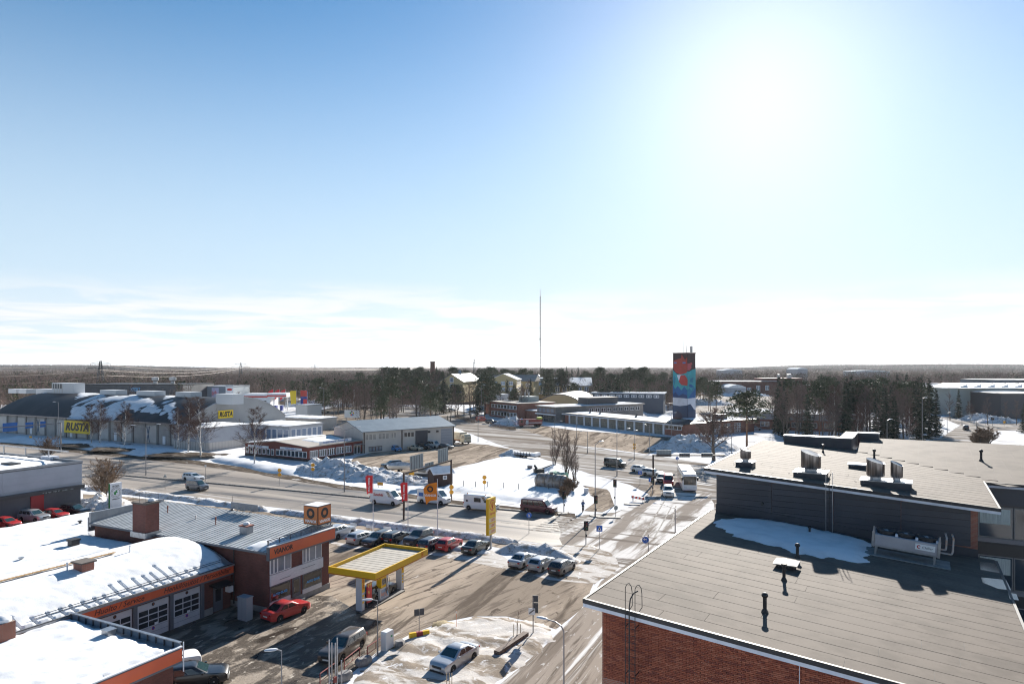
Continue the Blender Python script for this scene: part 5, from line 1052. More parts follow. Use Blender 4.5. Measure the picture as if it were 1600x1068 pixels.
flat_block('fire_station_link', 'low link with two white-framed doors between the fire station blocks', FS, -24.5, -15.6, -2, 10, 4.0, BRICK_RED, PALE_FELT, .4, .6, seed=54)
# painted hose tower
tw_c = FS.loc(Vector((60.5,240,0))); tw = at_frame(thing('painted_tower', 'tall slender tower with a red and teal mural of figures', 'tower'), FS, tw_c.x, tw_c.y)
TX, TY, TZ = 3.35, 2.05, 27.0
MB().box(-TX,TX,-TY,TY,0,TZ).build('shaft', mk('tower_dark',(.055,.03,.03),.7), tw); MB().box(-TX-.15,TX+.15,-TY-.15,TY+.15,TZ,TZ+.25).build('roof', mk('tower_cap',(.12,.07,.06),.6), tw)
mc = {n: mk('mural_'+n, c, .6, tuple(min(1,q*1.25) for q in c), .25) for n, c in dict(hair=(.05,.025,.03), face=(.28,.036,.024), face2=(.30,.05,.06), teal=(.03,.26,.30), teal2=(.02,.16,.26), blue=(.012,.09,.25), deep=(.01,.04,.13), white=(.48,.50,.56), navy=(.02,.045,.10), navy2=(.03,.03,.06), scarf=(.36,.035,.03), eye=(.04,.16,.38)).items()}
# outline per face: u across (0..1, left face then right face), z height
def mural(face, name, pts, lvl):
    d = .01+.012*lvl; mb = MB(); pts = [(u, 27-(27-z)*.835) for u, z in pts]
    if face == 'L': mb.extr([(-TX+u*2*TX,-TY-d,z) for u, z in pts][::-1], (0,-.01,0))
    else: mb.extr([(TX+d,-TY+u*2*TY,z) for u, z in pts], (.01,0,0))
    return mb.build('mural_patch', mc[name], tw)
for f, n, p, l in (
 ('L','teal',[(0,8.7),(1,8.7),(1,19.6),(.75,18.4),(.3,18.3),(0,20.0)],1),('R','teal',[(0,8.7),(1,8.7),(1,20.6),(.6,20.2),(.2,19.4),(0,19.4)],1),
 ('L','blue',[(0,8.2),(1,8.2),(1,11.8),(.8,13.2),(.6,11.6),(.35,13.4),(.15,12.0),(0,14.2)],2),('R','teal2',[(0,8.2),(1,8.2),(1,12),(.75,13.6),(.5,11.4),(.25,12.6),(0,11.8)],2),
 ('L','deep',[(0,8.25),(1,8.25),(1,9.6),(.7,10.2),(.4,9.2),(.2,10.8),(0,9.8)],3),('R','blue',[(.1,8.2),(1,8.2),(1,12.8),(.8,11.6),(.45,10.2)],3),
 ('L','white',[(0,5.2),(.5,4.9),(1,5.4),(1,8.3),(0,8.5)],4),('R','white',[(0,5.6),(.35,6.0),(.6,4.8),(.8,3.6),(1,3.4),(1,8.5),(0,8.3)],4),
 ('L','navy',[(0,.1),(1,.1),(1,5.5),(.5,5.0),(0,5.3)],5),('R','navy',[(0,.1),(1,.1),(1,3.3),(.8,3.5),(.6,4.7),(.35,5.9),(0,5.5)],5),
 ('L','navy2',[(.1,.2),(.7,.2),(.6,2.0),(.3,3.2)],6),
 ('L','face',[(.04,20.6),(.2,19.0),(.55,18.2),(.9,18.8),(1,20),(1,25.4),(.85,24.2),(.7,25.8),(.62,26.6),(.58,25.0),(.3,24.6),(.06,24.0)],3),
 ('L','eye',[(.08,22.9),(.25,22.8),(.28,23.3),(.1,23.4)],4),('L','eye',[(.68,22.8),(.88,22.8),(.9,23.3),(.7,23.4)],4),('L','scarf',[(.42,20.6),(.6,20.5),(.62,20.9),(.45,21.0)],4),('L','scarf',[(.46,21.6),(.58,21.6),(.56,22.2),(.48,22.2)],4),
 ('L','scarf',[(.2,19.2),(.5,18.3),(.95,18.9),(1,19.6),(.6,18.7),(.25,19.7)],5),
 ('L','white',[(.28,18.0),(.6,18.0),(.5,15.6),(.42,15.6)],3),('L','scarf',[(.55,17.8),(.85,18.0),(1,16.6),(1,13.6),(.62,13.8),(.42,15.2)],5),('R','scarf',[(0,16.4),(.05,16.2),(.04,14.2),(0,13.6)],5),
 ('R','face2',[(0,19.6),(.3,20.0),(.5,21.0),(.46,22.2),(.56,22.2),(.6,22.8),(.5,23.2),(.2,22.8),(0,22.9)],3),
 ('L','teal2',[(.02,15.2),(.14,13.5),(.2,16.8),(.08,18.0)],2),('R','teal2',[(.3,15.2),(.6,14.6),(.7,15.4),(.45,16.6),(.75,16.2),(.7,17.0),(.35,16.4)],3),('R','blue',[(.2,13.2),(.6,12.6),(.7,13.4),(.45,14.2),(.25,14.2)],3),
): mural(f, n, p, l)
for x, y, h in ((-2,0,3.2),(-.8,.5,4.8),(1.2,-.3,6.2),(.4,.8,2.6)): MB().tube((x,y,TZ),(x,y,TZ+h),.07,.03,5).build('aerial', GALV, tw)
for k in range(3): MB().box(2.2,3.0,.4,1.0,TZ+.4+k*.7,TZ+.95+k*.7).build('antenna_panel', GREY_FRAME, tw)
MB().tube((2.6,.7,TZ),(2.6,.7,TZ+3.2),.08).build('aerial', GALV, tw)
# further buildings
def ground_frame(px, py, ang): return Frame(W(px,py)[:2], math.radians(ang))
o = flat_block('low_brick_building','low brick building with a white snowy roof behind the big pine', ground_frame(1132,668,-25), 0, 45, 0, 22, 6.0, BRICK_RED, PALE_FELT, .6, 1.0, seed=60); MB().box(-.1,45.1,-.12,-.02,3.6,5.6).build('upper_band', GREY_SHEET, o)
for k in range(8): window(o,'S',-.02,2+k*5.2,5+k*5.2,1.0,2.8,1,WHITE_PAINT,f=.15)
o = flat_block('long_brick_school','long dark red brick school across the snowy car park', ground_frame(1118,616,-3), 0, 70, 0, 30, 10.5, BRICK_DARK, BLACK_FELT, .4, .5, seed=61)
for k in range(9): window(o,'S',0,4+k*7,7+k*7,3.5 if k%2 else 2.0,7.2 if k%3 else 5.5,1,WHITE_PAINT,GLASS_PALE,f=.25)
MB().box(38,69,2,26,10.5,13.0).build('upper_storey', BRICK_DARK, o); MB().box(52,54,10,12,13,16).build('vent_stack', GALV, o); MB().box(60,63,10,13,13,16).build('vent_stack', GALV, o)
o = gable_block('yellow_school_gable','yellow rendered school wing with tall gable and blue-grey roof', ground_frame(688,628,-14), 0, 15, 0, 40, 13.0, 17.6, YEL_RENDER, BLUE_ROOF, .5, axis='y')
window(o,'S',0,6.3,8.7,12.4,15.6,0,WHITE_PAINT,GLASS_PALE,f=.3); window(o,'S',0,6.3,8.7,8.6,11.6,0,WHITE_PAINT,GLASS_DARK,f=.3)
for k in range(2): window(o,'S',0,1.5+k*3,4+k*3,5.6,7.8,1,WHITE_PAINT,f=.3)
wallplate(o,'S',0,10,14,5.8,7,SIGN_BLUE,'name_board')
MB().lathe([(1.2,15.5),(1.1,18.6),(.2,20.5)],(7.5,16,0),10).build('spirelet', BLUE_ROOF, o)
MB().box(20,56,18,34,0,13).build('main_wing', YEL_RENDER, o); MB().loft([[(19,17,13),(19,35,13),(19,26,17)],[(57,17,13),(57,35,13),(57,26,17)]]).build('main_roof', PALE_FELT, o)
for r in range(3):
    for k in range(7): window(o,'S',18,22+k*4.8,24.6+k*4.8,1.8+r*3.8,4.2+r*3.8,1,WHITE_PAINT,GLASS_PALE,f=.3)
o = gable_block('yellow_apartment_block','four-storey yellow block with hipped snowy roof and white windows', ground_frame(766,634,-8), 0, 15, 0, 20, 15.0, 18.2, YEL_RENDER, SNOW_ROOF, .6, axis='y')
for r in range(4):
    for k in range(3): window(o,'S',0,1.6+k*4.5,4.0+k*4.5,1.6+r*3.4,3.8+r*3.4,1,WHITE_PAINT,GLASS_PALE,f=.3)
    for k in range(4): window(o,'E',15,2+k*4.6,4.4+k*4.6,1.6+r*3.4,3.8+r*3.4,1,WHITE_PAINT,GLASS_PALE,f=.3)
o = gable_block('yellow_school_hall','broad low yellow school with a wide snow-white roof', ground_frame(795,622,-4), 0, 58, 0, 46, 9.0, 14.2, YEL_RENDER, SNOW_ROOF, .8)
for k in range(11): window(o,'S',0,2+k*5.1,5+k*5.1,4.6,8.2,1,WHITE_PAINT,GLASS_PALE,f=.3)
MB().box(18,42,6,16,10,14).build('roof_monitor', BLUE_ROOF, o); MB().box(-1,60,-6,-.2,3.0,4.2).build('lean_to_roof', SNOW_ROOF, o)
for x in (20,36): MB().lathe([(.9,13),(.9,15.4),(1.4,15.6),(.2,16.6)],(x,23,0),8).build('roof_vent', GREY_SHEET, o)
o = at_frame(thing('arched_sports_hall','dark arched sports hall with yellow end wall behind the fire station','building'), ground_frame(832,646,-16))
arc2 = [(13*math.cos(math.pi*(1-i/14))+13, 9.5*math.sin(math.pi*i/14)) for i in range(15)]
MB().loft([[(x,y,z) for x, z in arc2] for y in (46,0)]).build('shell', mk('dark_arch',(.10,.11,.12),.6), o, 50); MB().loft([[(13+(x-13)*.96,y,z*.96) for x, z in arc2] for y in (-.02,-.15)]).build('end_wall', YEL_RENDER, o)
MB().box(26.5,60,14,30,0,9.5).build('side_wing', mk('slate_sheet',(.085,.10,.125),.6), o); MB().box(25.5,60.6,13.4,30.6,9.5,9.9).build('side_roof', SNOW_ROOF, o)
for k in range(9): window(o,'S',14,27.5+k*3.5,30+k*3.5,7.6,8.9,1,WHITE_PAINT,GLASS_PALE,f=.2)
o = gable_block('white_roofed_house','yellow house with a broad snow-white roof left of the tower', ground_frame(968,640,-18), 0, 17, 0, 12, 5.0, 8.5, YEL_RENDER, SNOW_ROOF, .6); MB().box(9,10,4,5,7.5,10).build('chimney', BRICK_DARK, o)
o = flat_block('stone_kiosk','small dark kiosk in the snow left of the tower', ground_frame(1043,640,-10), 0, 4.5, 0, 4, 3.4, GREY_SHEET, PALE_FELT, .3)
o = flat_block('garden_wing','small white-topped annexe left of the fire station office', FS, -62, -49, 0, 12, 5.2, BRICK_RED, PALE_FELT, .4, None, seed=64); MB().box(-62,-56,2,9,5.2,9.5).build('white_box', WHITE_PAINT, o); window(o,'S',2,-60.5,-57,6.6,9,0,WHITE_PAINT,GLASS_DARK,f=.2)
# industry on the right
IF = ground_frame(1470, 648, -6)
o = flat_block('industrial_hall','long pale industrial hall with saw-tooth rooflights on the right', IF, 4, 62, 0, 50, 12.5, GREEN_GREY, PALE_FELT, .4, .5, seed=70)
for k in range(8): MB().hexa([(12+k*6,8,12.5),(16+k*6,8,12.5),(16+k*6,30,12.5),(12+k*6,30,12.5),(12+k*6,8,12.7),(16+k*6,8,14.2),(16+k*6,30,14.2),(12+k*6,30,12.7)]).build('rooflight', WHITE_PAINT, o)
wallplate(o,'S',0,24,32,0,9,DARK_SHEET,'gateway',.1); wallplate(o,'S',0,18,22,6,11,GREY_SHEET,'panel',.1); window(o,'S',0,40,61,2,9.5,5,WHITE_PAINT,GLASS_PALE,f=.3,rows=3); MB().box(40,62,-.6,-.05,0,2.2).build('brick_plinth', BRICK_DARK, o)
MB().box(14,34,-16,-4,3.4,3.9).build('awning', mk('olive_tarp',(.10,.14,.08),.7), o); MB().box(13.5,34.5,-16.5,-3.5,3.903,4.1).build('awning_snow', SNOW_ROOF, o)
for x in (15,24,33): MB().tube((x,-15.5,0),(x,-15.5,3.4),.12).build('awning_post', DARK_SHEET, o)
flat_block('dark_shed','large dark windowless shed at the right edge', ground_frame(1564,654,-4), 0, 60, 0, 30, 11.0, mk('charcoal_shed',(.06,.058,.065),.6), PALE_FELT, .3, .5, seed=71)
flat_block('blue_factory','long blue-grey factory behind the dark shed', ground_frame(1556,622,-2), 0, 120, 0, 40, 13.0, mk('factory_blue',(.12,.15,.19),.6), PALE_FELT, .3, .4, seed=72)
for px0, px1, lb in ((1466,1494,'white vehicle hall with snowy roof left of the factory chimneys'),(1514,1534,'small white hall with a pale gable behind the industrial hall'),(1534,1550,'small white hall with an orange door behind the industrial hall')):
    a, b = W(px0,618), W(px1,618); flat_block('white_hall', lb, Frame(a[:2],0), 0, (b-a).length, 0, 25, 9.0, WHITE_PAINT, SNOW_ROOF, .3)
# beyond the arched store
o = flat_block('black_retail_box','long black retail box with blue sign behind the arched store roof', ground_frame(125,638,-6), 0, 58, 0, 30, 13.0, DARK_SHEET, BLACK_FELT, .2)
sg = wallplate(o,'S',0,xpx(ground_frame(125,638,-6),0,202),xpx(ground_frame(125,638,-6),0,221),8.5,12,mk('sign_night',(.03,.04,.06),.4),'sign_board',.1); lettering('XPERT', 2.6, mk('neon_blue',(.10,.35,.60),.4), sg, ((xpx(ground_frame(125,638,-6),0,202)+xpx(ground_frame(125,638,-6),0,221))/2,-.12,10.2), -math.pi/2, bold=.03, depth=.01, sx=.75)
for x in (36,46): MB().lathe([(1,13),(1,14.5),(1.8,15),(1.8,16.5),(.3,16.7)],(x,10,0),10).build('roof_vent', GALV, o)
wallplate(o,'E',58,4,16,0,6,RED_P,'red_bay',.1)
o = flat_block('grey_retail_box','pale blue-grey retail box with a poster panel behind the arched store', ground_frame(316,635,-4), 0, 18, 0, 20, 11.5, mk('blue_grey_box',(.17,.21,.25),.6), GALV_ROOF, .2)
wallplate(o,'S',0,5.5,9.5,3,10.5,mk('poster_lilac',(.45,.45,.62),.5,(.5,.2,.25),.35,.52,.6),'poster',.1); wallplate(o,'S',0,13.5,18,7,12.0,WHITE_PAINT,'sign_board',.1); mb = MB(); mb.sphere((15.8,-.12,9.6),1.6,10,sq=(1,.05,.45)); mb.build('logo', RED_P, o)
fp = at_frame(thing('far_petrol_station','white far petrol station with a red-striped canopy','petrol station'), ground_frame(372,642,-4))
MB().box(0,14,6,16,0,8.5).build('shop', WHITE_PAINT, fp); MB().box(14.2,24,2,12,7.0,9.0).build('canopy', WHITE_PAINT, fp); MB().box(14.1,24.1,1.85,1.97,7.3,8.0).build('canopy_stripe', RED_P, fp); MB().box(0.2,13,5.85,5.98,6.6,7.4).build('shop_stripe', RED_P, fp)
for x in (15.5,22.5): MB().tube((x,7,0),(x,7,7),.3).build('canopy_post', WHITE_PAINT, fp)
for x in (17,20): MB().box(x-.5,x+.5,5,7,0,2.6).build('fuel_pump', mk('pump_blue',(.03,.05,.25),.5), fp)
wallplate(fp,'S',6,1,12,.5,5,GLASS_DARK,'shop_window',.05)
p = W(475,642); t = thing('far_price_pylon','red and navy price pylon of the far petrol station','sign',(p.x,p.y,0)); MB().box(-1.6,1.6,-.4,.4,0,10.4).build('panel', mk('pump_blue',(0,0,0)), t); MB().box(-1.62,1.62,-.45,-.402,7.4,10.4).build('head', RED_P, t); MB().box(-.2,1.6,-.5,-.46,3,6).build('price_board', mk('signal_red',(.7,.03,.03),.4), t)
# landmarks on the skyline
def at_dist(px, Y): return Vector(((px-800)*Y/F, Y, 0))
p = at_dist(676, 520); t = thing('brick_smokestack','tall round brick smokestack above the trees','chimney',p); MB().tube((0,0,0),(0,0,ZT(565,520)),2.3,1.75,14).build('stack', mk('stack_brick',(.16,.075,.055),.8), t, True); MB().tube((0,0,ZT(566,520)),(0,0,ZT(564.5,520)),1.95,1.95,14).build('rim', mk('stack_rim',(.10,.05,.04),.8), t)
p = at_dist(844, 1500); t = thing('radio_mast','very tall thin guyed radio mast on the skyline','mast',p); zt = ZT(452,1500); mb = MB()
for k in range(3): a = k*2.094; mb.tube((1.0*math.cos(a),1.0*math.sin(a),0),(1.0*math.cos(a),1.0*math.sin(a),zt*.92),.42,.42,4)
for k in range(70):
    z = k*zt*.92/70; a = (k%3)*2.094; mb.tube((1.0*math.cos(a),1.0*math.sin(a),z),(1.0*math.cos(a+2.094),1.0*math.sin(a+2.094),z+zt*.92/70),.3,.3,3)
mb.build('lattice', mk('mast_steel',(.10,.095,.095),.8), t); MB().tube((0,0,zt*.9),(0,0,zt),.5,.3,6).build('top_aerial', mk('mast_red',(.3,.12,.1),.6), t); MB().lathe([(1.4,zt*.42),(1.6,zt*.425),(1.6,zt*.435),(1.4,zt*.44)],n=8).build('platform', mk('mast_steel',(0,0,0)), t)
def pylon(px, py_base, py_top, Y, label, w=9):
    p = at_dist(px, Y); t = thing('power_pylon', label, 'pylon', p, .2); h = ZT(py_top, Y); mb = MB()
    for sx in (-1,1):
        for sy in (-1,1): mb.tube((sx*3,sy*3,0),(sx*.5,sy*.5,h*.97),.3,.2,4)
    for k in range(12):
        f0, f1 = k/12, (k+1)/12; a0, a1 = 3-2.5*f0, 3-2.5*f1
        for s in (-1,1): mb.tube((-a0,s*a0,h*f0),(a1,s*a1,h*f1),.14,.14,3); mb.tube((s*a0,-a0,h*f0),(s*a1,a1,h*f1),.14,.14,3)
    PS = mk('pylon_steel',(.09,.095,.10),.7); mb.build('lattice', PS, t)
    for z, ww in ((h*.80,w),(h*.92,w*.7)):
        MB().bar((-ww,0,z),(ww,0,z),.35,.35).build('cross_arm', PS, t)
        for s in (-1,1): MB().bar((s*ww,0,z),(0,0,z+1.6),.14).build('arm_stay', PS, t); MB().tube((s*ww,0,z),(s*ww,0,z-1.8),.12,.12,5).build('insulator', mk('insulator',(.10,.06,.05),.4), t)
    return p, h
PA = pylon(157, 612, 563, 480, 'lattice power pylon left of the louvred roof box')
PB = pylon(376, 592, 566, 900, 'distant lattice power pylon above the retail boxes', 11)
pylon(492, 580, 569, 1500, 'faint far power pylon right of the second one'); pylon(741, 585, 560, 1100, 'wide steel frame pylon on the skyline left of the radio mast', 12)
WIRE = mk('power_line_alu', (.34,.28,.23), .6)
def wire(label, a, b, sag, r=.16):
    mb = MB(); pts = []
    for k in range(25): f = k/24; p = Vector(a).lerp(Vector(b), f); p.z -= sag*4*f*(1-f); pts.append(p)
    mb.path(pts, r, 4); mb.build('power_line', WIRE, label=label, cat='cable', group='high-voltage lines over the woods')
A0 = at_dist(-260, 330)
for k, (za, pa, zb, pb, dx) in enumerate(((24,24.5,24,23.5,-4),(18.5,20.0,21.0,22.0,0),(13.0,16.0,19.0,21.0,4))):
    nm = ('topmost','middle','lowest')[k]
    wire(f'{nm} power line left of the near pylon', (A0.x,A0.y,za), (PA[0].x+dx,PA[0].y,pa), 3, .08); wire(f'{nm} power line between the two pylons', (PA[0].x+dx,PA[0].y,pa), (PB[0].x+dx,PB[0].y,pb), 5, .13); wire(f'{nm} power line right of the distant pylon', (PB[0].x+dx,PB[0].y,pb), (-150,1500,pb-1), 5, .2)
# ------------------------------------------------------------------ vehicles
def paint(name, c, metal=.0, rough=.32): return mk('paint_'+name, c, rough, metal=metal, coat=.6, spec=.5)
PAINT = {n: paint(n, c, m) for n, c, m in (('silver',(.42,.43,.45),.5),('white',(.72,.72,.72),0),('black',(.012,.013,.016),0),('graphite',(.055,.056,.062),.4),('brown',(.10,.082,.070),.5),('red',(.42,.025,.025),0),('maroon',(.075,.012,.022),.2),('navy',(.02,.03,.055),.3),('blue',(.06,.22,.48),0),('beige',(.42,.37,.28),0),('slate',(.085,.10,.125),.4),('darkgreen',(.02,.028,.026),.3),('offwhite',(.55,.55,.53),0))}
CAR_GLASS = mk('car_glass', (.012,.016,.02), .05, spec=.9); TYRE = mk('tyre', (.014,.014,.015), .85); RIM = mk('wheel_rim', (.30,.30,.31), .3, metal=.7)
LAMP_CLEAR = mk('lamp_clear', (.62,.63,.64), .12, spec=.9); LAMP_RED = mk('lamp_red', (.40,.012,.012), .2); PLATE = mk('number_plate', (.62,.62,.60), .5); TRIM_BLACK = mk('black_trim', (.018,.018,.019), .6); WSCREEN = mk('windscreen_glass', (.02,.045,.05), .05, spec=.9)
CARS = dict(
 sedan=dict(L=4.45,W=1.74,H=1.44,hood=.86,belt=.95,tail=.98,gb=(-1.62,-.82,.22,1.02),wb=(-1.28,1.35),r=.31,cl=.19,sw=((.10,.46),(.49,.86))),
 wagon=dict(L=4.70,W=1.80,H=1.48,hood=.88,belt=.97,tail=.98,gb=(-2.24,-1.98,.20,1.02),wb=(-1.33,1.42),r=.32,cl=.19,sw=((.06,.32),(.35,.60),(.63,.88))),
 hatch=dict(L=4.15,W=1.74,H=1.46,hood=.88,belt=.97,tail=.98,gb=(-1.98,-1.50,.20,1.05),wb=(-1.28,1.28),r=.31,cl=.19,sw=((.10,.42),(.45,.84))),
 suv=dict(L=4.70,W=1.88,H=1.70,hood=1.05,belt=1.12,tail=1.12,gb=(-2.24,-2.02,.15,1.0),wb=(-1.36,1.42),r=.37,cl=.26,sw=((.06,.32),(.35,.60),(.63,.88))),
 mpv=dict(L=4.40,W=1.80,H=1.82,hood=1.02,belt=1.10,tail=1.10,gb=(-2.14,-2.05,.55,1.35),wb=(-1.32,1.40),r=.31,cl=.19,sw=((.05,.34),(.37,.64),(.67,.90))),
 van=dict(L=5.55,W=2.02,H=2.40,hood=1.12,belt=1.25,tail=1.25,gb=(-2.72,-2.66,1.10,2.05),wb=(-1.75,1.85),r=.35,cl=.24,sw=((.80,.93),)),
 oldvan=dict(L=5.60,W=2.0,H=2.05,hood=1.05,belt=1.15,tail=1.15,gb=(-2.72,-2.60,1.05,1.75),wb=(-1.65,1.75),r=.36,cl=.25,sw=((.06,.26),(.29,.49),(.52,.72),(.76,.92))),
 minibus=dict(L=4.9,W=1.92,H=1.98,hood=1.05,belt=1.12,tail=1.12,gb=(-2.40,-2.32,1.0,1.75),wb=(-1.45,1.60),r=.33,cl=.22,sw=((.06,.36),(.39,.66),(.70,.90))),
)
def car_proto(k):
    p = CARS[k]; L, Wd, Hh = p['L'], p['W'], p['H']; h = L/2; parts = {}
    xd, xc, xb, xa = p['gb']; r = p['r']; ra = r+.06
    def belt(x):
        if x > xa: t = (x-xa)/(h-xa); return p['belt']+(p['hood']-p['belt'])*min(1,t*1.25) - (.20*max(0,(t-.72)/.28)**2)
        if x < xd: t = (xd-x)/max(.05,h+xd); return p['tail'] - .16*max(0,(t-.6)/.4)**2
        return p['belt']
    def wid(x):
        t = abs(x)/h; return Wd/2*(1-.20*max(0,(t-.72)/.28)**2.2)
    xs = sorted(set([-h,-h+.03,-h+.12,-h+.3,xd,xa,xa+.25,h-.5,h-.28,h-.12,h-.04,h] + [w+d for w in p['wb'] for d in (-ra-.01,-ra,-ra*.86,-ra*.6,-ra*.3,0,ra*.3,ra*.6,ra*.86,ra,ra+.01)]))
    rings = []
    for x in xs:
        zb = p['cl'] + .10*max(0,(abs(x)/h-.9)/.1)
        for w in p['wb']:
            if abs(x-w) <= ra: zb = max(zb, r+math.sqrt(max(0,ra*ra-(x-w)**2)))
        zt = belt(x); w = wid(x); e = 1-(.10 if abs(abs(x)-h) < .02 else 0)
        zt2 = zt-(.06 if abs(abs(x)-h) < .02 else 0); hh = zt2-zb
        half = [(w*.90*e,zb),(w*.985*e,zb+.07*hh),(w*e,zb+.42*hh),(w*.985*e,zb+.78*hh),(w*.945*e,zt2-.012),(w*.60*e,zt2+.018)]
        rings.append([(x,y,z) for y, z in half] + [(x,0,zt2+.028)] + [(x,-y,z) for y, z in reversed(half)])
    parts['body'] = [(MB().loft(rings).mesh('body', PAINT['white'], 35))]
    zb0 = p['belt']-.01; wb_, wr = Wd/2*.90, Wd/2*.72
    if k in ('van','minibus','oldvan'): wr = Wd/2*.84
    def outl(x0, x1, w, z, c): return [(x0+c,-w,z),(x1-c,-w,z),(x1,-w+c*.9,z),(x1,w-c*.9,z),(x1-c,w,z),(x0+c,w,z),(x0,w-c*.9,z),(x0,-w+c*.9,z)]
    z1 = Hh-.09; lv = [outl(xd,xa,wb_,zb0,.10), outl(xc-.05,xb+.06,wr+.02,z1,.08), outl(xc+.08,xb-.08,wr-.06,Hh-.02,.10), outl(xc+.4,xb-.35,wr-.3,Hh,.12)]
    parts['cabin'] = [MB().loft(lv).mesh('cabin', PAINT['white'], 35)]
    def pane(a, b, c, d, m):      # quad from base corners a,b up to roof corners c,d, pushed out a little
        a, b, c, d = (Vector(q) for q in (a,b,c,d)); n = (b-a).cross(d-a).normalized()*.012; return MB().add([q+n for q in (a,b,c,d)], [(0,1,2,3)]).mesh('pane', m)
    def lerp3(a, b, t): return Vector(a).lerp(Vector(b), t)
    def face_quad(B0, B1, T0, T1, u0, u1, v0, v1):
        f = lambda u, v: lerp3(lerp3(B0,B1,u), lerp3(T0,T1,u), v); return f(u0,v0), f(u1,v0), f(u1,v1), f(u0,v1)
    A, B = lv[0], lv[1]
    parts['windscreen'] = [pane(*face_quad(A[2],A[3],B[2],B[3],.04,.96,.08,.95), WSCREEN)]
    parts['rear_window'] = [pane(*face_quad(A[6],A[7],B[6],B[7],.06,.94,.22 if k != 'sedan' else .10,.92), CAR_GLASS)] if k != 'van' else []
    parts['side_window'] = [pane(*face_quad(A[0],A[1],B[0],B[1],u0,u1,.10,.90), CAR_GLASS) for u0,u1 in p['sw']] + [pane(*face_quad(A[4],A[5],B[4],B[5],1-u1,1-u0,.10,.90), CAR_GLASS) for u0,u1 in p['sw']]
    ty = MB().lathe([(r*.6,-.10),(r*.92,-.105),(r,-.08),(r,.08),(r*.92,.105),(r*.6,.10)], n=18); rim = MB().lathe([(r*.60,.092),(r*.52,.085),(r*.2,.10),(.01,.105)], n=10)
    for m in (ty, rim): m.v = [(x, -z, y) for x, y, z in m.v]      # axle along y, outer side towards -y
    parts['tyre'] = ty.mesh('wheel', TYRE, 40); parts['rim'] = rim.mesh('rim', RIM, 40)
    parts['wheels'] = [(w, s*(Wd/2-.115), r, s) for w in p['wb'] for s in (-1,1)]
    zl = p['hood']-.22; we = wid(h-.1)
    parts['headlight'] = [MB().hexa([(h-.24,s*we*.55,zl-.04),(h-.02,s*we*.55,zl-.04),(h-.16,s*we*1.0,zl-.03),(h-.30,s*we*1.01,zl-.03),(h-.28,s*we*.55,zl+.10),(h-.05,s*we*.55,zl+.08),(h-.20,s*we*.99,zl+.11),(h-.34,s*we*1.0,zl+.11)] if s > 0 else [(h-.30,s*we*1.01,zl-.03),(h-.16,s*we,zl-.03),(h-.02,s*we*.55,zl-.04),(h-.24,s*we*.55,zl-.04),(h-.34,s*we,zl+.11),(h-.20,s*we*.99,zl+.11),(h-.05,s*we*.55,zl+.08),(h-.28,s*we*.55,zl+.10)]).mesh('headlight', LAMP_CLEAR) for s in (-1,1)]
    wr_ = wid(-h+.1); zt = p['tail']-.26; tall = .22 if k in ('sedan','hatch') else .38
    parts['tail_light'] = [MB().box(-h-.015,-h+.16,min(s*wr_*.70,s*wr_*.985),max(s*wr_*.70,s*wr_*.985),zt,zt+tall*.6).mesh('tail_light', LAMP_RED) for s in (-1,1)]
    parts['grille'] = [MB().box(h-.06,h+.012,-.42,.42,zl-.10,zl+.06).mesh('grille', TRIM_BLACK)]
    parts['number_plate'] = [MB().box(h-.02,h+.022,-.26,.26,.40,.51).mesh('number_plate', PLATE), MB().box(-h-.022,-h+.02,-.26,.26,zt-.16 if k == 'sedan' else .62,(zt-.16 if k == 'sedan' else .62)+.11).mesh('number_plate', PLATE)]
    parts['bumper'] = [MB().box(h-.10,h+.016,-we*.8,we*.8,.22,.36).mesh('bumper', TRIM_BLACK), MB().box(-h-.016,-h+.10,-wr_*.82,wr_*.82,.24,.38).mesh('bumper', TRIM_BLACK)]
    parts['mirror'] = [MB().box(xa-.38,xa-.24,min(s*Wd*.50,s*Wd*.58),max(s*Wd*.50,s*Wd*.58),p['belt']-.02,p['belt']+.13).mesh('mirror', PAINT['white'], ) for s in (-1,1)]
    return parts
PROTO = {}
def car(kind, col, px, py, deg, label, group=None, detail=True, at=None, name=None):
    if kind not in PROTO: PROTO[kind] = car_proto(kind)
    P = PROTO[kind]; c = at or W(px, py); nm = name or {'van':'delivery_van','oldvan':'passenger_van','minibus':'minibus'}.get(kind, 'parked_car')
    t = thing(nm, label, {'van':'van','oldvan':'van','minibus':'van'}.get(kind, 'car'), (c.x,c.y,.02), math.radians(deg), group)
    mp = PAINT[col]
    for n in ('body','cabin','windscreen','rear_window','side_window','headlight','tail_light','grille','number_plate','bumper','mirror'):
        if not detail and n in ('grille','number_plate','mirror','bumper'): continue
        for me in P[n]:
            o = put(me, n, t)
            if n in ('body','cabin','mirror'): o.material_slots[0].link = 'OBJECT'; o.material_slots[0].material = mp
    for x, y, z, s in P['wheels']:
        w = put(P['tyre'], 'wheel', t, (x,y,z)); 
        if s > 0: w.rotation_euler = (0,0,math.pi)
        if detail: put(P['rim'], 'rim', w)
    return t
G1 = 'cars parked in the row behind the petrol station'; G2 = 'vehicles driving on the main road'; G3 = 'three cars parked before the snow heap'; G4 = 'cars waiting at the junction'; G5 = 'cars in front of the warehouse'; G6 = 'cars in the far car parks'
car('wagon','white',302,750,-25,'white estate car on the main road beside the grey people carrier',G2,name='driving_car')
car('mpv','slate',308,765,-25,'grey people carrier on the near lane of the main road',G2,name='driving_car')
v = car('van','white',604,787,-24,'tall white delivery van with red lettering behind the first red flag',G2); lettering('Sundvik', .62, RED_P, v, (-1.0,-1.0,1.62), -math.pi/2, bold=.015, shear=.2, depth=.004)
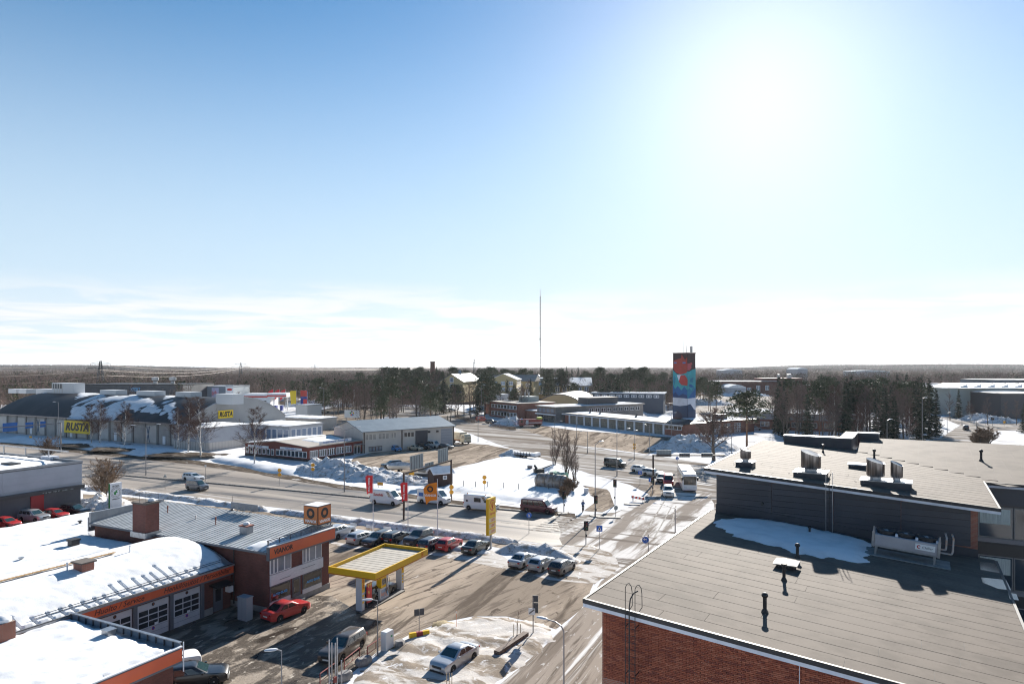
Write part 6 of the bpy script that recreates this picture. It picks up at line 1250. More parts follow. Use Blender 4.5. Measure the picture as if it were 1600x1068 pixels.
v = car('van','white',678,786,-24,'white delivery van with blue patch behind the orange flag',G2); MB().box(-2.3,-1.5,-1.0,-.96,1.2,1.8).build('blue_decal', SIGN_BLUE, v)
v = car('van','white',752,796,-24,'white van with dark side window and orange roof beacons beside the price pylon',G2)
MB().box(-.8,.35,-.965,-.94,1.35,2.0).build('side_pane', CAR_GLASS, v); MB().box(-2.2,-1.9,-.975,-.945,1.3,1.6).build('badge', TRIM_BLACK, v)
for x in (-2.2,1.0): MB().lathe([(.09,2.38),(.09,2.52),(.03,2.56)],(x,-.4,0),8).build('beacon', mk('beacon_orange',(.7,.22,.02),.3), v)
car('oldvan','maroon',842,800,-24,'dark maroon passenger van at the zebra crossing',G2)
for a in ((531,838,63,'suv','silver','silver pick-up nose half hidden by the tyre shop wall'),(566,846,63,'wagon','silver','silver estate seen from behind, first in the row'),(590,849,243,'wagon','graphite','dark grey estate facing us next to the silver estate'),(621,846,63,'wagon','black','black estate seen from behind beyond the canopy'),
          (654,848,243,'suv','graphite','dark off-roader with roof rails facing us above the canopy corner'),(676,856,63,'wagon','navy','dark blue estate left of the red hatchback'),(702,857,63,'hatch','red','red hatchback in the row left of the black saloon'),(743,861,62,'sedan','darkgreen','black saloon, last in the row beside the price pylon')):
    car(a[3],a[4],a[0],a[1],a[2],a[5],G1)
car('sedan','silver',817,882,60,'silver saloon, leftmost of the three cars before the grey snow heap',G3)
car('hatch','silver',846,888,60,'silver hatchback, middle of the three cars before the grey snow heap',G3)
car('hatch','graphite',878,893,60,'dark hatchback, rightmost of the three cars before the grey snow heap',G3)
car('sedan','red',447,962,57,'bright red saloon parked at the tyre shop wall')
car('wagon','black',590,932,66,'dark estate refuelling behind the pump under the canopy')
car('wagon','brown',536,1021,251,'large brown estate facing us by the red railings')
car('sedan','silver',711,1038,238,'silver saloon standing alone on the snowy island')
car('wagon','black',302,1068,18,'black estate at the bottom edge beside the front wing')
car('sedan','white',262,1046,35,'white car almost hidden behind the front wing corner')
car('minibus','darkgreen',961,729,-31,'black van on the side road behind the signal mast',G4)
car('hatch','white',1001,737,-33,'white hatchback queuing behind the gantry post',G4); car('wagon','silver',1020,743,-36,'silver car queuing half hidden by the gantry post',G4)
car('hatch','graphite',1033,752,256,'small dark car beside the red van at the junction',G4); car('minibus','red',1044,757,259,'red van facing us between the dark car and the bus',G4); car('suv','offwhite',1044,774,259,'pale car at the stop line in front of the red van',G4)
car('hatch','blue',618,704,-50,'small bright blue old car at the warehouse wall',G5); car('sedan','beige',649,703,-32,'old beige saloon beside the blue car',G5); car('minibus','offwhite',676,699,-35,'pale van before the dark warehouse door',G5); car('hatch','graphite',697,701,-32,'dark car right of the pale van at the warehouse',G5); car('wagon','black',664,701,-40,'dark car left of the pale van at the warehouse',G5)
car('suv','black',612,731,215,'black off-roader beside the covered boat')
for px, py, d, k, c, lb in ((483,638,200,'wagon','slate','slate car at the foot of the far snow heap'),(482,650,20,'hatch','silver','silver car behind the low red wall in the far car park'),(496,650,20,'hatch','offwhite','pale car behind the low red wall, right of the silver one'),(507,645,30,'suv','beige','beige off-roader at the far end of the car park'),(497,661,5,'suv','graphite','dark off-roader in the middle of the car park'),(481,664,0,'minibus','white','white van by the showroom fence'),
        (570,639,30,'wagon','black','black car on the far street by the tree-lined verge'),(613,650,-30,'minibus','offwhite','pale van on the far street below the pines'),(578,624,0,'wagon','black','dark car parked deep among the pines'),(597,626,0,'sedan','silver','silver car parked deep among the pines'),(452,632,0,'suv','silver','silver car at the far petrol station snow heap'),(692,640,10,'sedan','navy','dark car parked before the yellow school'),(706,642,10,'hatch','silver','silver car parked before the yellow school'),(738,645,10,'sedan','slate','slate car left of the brick office annexe'),
        (767,661,20,'suv','graphite','dark off-roader before the fire station office'),(776,664,15,'wagon','black','black estate nearer the snow heap at the fire station'),(1106,612,10,'wagon','black','black car in front of the long brick school'),(1102,614,10,'hatch','navy','dark car left of the school snow heap'),(1089,626,0,'hatch','slate','slate car right of the painted tower'),(1180,672,0,'hatch','silver','silver car under the big pine'),(1509,671,60,'suv','black','black off-roader driving up the right-hand street')):
    car(k, c, px, py, d, lb, G6, detail=False)
car('minibus','red',752,658,25,'red van before the low brick annexe of the fire station')
for px, py, c, k, lb in ((10,824,'red','hatch','red car at the left edge behind the flat snowy roof'),(53,814,'silver','suv','silver off-roader in front of the dealership'),(86,810,'red','hatch','red car with black windows in front of the dealership'),(117,805,'black','suv','black car at the dealership corner')): car(k, c, px, py, -18, lb, 'cars in front of the dealership')

# the coach at the junction
def coach(px, py, deg):
    c = W(px, py); t = thing('coach', 'large white coach facing us at the junction', 'bus', (c.x,c.y,.02), math.radians(deg)); L, w, h = 12.0, 1.27, 3.35
    rings = []
    for x, s, z0, z1 in ((-6,.96,.5,3.2),(-5.9,1,.35,3.3),(5.5,1,.35,3.35),(5.85,.97,.35,3.25),(6,.9,.45,3.0)):
        rings.append([(x,-w*s,z0),(x,w*s,z0),(x,w*s,1.3),(x,w*s*.97,z1-.35),(x,w*s*.85,z1),(x,-w*s*.85,z1),(x,-w*s*.97,z1-.35),(x,-w*s,1.3)])
    MB().loft(rings).build('body', paint('coach_white',(.66,.66,.66)), t, 35)
    MB().box(5.86,6.03,-1.08,1.08,1.35,2.85).build('windscreen', mk('coach_screen',(.03,.03,.03),.06,(.14,.10,.07),1.2,.5,.65,spec=.9), t)
    for s in (-1,1):
        for k in range(7): MB().box(-5.6+k*1.55,-4.15+k*1.55,s*w-.03 if s > 0 else -w-.012,s*w+.012 if s > 0 else -w+.03,1.5,2.75).build('side_window', CAR_GLASS, t)
        MB().box(5.75,6.06,min(s*.55,s*1.05),max(s*.55,s*1.05),.75,.98).build('headlight', LAMP_CLEAR, t); MB().box(5.9,6.3,min(s*1.2,s*1.45),max(s*1.2,s*1.45),2.2,2.75).build('mirror', TRIM_BLACK, t)
        for x in (-3.2,3.6):
            m = MB().lathe([(.28,-.15),(.46,-.14),(.5,-.1),(.5,.1),(.46,.14),(.28,.15)], n=16); m.v = [(a,-q,b) for a,b,q in m.v]; m.build('wheel', TYRE, t, True).location = (x,s*(w-.17),.5)
    MB().box(5.8,6.05,-1.15,1.15,.36,.55).build('bumper', mk('coach_bumper',(.42,.40,.44),.4), t); MB().box(6.0,6.07,-.26,.26,.58,.70).build('number_plate', PLATE, t)
    for x in (-3.5,0,3): MB().box(x-.5,x+.5,-.45,.45,3.33,3.45).build('roof_hatch', mk('hatch_blue',(.40,.48,.58),.4), t)
coach(1073, 760, 261)
# fire engine and army truck
def lorry(name, label, px, py, deg, cabc, boxc, L, boxz, rear=True, extra=None):
    c = W(px, py); t = thing(name, label, 'truck', (c.x,c.y,.02), math.radians(deg)); h = L/2; w = 1.22
    MB().loft([[(x,-w,.55),(x,w,.55),(x,w*.98,1.6),(x,w*.9,zt),(x,-w*.9,zt),(x,-w*.98,1.6)] for x, zt in ((h-2.1,2.75),(h-.5,2.75),(h-.05,2.3),(h,1.5))]).build('cab', cabc, t, 35)
    MB().hexa([(h-.14,-1.0,1.62),(h+.03,-1.0,1.6),(h+.03,1.0,1.6),(h-.14,1.0,1.62),(h-.42,-.95,2.5),(h-.26,-.95,2.45),(h-.26,.95,2.45),(h-.42,.95,2.5)]).build('windscreen', WSCREEN, t)
    for s in (-1,1):
        MB().box(h-1.5,h-.6,min(s*1.18,s*1.24),max(s*1.18,s*1.24),1.65,2.4).build('side_window', CAR_GLASS, t); MB().box(h-.05,h+.04,min(s*.7,s*1.1),max(s*.7,s*1.1),.85,1.1).build('headlight', LAMP_CLEAR, t)
        for x in ([h-1.2,-h+1.1]+([-h+2.3] if rear else [])):
            m = MB().lathe([(.28,-.15),(.48,-.14),(.52,-.1),(.52,.1),(.48,.14),(.28,.15)], n=16); m.v = [(a,-q,b) for a,b,q in m.v]; m.build('wheel', TYRE, t, True).location = (x,s*1.03,.52)
    MB().box(-h,h-2.2,-1.0,1.0,.6,.85).build('chassis', TRIM_BLACK, t); MB().box(-h,h-2.25,-w,w,.95,boxz).build('box_body', boxc, t); MB().box(h-.1,h+.08,-1.15,1.15,.45,.75).build('bumper', WHITE_PAINT if extra == 'fire' else TRIM_BLACK, t)
    if extra == 'fire':
        for s in (-1,1): MB().box(-h+.2,h-2.4,min(s*1.222,s*1.235),max(s*1.222,s*1.235),1.35,1.6).build('white_stripe', WHITE_PAINT, t); MB().box(h-3.6,h-2.6,min(s*1.222,s*1.24),max(s*1.222,s*1.24),1.0,2.5).build('locker_shutter', LGREY, t)
        MB().box(h-1.6,h-1.2,-.8,.8,2.76,2.95).build('light_bar', SIGN_BLUE, t); MB().box(-h,-h+1.6,-1.1,1.1,boxz+.003,boxz+.7).build('hose_box', mk('hivis',(.45,.5,.08),.5), t)
    else: MB().box(-h+.05,h-2.3,-w*.98,w*.98,boxz+.003,boxz+.22).build('tarpaulin_top', mk('tarp_beige',(.46,.42,.34),.8), t); MB().box(-h,h-2.25,-w-.01,w+.01,.96,1.15).build('side_rail', mk('rust_rail',(.30,.14,.06),.8), t)
lorry('fire_engine','red fire engine with grey shutters parked outside the fire station',828,666,194,paint('fire_red',(.20,.015,.02)),paint('fire_red',(0,0,0)),9.0,2.75,True,'fire')
lorry('covered_lorry','old beige lorry with canvas body beside the warehouse',721,692,-52,mk('lorry_cream',(.45,.41,.30),.6),mk('tarp_side',(.36,.33,.27),.85,(.28,.25,.2),1),6.6,3.0,False)
# boats, trailers and the old tank
def hull(name, label, px, py, deg, L, w, mat, cover=None):
    c = W(px, py); t = thing(name, label, 'boat', (c.x,c.y,0), math.radians(deg)); rings = []
    for k in range(9):
        f = k/8; x = -L/2+L*f; b = w/2*(1-f**3*.96); d = .75-.55*f**3; rings.append([(x,0,1.25-d),(x,b*.6,1.30-d*.6),(x,b,1.3+.15*f),(x,b*.5,1.36+.2*f),(x,0,1.38+.25*f),(x,-b*.5,1.36+.2*f),(x,-b,1.3+.15*f),(x,-b*.6,1.30-d*.6)])
    MB().loft(rings).build('hull', mat, t, 45)
    if cover: MB().loft([[(x,-w*.42*s,1.36),(x,0,1.36+z),(x,w*.42*s,1.36)] for x, s, z in ((-L*.45,.95,.35),(-L*.1,1,.75),(L*.2,.8,.6),(L*.42,.3,.2))]).build('cover', cover, t, 50)
    for s in (-1,1): MB().bar((-L*.4,s*.5,.45),(L*.5,s*.1,.45),.08).build('trailer_beam', STEEL_DARK, t)
    for s in (-1,1):
        m = MB().lathe([(.1,-.08),(.28,-.08),(.3,0),(.28,.08),(.1,.08)], n=12); m.v = [(a,-q,b) for a,b,q in m.v]; m.build('wheel', TYRE, t).location = (-.4,s*.9,.3)
    MB().bar((-.4,-.9,.32),(-.4,.9,.32),.07).build('axle', STEEL_DARK, t)
TARP_W = mk('pale_tarp',(.50,.52,.54),.7,(.30,.31,.33),1.2); GELCOAT = mk('gelcoat',(.66,.67,.68),.35)
hull('covered_boat','white boat under a pale tarpaulin beside the black off-roader',628,736,-10,6.2,2.2,GELCOAT,TARP_W); hull('covered_boat','grey covered boat left of the brown hut',676,741,15,6.0,2.2,mk('hull_grey',(.20,.21,.22),.5),TARP_W); hull('open_boat','dark open boat lying in the snow by the hut',662,750,-40,4.5,1.7,mk('hull_dark',(.05,.05,.055),.6))
c = W(862, 763); t = thing('old_tank', 'old rusty-silver cylindrical tank lying in the snow field', 'tank', (c.x,c.y,1.35), math.radians(-32))
prof = [(.02,-3.4),(.7,-3.3),(1.25,-2.9),(1.35,-2.4),(1.35,2.4),(1.25,2.9),(.7,3.3),(.02,3.4)]; m = MB().lathe(prof, n=20); m.v = [(z,x,y) for x,y,z in m.v]; m.build('shell', mk('tank_metal',(.33,.31,.29),.5,(.20,.15,.11),1.2,metal=.3), t, 40)
for x in (-2.4,-.8,.8,2.4): m = MB().lathe([(1.36,-.06),(1.40,-.04),(1.40,.04),(1.36,.06)], n=20); m.v = [(z+x,a,b) for a,b,z in m.v]; m.build('hoop', mk('tank_rust',(.16,.11,.08),.8), t)
MB().lathe([(.3,1.2),(.3,1.6),(.36,1.62),(.36,1.7)],(0,0,0),10).build('manhole', STEEL_DARK, t)
for x in (-1.8,1.8): MB().box(x-.25,x+.25,-1.1,1.1,-1.4,-.95).build('cradle', STEEL_DARK, t)
c = W(842, 741); t = thing('scrap_pump', 'dark heap of machinery at the left end of the old tank', 'machinery', (c.x,c.y,0), .3); MB().box(-1,1,-.6,.6,0,1.2).build('block', TRIM_BLACK, t); MB().tube((-.5,0,1.2),(-.9,.3,2.0),.3,.2,8).build('drum', TRIM_BLACK, t); MB().bar((0,0,1.0),(3.0,.5,1.8),.18).build('boom', TRIM_BLACK, t)
c = W(828,734); t = thing('steel_box','small dark steel box in the snow left of the old tank','box',(c.x,c.y,0),-.2); MB().box(-.5,.5,-.4,.4,0,.95).build('case', STEEL_DARK, t); MB().box(-.55,.55,-.45,.45,.953,1.02).build('lid', STEEL_DARK, t)
c = W(872,752); t = thing('green_tarp_stack','pale green tarpaulin stack behind the old tank','tarpaulin',(c.x,c.y,0),-.4); MB().loft([[(x,-1.2,0),(x,1.2,0),(x,.9,1.5+z),(x,0,1.8+z),(x,-.9,1.4+z)] for x, z in ((-1.8,0),(-.5,.3),(.6,0),(1.8,.2))]).build('tarpaulin', mk('tarp_green',(.16,.34,.24),.7), t, 45); MB().box(-1.9,1.9,-1.25,1.25,0,.12).build('pallet', mk('pallet_wood',(.2,.14,.09),.85), t)
c = W(824,715); t = thing('tipped_trailer','dark trailer with snow on its load at the edge of the yard','trailer',(c.x,c.y,0),math.radians(-38)); MB().box(-3.2,3.2,-1.1,1.1,.5,.75).build('bed', TRIM_BLACK, t); MB().box(-3.2,2.0,-1.1,1.1,.753,1.3).build('load', GREY_SHEET, t); MB().box(2.05,3.2,-1.1,1.1,.753,1.5).build('front_box', WHITE_PAINT, t)
for k in range(6): MB().bar((-3.0+k*.9,-1.12,.75),(-3.0+k*.9,-1.12,1.55),.1).build('stake', TRIM_BLACK, t)
for s in (-1,1):
    m = MB().lathe([(.2,-.12),(.42,-.12),(.45,0),(.42,.12),(.2,.12)], n=14); m.v = [(a,-q,b) for a,b,q in m.v]; m.build('wheel', TYRE, t).location = (-1,s*1.0,.45)
# brown hut
hp = W(700, 760); hut = gable_block('brown_hut','small dark brown wooden hut with a snowy roof by the road', Frame(hp[:2], math.radians(30)), -1.2, 2.6, 0, 3.0, 2.5, 3.4, mk('brown_boards',(.055,.028,.022),.8,(.04,.02,.016),4,stretch=(5,5,1)), SNOW_ROOF, .3, 'hut', 'x'); window(hut,'S',0,.6,1.4,1.3,2.0,0,WHITE_PAINT,GLASS_PALE,f=.1); hut.location = (hp.x-1.5,hp.y,0)

# cyclist riding away over the crossing
c = W(911, 799.5); cy = thing('bicycle', 'bicycle under the rider crossing the road', 'bicycle', (c.x,c.y,.03), math.radians(75))
for x in (-.52,.52):
    m = MB().lathe([(.31,-.02),(.34,-.015),(.34,.015),(.31,.02),(.31,-.02)], n=18); m.v = [(a,-q,b) for a,b,q in m.v]; w = m.build('wheel', TYRE, cy); w.location = (x,0,.34)
mb = MB()
for a, b in (((-.52,0,.34),(-.08,0,.30)),((-.08,0,.30),(-.22,0,.85)),((-.08,0,.30),(.38,0,.80)),((-.22,0,.80),(.38,0,.85)),((-.52,0,.34),(-.22,0,.78)),((.52,0,.34),(.36,0,.95))): mb.tube(a, b, .02, .02, 6)
mb.build('frame', STEEL_DARK, cy); MB().box(-.36,-.10,-.08,.08,.86,.93).build('saddle', TRIM_BLACK, cy); MB().path([(.30,-.28,1.02),(.36,-.1,1.0),(.36,.1,1.0),(.30,.28,1.02)],.015,5).build('handlebar', TRIM_BLACK, cy)
def figure(name, label, loc, rz, joints, edges, mats, parts=()):
    """a clothed body grown as one skin over a skeleton; joints = {name: (x, y, z, r)}"""
    t = thing(name, label, 'person', loc, rz); ks = list(joints); me = bpy.data.meshes.new('body'); me.from_pydata([joints[k][:3] for k in ks], [(ks.index(a), ks.index(b)) for a, b in edges], [])
    o = put(me, 'body', t); md = o.modifiers.new('skin', 'SKIN'); sk = me.skin_vertices[0].data if me.skin_vertices else None
    if sk is None:
        bm = bmesh.new(); bm.from_mesh(me); bm.verts.layers.skin.verify(); bm.to_mesh(me); bm.free(); sk = me.skin_vertices[0].data
    for i, k in enumerate(ks): sk[i].radius = (joints[k][3],)*2; sk[i].use_root = (k == 'pelvis')
    s2 = o.modifiers.new('sub', 'SUBSURF'); s2.levels = 1; s2.render_levels = 1
    dg = bpy.context.evaluated_depsgraph_get(); dg.update(); m2 = bpy.data.meshes.new_from_object(o.evaluated_get(dg)); o.modifiers.clear(); o.data = m2; m2.materials.clear()
    for m in mats: m2.materials.append(m)
    for q in m2.polygons: q.use_smooth = True; q.material_index = 0 if q.center.z > joints['pelvis'][2]+.03 and q.center.z < joints['neck'][2]+.02 else (2 if q.center.z >= joints['neck'][2]+.02 else 1)
    return t
SKIN_M = mk('skin',(.42,.24,.17),.6); JKT = mk('blue_jacket',(.05,.10,.22),.8); TRS = mk('dark_trousers',(.03,.032,.04),.85)
J = dict(pelvis=(-.2,0,.98,.15), spine=(-.12,0,1.22,.15), chest=(-.02,0,1.42,.16), neck=(.04,0,1.56,.06), head=(.07,0,1.70,.105), crown=(.07,0,1.78,.09), shl=(-.02,.2,1.45,.075), ell=(.14,.27,1.22,.055), hal=(.30,.26,1.06,.04), shr=(-.02,-.2,1.45,.075), elr=(.14,-.27,1.22,.055), har=(.30,-.26,1.06,.04), hil=(-.18,.1,.93,.10), knl=(.10,.11,.66,.075), anl=(-.06,.12,.30,.05), tol=(.08,.12,.24,.045), hir=(-.18,-.1,.93,.10), knr=(.14,-.11,.80,.075), anr=(-.02,-.12,.46,.05), tor=(.12,-.12,.42,.045))
E = [('pelvis','spine'),('spine','chest'),('chest','neck'),('neck','head'),('head','crown'),('chest','shl'),('shl','ell'),('ell','hal'),('chest','shr'),('shr','elr'),('elr','har'),('pelvis','hil'),('hil','knl'),('knl','anl'),('anl','tol'),('pelvis','hir'),('hir','knr'),('knr','anr'),('anr','tor')]
rd = figure('person','person in a blue jacket cycling away across the road',(c.x,c.y,.03),math.radians(75),J,E,(JKT,TRS,SKIN_M)); MB().sphere((.06,0,1.76),.125,10,sq=(1,.9,.75)).build('cap', mk('dark_cap',(.02,.02,.03),.8), rd, True)
# ------------------------------------------------------------------ street furniture
POLE = mk('lamp_pole', (.22,.22,.23), .45, metal=.5); LAMP = mk('lamp_head', (.62,.63,.65), .4); CORTEN = mk('brown_post_paint', (.035,.022,.018), .6); SIGN_BACK = mk('sign_back', (.26,.30,.30), .5, (.22,.25,.26), 1); ORANGE_SIGN = mk('orange_sign', (.70,.33,.02), .45); BLUE_SIGN = mk('round_sign_blue', (.015,.11,.45), .4); SIGN_WHITE = mk('sign_white', (.72,.72,.72), .5)
GL_ = 'lamp posts along the streets'
def lamp_post(px, pyb, pyt, arms, label, r=.09, curved=False):
    c = W(px, pyb); h = ZT(pyt, c.y); t = thing('lamp_post', label, 'street lamp', (c.x,c.y,0), 0, GL_)
    MB().tube((0,0,0),(0,0,h), r, r*.6, 8).build('pole', POLE, t, True); MB().tube((0,0,0),(0,0,.9), r*1.35, r*1.35, 8).build('pole_base', POLE, t)
    for ax, ay, dz in arms:
        e = Vector((ax,ay,dz)); L = e.length
        if curved: MB().path([(0,0,h-.05),(ax*.12,ay*.12,h+dz*.55),(ax*.4,ay*.4,h+dz*.95),(ax*.8,ay*.8,h+dz)], .045, 6).build('arm', POLE, t)
        elif L > .3: MB().tube((0,0,h-.05),(ax*.8,ay*.8,h+dz*.8),.045,.04,6).build('arm', POLE, t)
        d = Vector((ax,ay,0)).normalized() if L > .3 else Vector((1,0,0)); p = Vector((ax*.8,ay*.8,h+dz*(1 if curved else .8)))
        rings = [[p+d*u+Vector((-d.y,d.x,0))*(w*math.cos(a))+Vector((0,0,.5*w*math.sin(a)+.03)) for a in [k*math.pi/4 for k in range(8)]] for u, w in ((-.05,.06),(.1,.15),(.45,.17),(.7,.13),(.8,.04))]
        MB().loft(rings).build('lamp_head', LAMP, t, True)
    return t
for a in ((228,742,668,[(-2.6,-.4,.7),(2.6,.4,.9)],'double-armed lamp post in front of the birches'),(538,768,672,[(-1.0,-.2,.8),(2.6,.3,.8)],'double-armed lamp post in front of the red shop'),
    (91,702,628,[(-.9,0,.1)],'tall lamp post left of the yellow store sign'),(930,807.5,694,[(.9,.6,.5)],'tallest signal and lamp mast at the zebra crossing'),(964,743,674,[(2.6,.6,.7)],'lamp post with long arm beside the black van'),
    (991,718,672,[(.0,.0,0)],'slim lamp post in front of the garage doors'),(918,708,674,[(-1.6,0,.2)],'lamp post behind the bare thicket'),(866,690,660,[(2.2,.2,.6)],'lamp post at the glazed fire station front'),
    (1143,712,668,[(-.8,-.1,.1)],'short lamp post right of the branching tree'),(747,690,640,[(-1,.2,.3)],'lamp post on the street below the fire station office'),(901,684,647,[(1.2,0,.2)],'lamp post before the first garage doors'),
    (1015,708,664,[(-1.2,0,.2)],'lamp post by the snow heap edge of the apron'),(1055,868,793,[(-2.4,-.2,.7)],'lamp post in front of the bus at the junction'),(683,655,606,[(1,0,.2)],'slim lamp post left of the warehouse gable end'),
    (752,655,602,[(1.2,0,.3)],'slim lamp post before the pine at the brick office'),(506,668,606,[(-1.2,0,.2)],'slim lamp post at the far car park'),(537,640,602,[(1.2,0,.2)],'lamp post on the far street among the trees'),(484,634,600,[(.9,0,.2)],'thin lamp post beside the far price pylon'),
    (1441,702,622,[(.8,0,.2)],'tall pale lamp post in front of the spruces'),(1480,676,645,[(1.2,.3,.3)],'lamp post beside the right-hand street'),(1503,664,630,[(-1.2,0,.3)],'lamp post where the right-hand street bends'),(1526,694,656,[(-1,0,.2)],'lamp post beside the round bush'),
    (1386,704,656,[(1.0,.2,.3)],'lamp post at the edge of the dark wood'),(1049,690,645,[(1,0,.2)],'lamp post before the last garage doors')):
    lamp_post(*a)
lamp_post(440, 1110, 1015, [(-.35,-.1,.08)], 'short lamp post in the slushy yard at the bottom edge', .05)
lamp_post(590, 1024, 937, [(-.5,-.1,.08)], 'short lamp post beside the white cabinet', .05)
lamp_post(881, 1120, 985, [(-1.3,.8,.5)], 'curved-arm lamp post at the bottom centre beside the street', .065, True)
# sign gantries
def gantry(label, a, b, z, signs, post2=True, mat=CORTEN, back=True):
    A, B = W(*a), W(*b); t = thing('sign_gantry', label, 'sign gantry')
    for P in ((A,B) if post2 else (A,)): MB().box(P.x-.14,P.x+.14,P.y-.14,P.y+.14,0,z+.15).build('post', mat, t)
    MB().bar((A.x,A.y,z),(B.x,B.y,z),.18,.24).build('beam', mat, t); d = (B-A).normalized(); n = Vector((d.y,-d.x,0))
    for f0, f1, z0, z1, kind in signs:
        p, q = A.lerp(B, f0), A.lerp(B, f1); off = n*(.22 if kind == 'front' else -.22)
        s = MB().bar((p.x+off.x,p.y+off.y,(z0+z1)/2),(q.x+off.x,q.y+off.y,(z0+z1)/2),.06,z1-z0).build('sign_panel', SIGN_BLUE if kind == 'front' else SIGN_BACK, t)
        L = (q-p).length
        if kind != 'front':
            for k in range(5): c = p.lerp(q, (k+.5)/5)+n*(-.17); MB().box(c.x-.03,c.x+.03,c.y-.03,c.y+.03,z0+.05,z1-.05).build('sign_rib', GREY_FRAME, s)
        else:
            for k, m in enumerate((SIGN_WHITE, RED_P, mk('sign_green',(.02,.3,.08),.5))): c0 = p.lerp(q,.12+.28*k)+n*.27; c1 = p.lerp(q,.3+.28*k)+n*.27; MB().bar((c0.x,c0.y,z0+.3),(c1.x,c1.y,z0+.3),.02,.28).build('sign_symbol', m, s)
            c0 = p.lerp(q,.15)+n*.27; c1 = p.lerp(q,.8)+n*.27; MB().bar((c0.x,c0.y,z1-.35),(c1.x,c1.y,z1-.35),.02,.22).build('sign_line', SIGN_WHITE, s)
gantry('brown sign gantry over the main road with sign backs above', (631,811), (705,781), 6.7, [(.14,.40,6.85,9.0,'back'),(.44,.62,6.5,7.3,'back'),(.72,.95,6.5,9.0,'back')])
gantry('sign gantry with three blue direction signs at the left edge', (95,706), (-30,720), 7.6, [(.20,.27,6.9,8.4,'front'),(.36,.46,6.9,8.4,'front'),(.56,.74,6.5,8.6,'front'),(.80,.98,6.5,8.6,'front')], mat=POLE)
gantry('sign gantry over the side street seen from behind', (1020.5,757), (1132,757), 5.6, [(.05,.26,5.3,6.6,'back'),(.37,.52,5.2,6.0,'back'),(.68,.84,5.2,6.0,'back')], False)
# traffic signals
def signal(px, pyb, pyt, label, ang=0, heads=1):
    c = W(px, pyb); h = ZT(pyt, c.y); t = thing('traffic_signal', label, 'traffic light', (c.x,c.y,0), ang, 'traffic lights at the junction'); MB().tube((0,0,0),(0,0,h),.07,.06,8).build('pole', POLE, t)
    for k in range(heads):
        hd = MB().box(-.16,.16,-.30,-.08,h-.95,h+.02).build('signal_head', BLACK_METAL, t)
        for q, m in enumerate((mk('lens_red',(.12,.01,.01),.3), mk('lens_amber',(.12,.06,.01),.3), mk('lens_green',(.01,.10,.05),.3))): MB().tube((0,-.30,h-.14-q*.31),(0,-.36,h-.14-q*.31),.10,.10,12).build('lens', m, hd)
        MB().box(-.30,.30,-.075,-.06,h-1.1,h+.15).build('back_board', BLACK_METAL, hd)
    MB().box(-.1,.1,-.18,-.06,1.0,1.35).build('push_box', BLACK_METAL, t)
signal(881, 800, 768, 'traffic light on the small island beside the maroon van', .4); signal(961, 788, 750, 'traffic light by the snowy corner with a tall thin pole', -.5); signal(915.5, 850, 815, 'traffic light on the near pavement by the blue crossing sign', .2); signal(930.6, 808, 775, 'traffic light fixed at the foot of the tall mast', .3); signal(1020, 772, 745, 'traffic light among blue signs below the gantry post', -.3)
def road_sign(px, pyb, pyt, label, shape, mat, size=.62, face=-90, extra=None, ph=None):
    c = W(px, pyb); h = ZT(pyt, c.y); t = thing('road_sign', label, 'road sign', (c.x,c.y,0), math.radians(face+90)); MB().tube((0,0,0),(0,0,h-size*.1),.04,.035,6).build('pole', POLE, t); r = size/2
    n = {'round':20,'square':4,'tri':3}[shape]; a0 = {'round':0,'square':math.pi/4,'tri':math.pi/2}[shape]; k = 1.35 if shape == 'square' else 1.0
    P = [(r*k*math.cos(a0+2*math.pi*i/n), h-r+r*k*math.sin(a0+2*math.pi*i/n)) for i in range(n)]
    pl = MB().extr([(x,-.05,z) for x, z in P][::-1], (0,-.03,0)).build('plate', mat, t)
    if extra: extra(pl, h-r, r)
    return t
def arrow(pl, zc, r):
    MB().box(-.06*r/.3,.06*r/.3,-.092,-.082,zc-.6*r,zc+.1*r).build('arrow_shaft', SIGN_WHITE, pl); mb = MB(); mb.extr([(x,-.082,z) for x, z in ((-.5*r,zc+.15*r),(0,zc-.15*r+.3*r),(0,zc+.5*r))][::-1],(0,-.01,0)); mb.build('arrow_head', SIGN_WHITE, pl)
def walker(pl, zc, r):
    mb = MB(); mb.extr([(x,-.082,z) for x, z in ((-.6*r,zc-.55*r),(.6*r,zc-.55*r),(0,zc+.55*r))],(0,-.01,0)); tr = mb.build('white_triangle', SIGN_WHITE, pl); MB().box(-.06,.06,-.10,-.094,zc-.4*r,zc+.15*r).build('walker_mark', INK, tr)
road_sign(936.5, 857, 820, 'blue square pedestrian crossing sign on the near corner', 'square', BLUE_SIGN, .78, -90, walker)
road_sign(826.5, 833, 800, 'round blue path sign on the kerb in front of the maroon van', 'round', BLUE_SIGN, .72, -80, arrow)
road_sign(962, 808, 789, 'round sign seen from behind on the long island', 'round', SIGN_BACK, .72, -60)
p = W(1013, 872); t = thing('road_sign', 'round blue turn-left arrow sign at the office roof edge', 'road sign', (p.x,p.y,0)); MB().tube((0,0,0),(0,0,2.9),.05).build('pole', POLE, t); mb = MB(); mb.tube((-.35,-.10,2.2),(-.35,-.07,2.2),.44,.44,24); pl = mb.build('plate', BLUE_SIGN, t); mb = MB(); ring(mb,(-.35,-.101,2.2),.38,.44,'y',.004); mb.build('rim', SIGN_WHITE, pl); mb = MB(); mb.bar((-.22,-.105,1.98),(-.22,-.105,2.28),.09,.01); mb.bar((-.20,-.105,2.28),(-.45,-.105,2.28),.01,.09); mb.extr([(-.45,-.10,2.12),(-.45,-.10,2.44),(-.62,-.10,2.28)],(0,-.01,0)); mb.build('arrow', SIGN_WHITE, pl)
road_sign(258, 764, 740, 'small triangular warning sign on the road edge left of the cars', 'tri', SIGN_BACK, .8, -70)
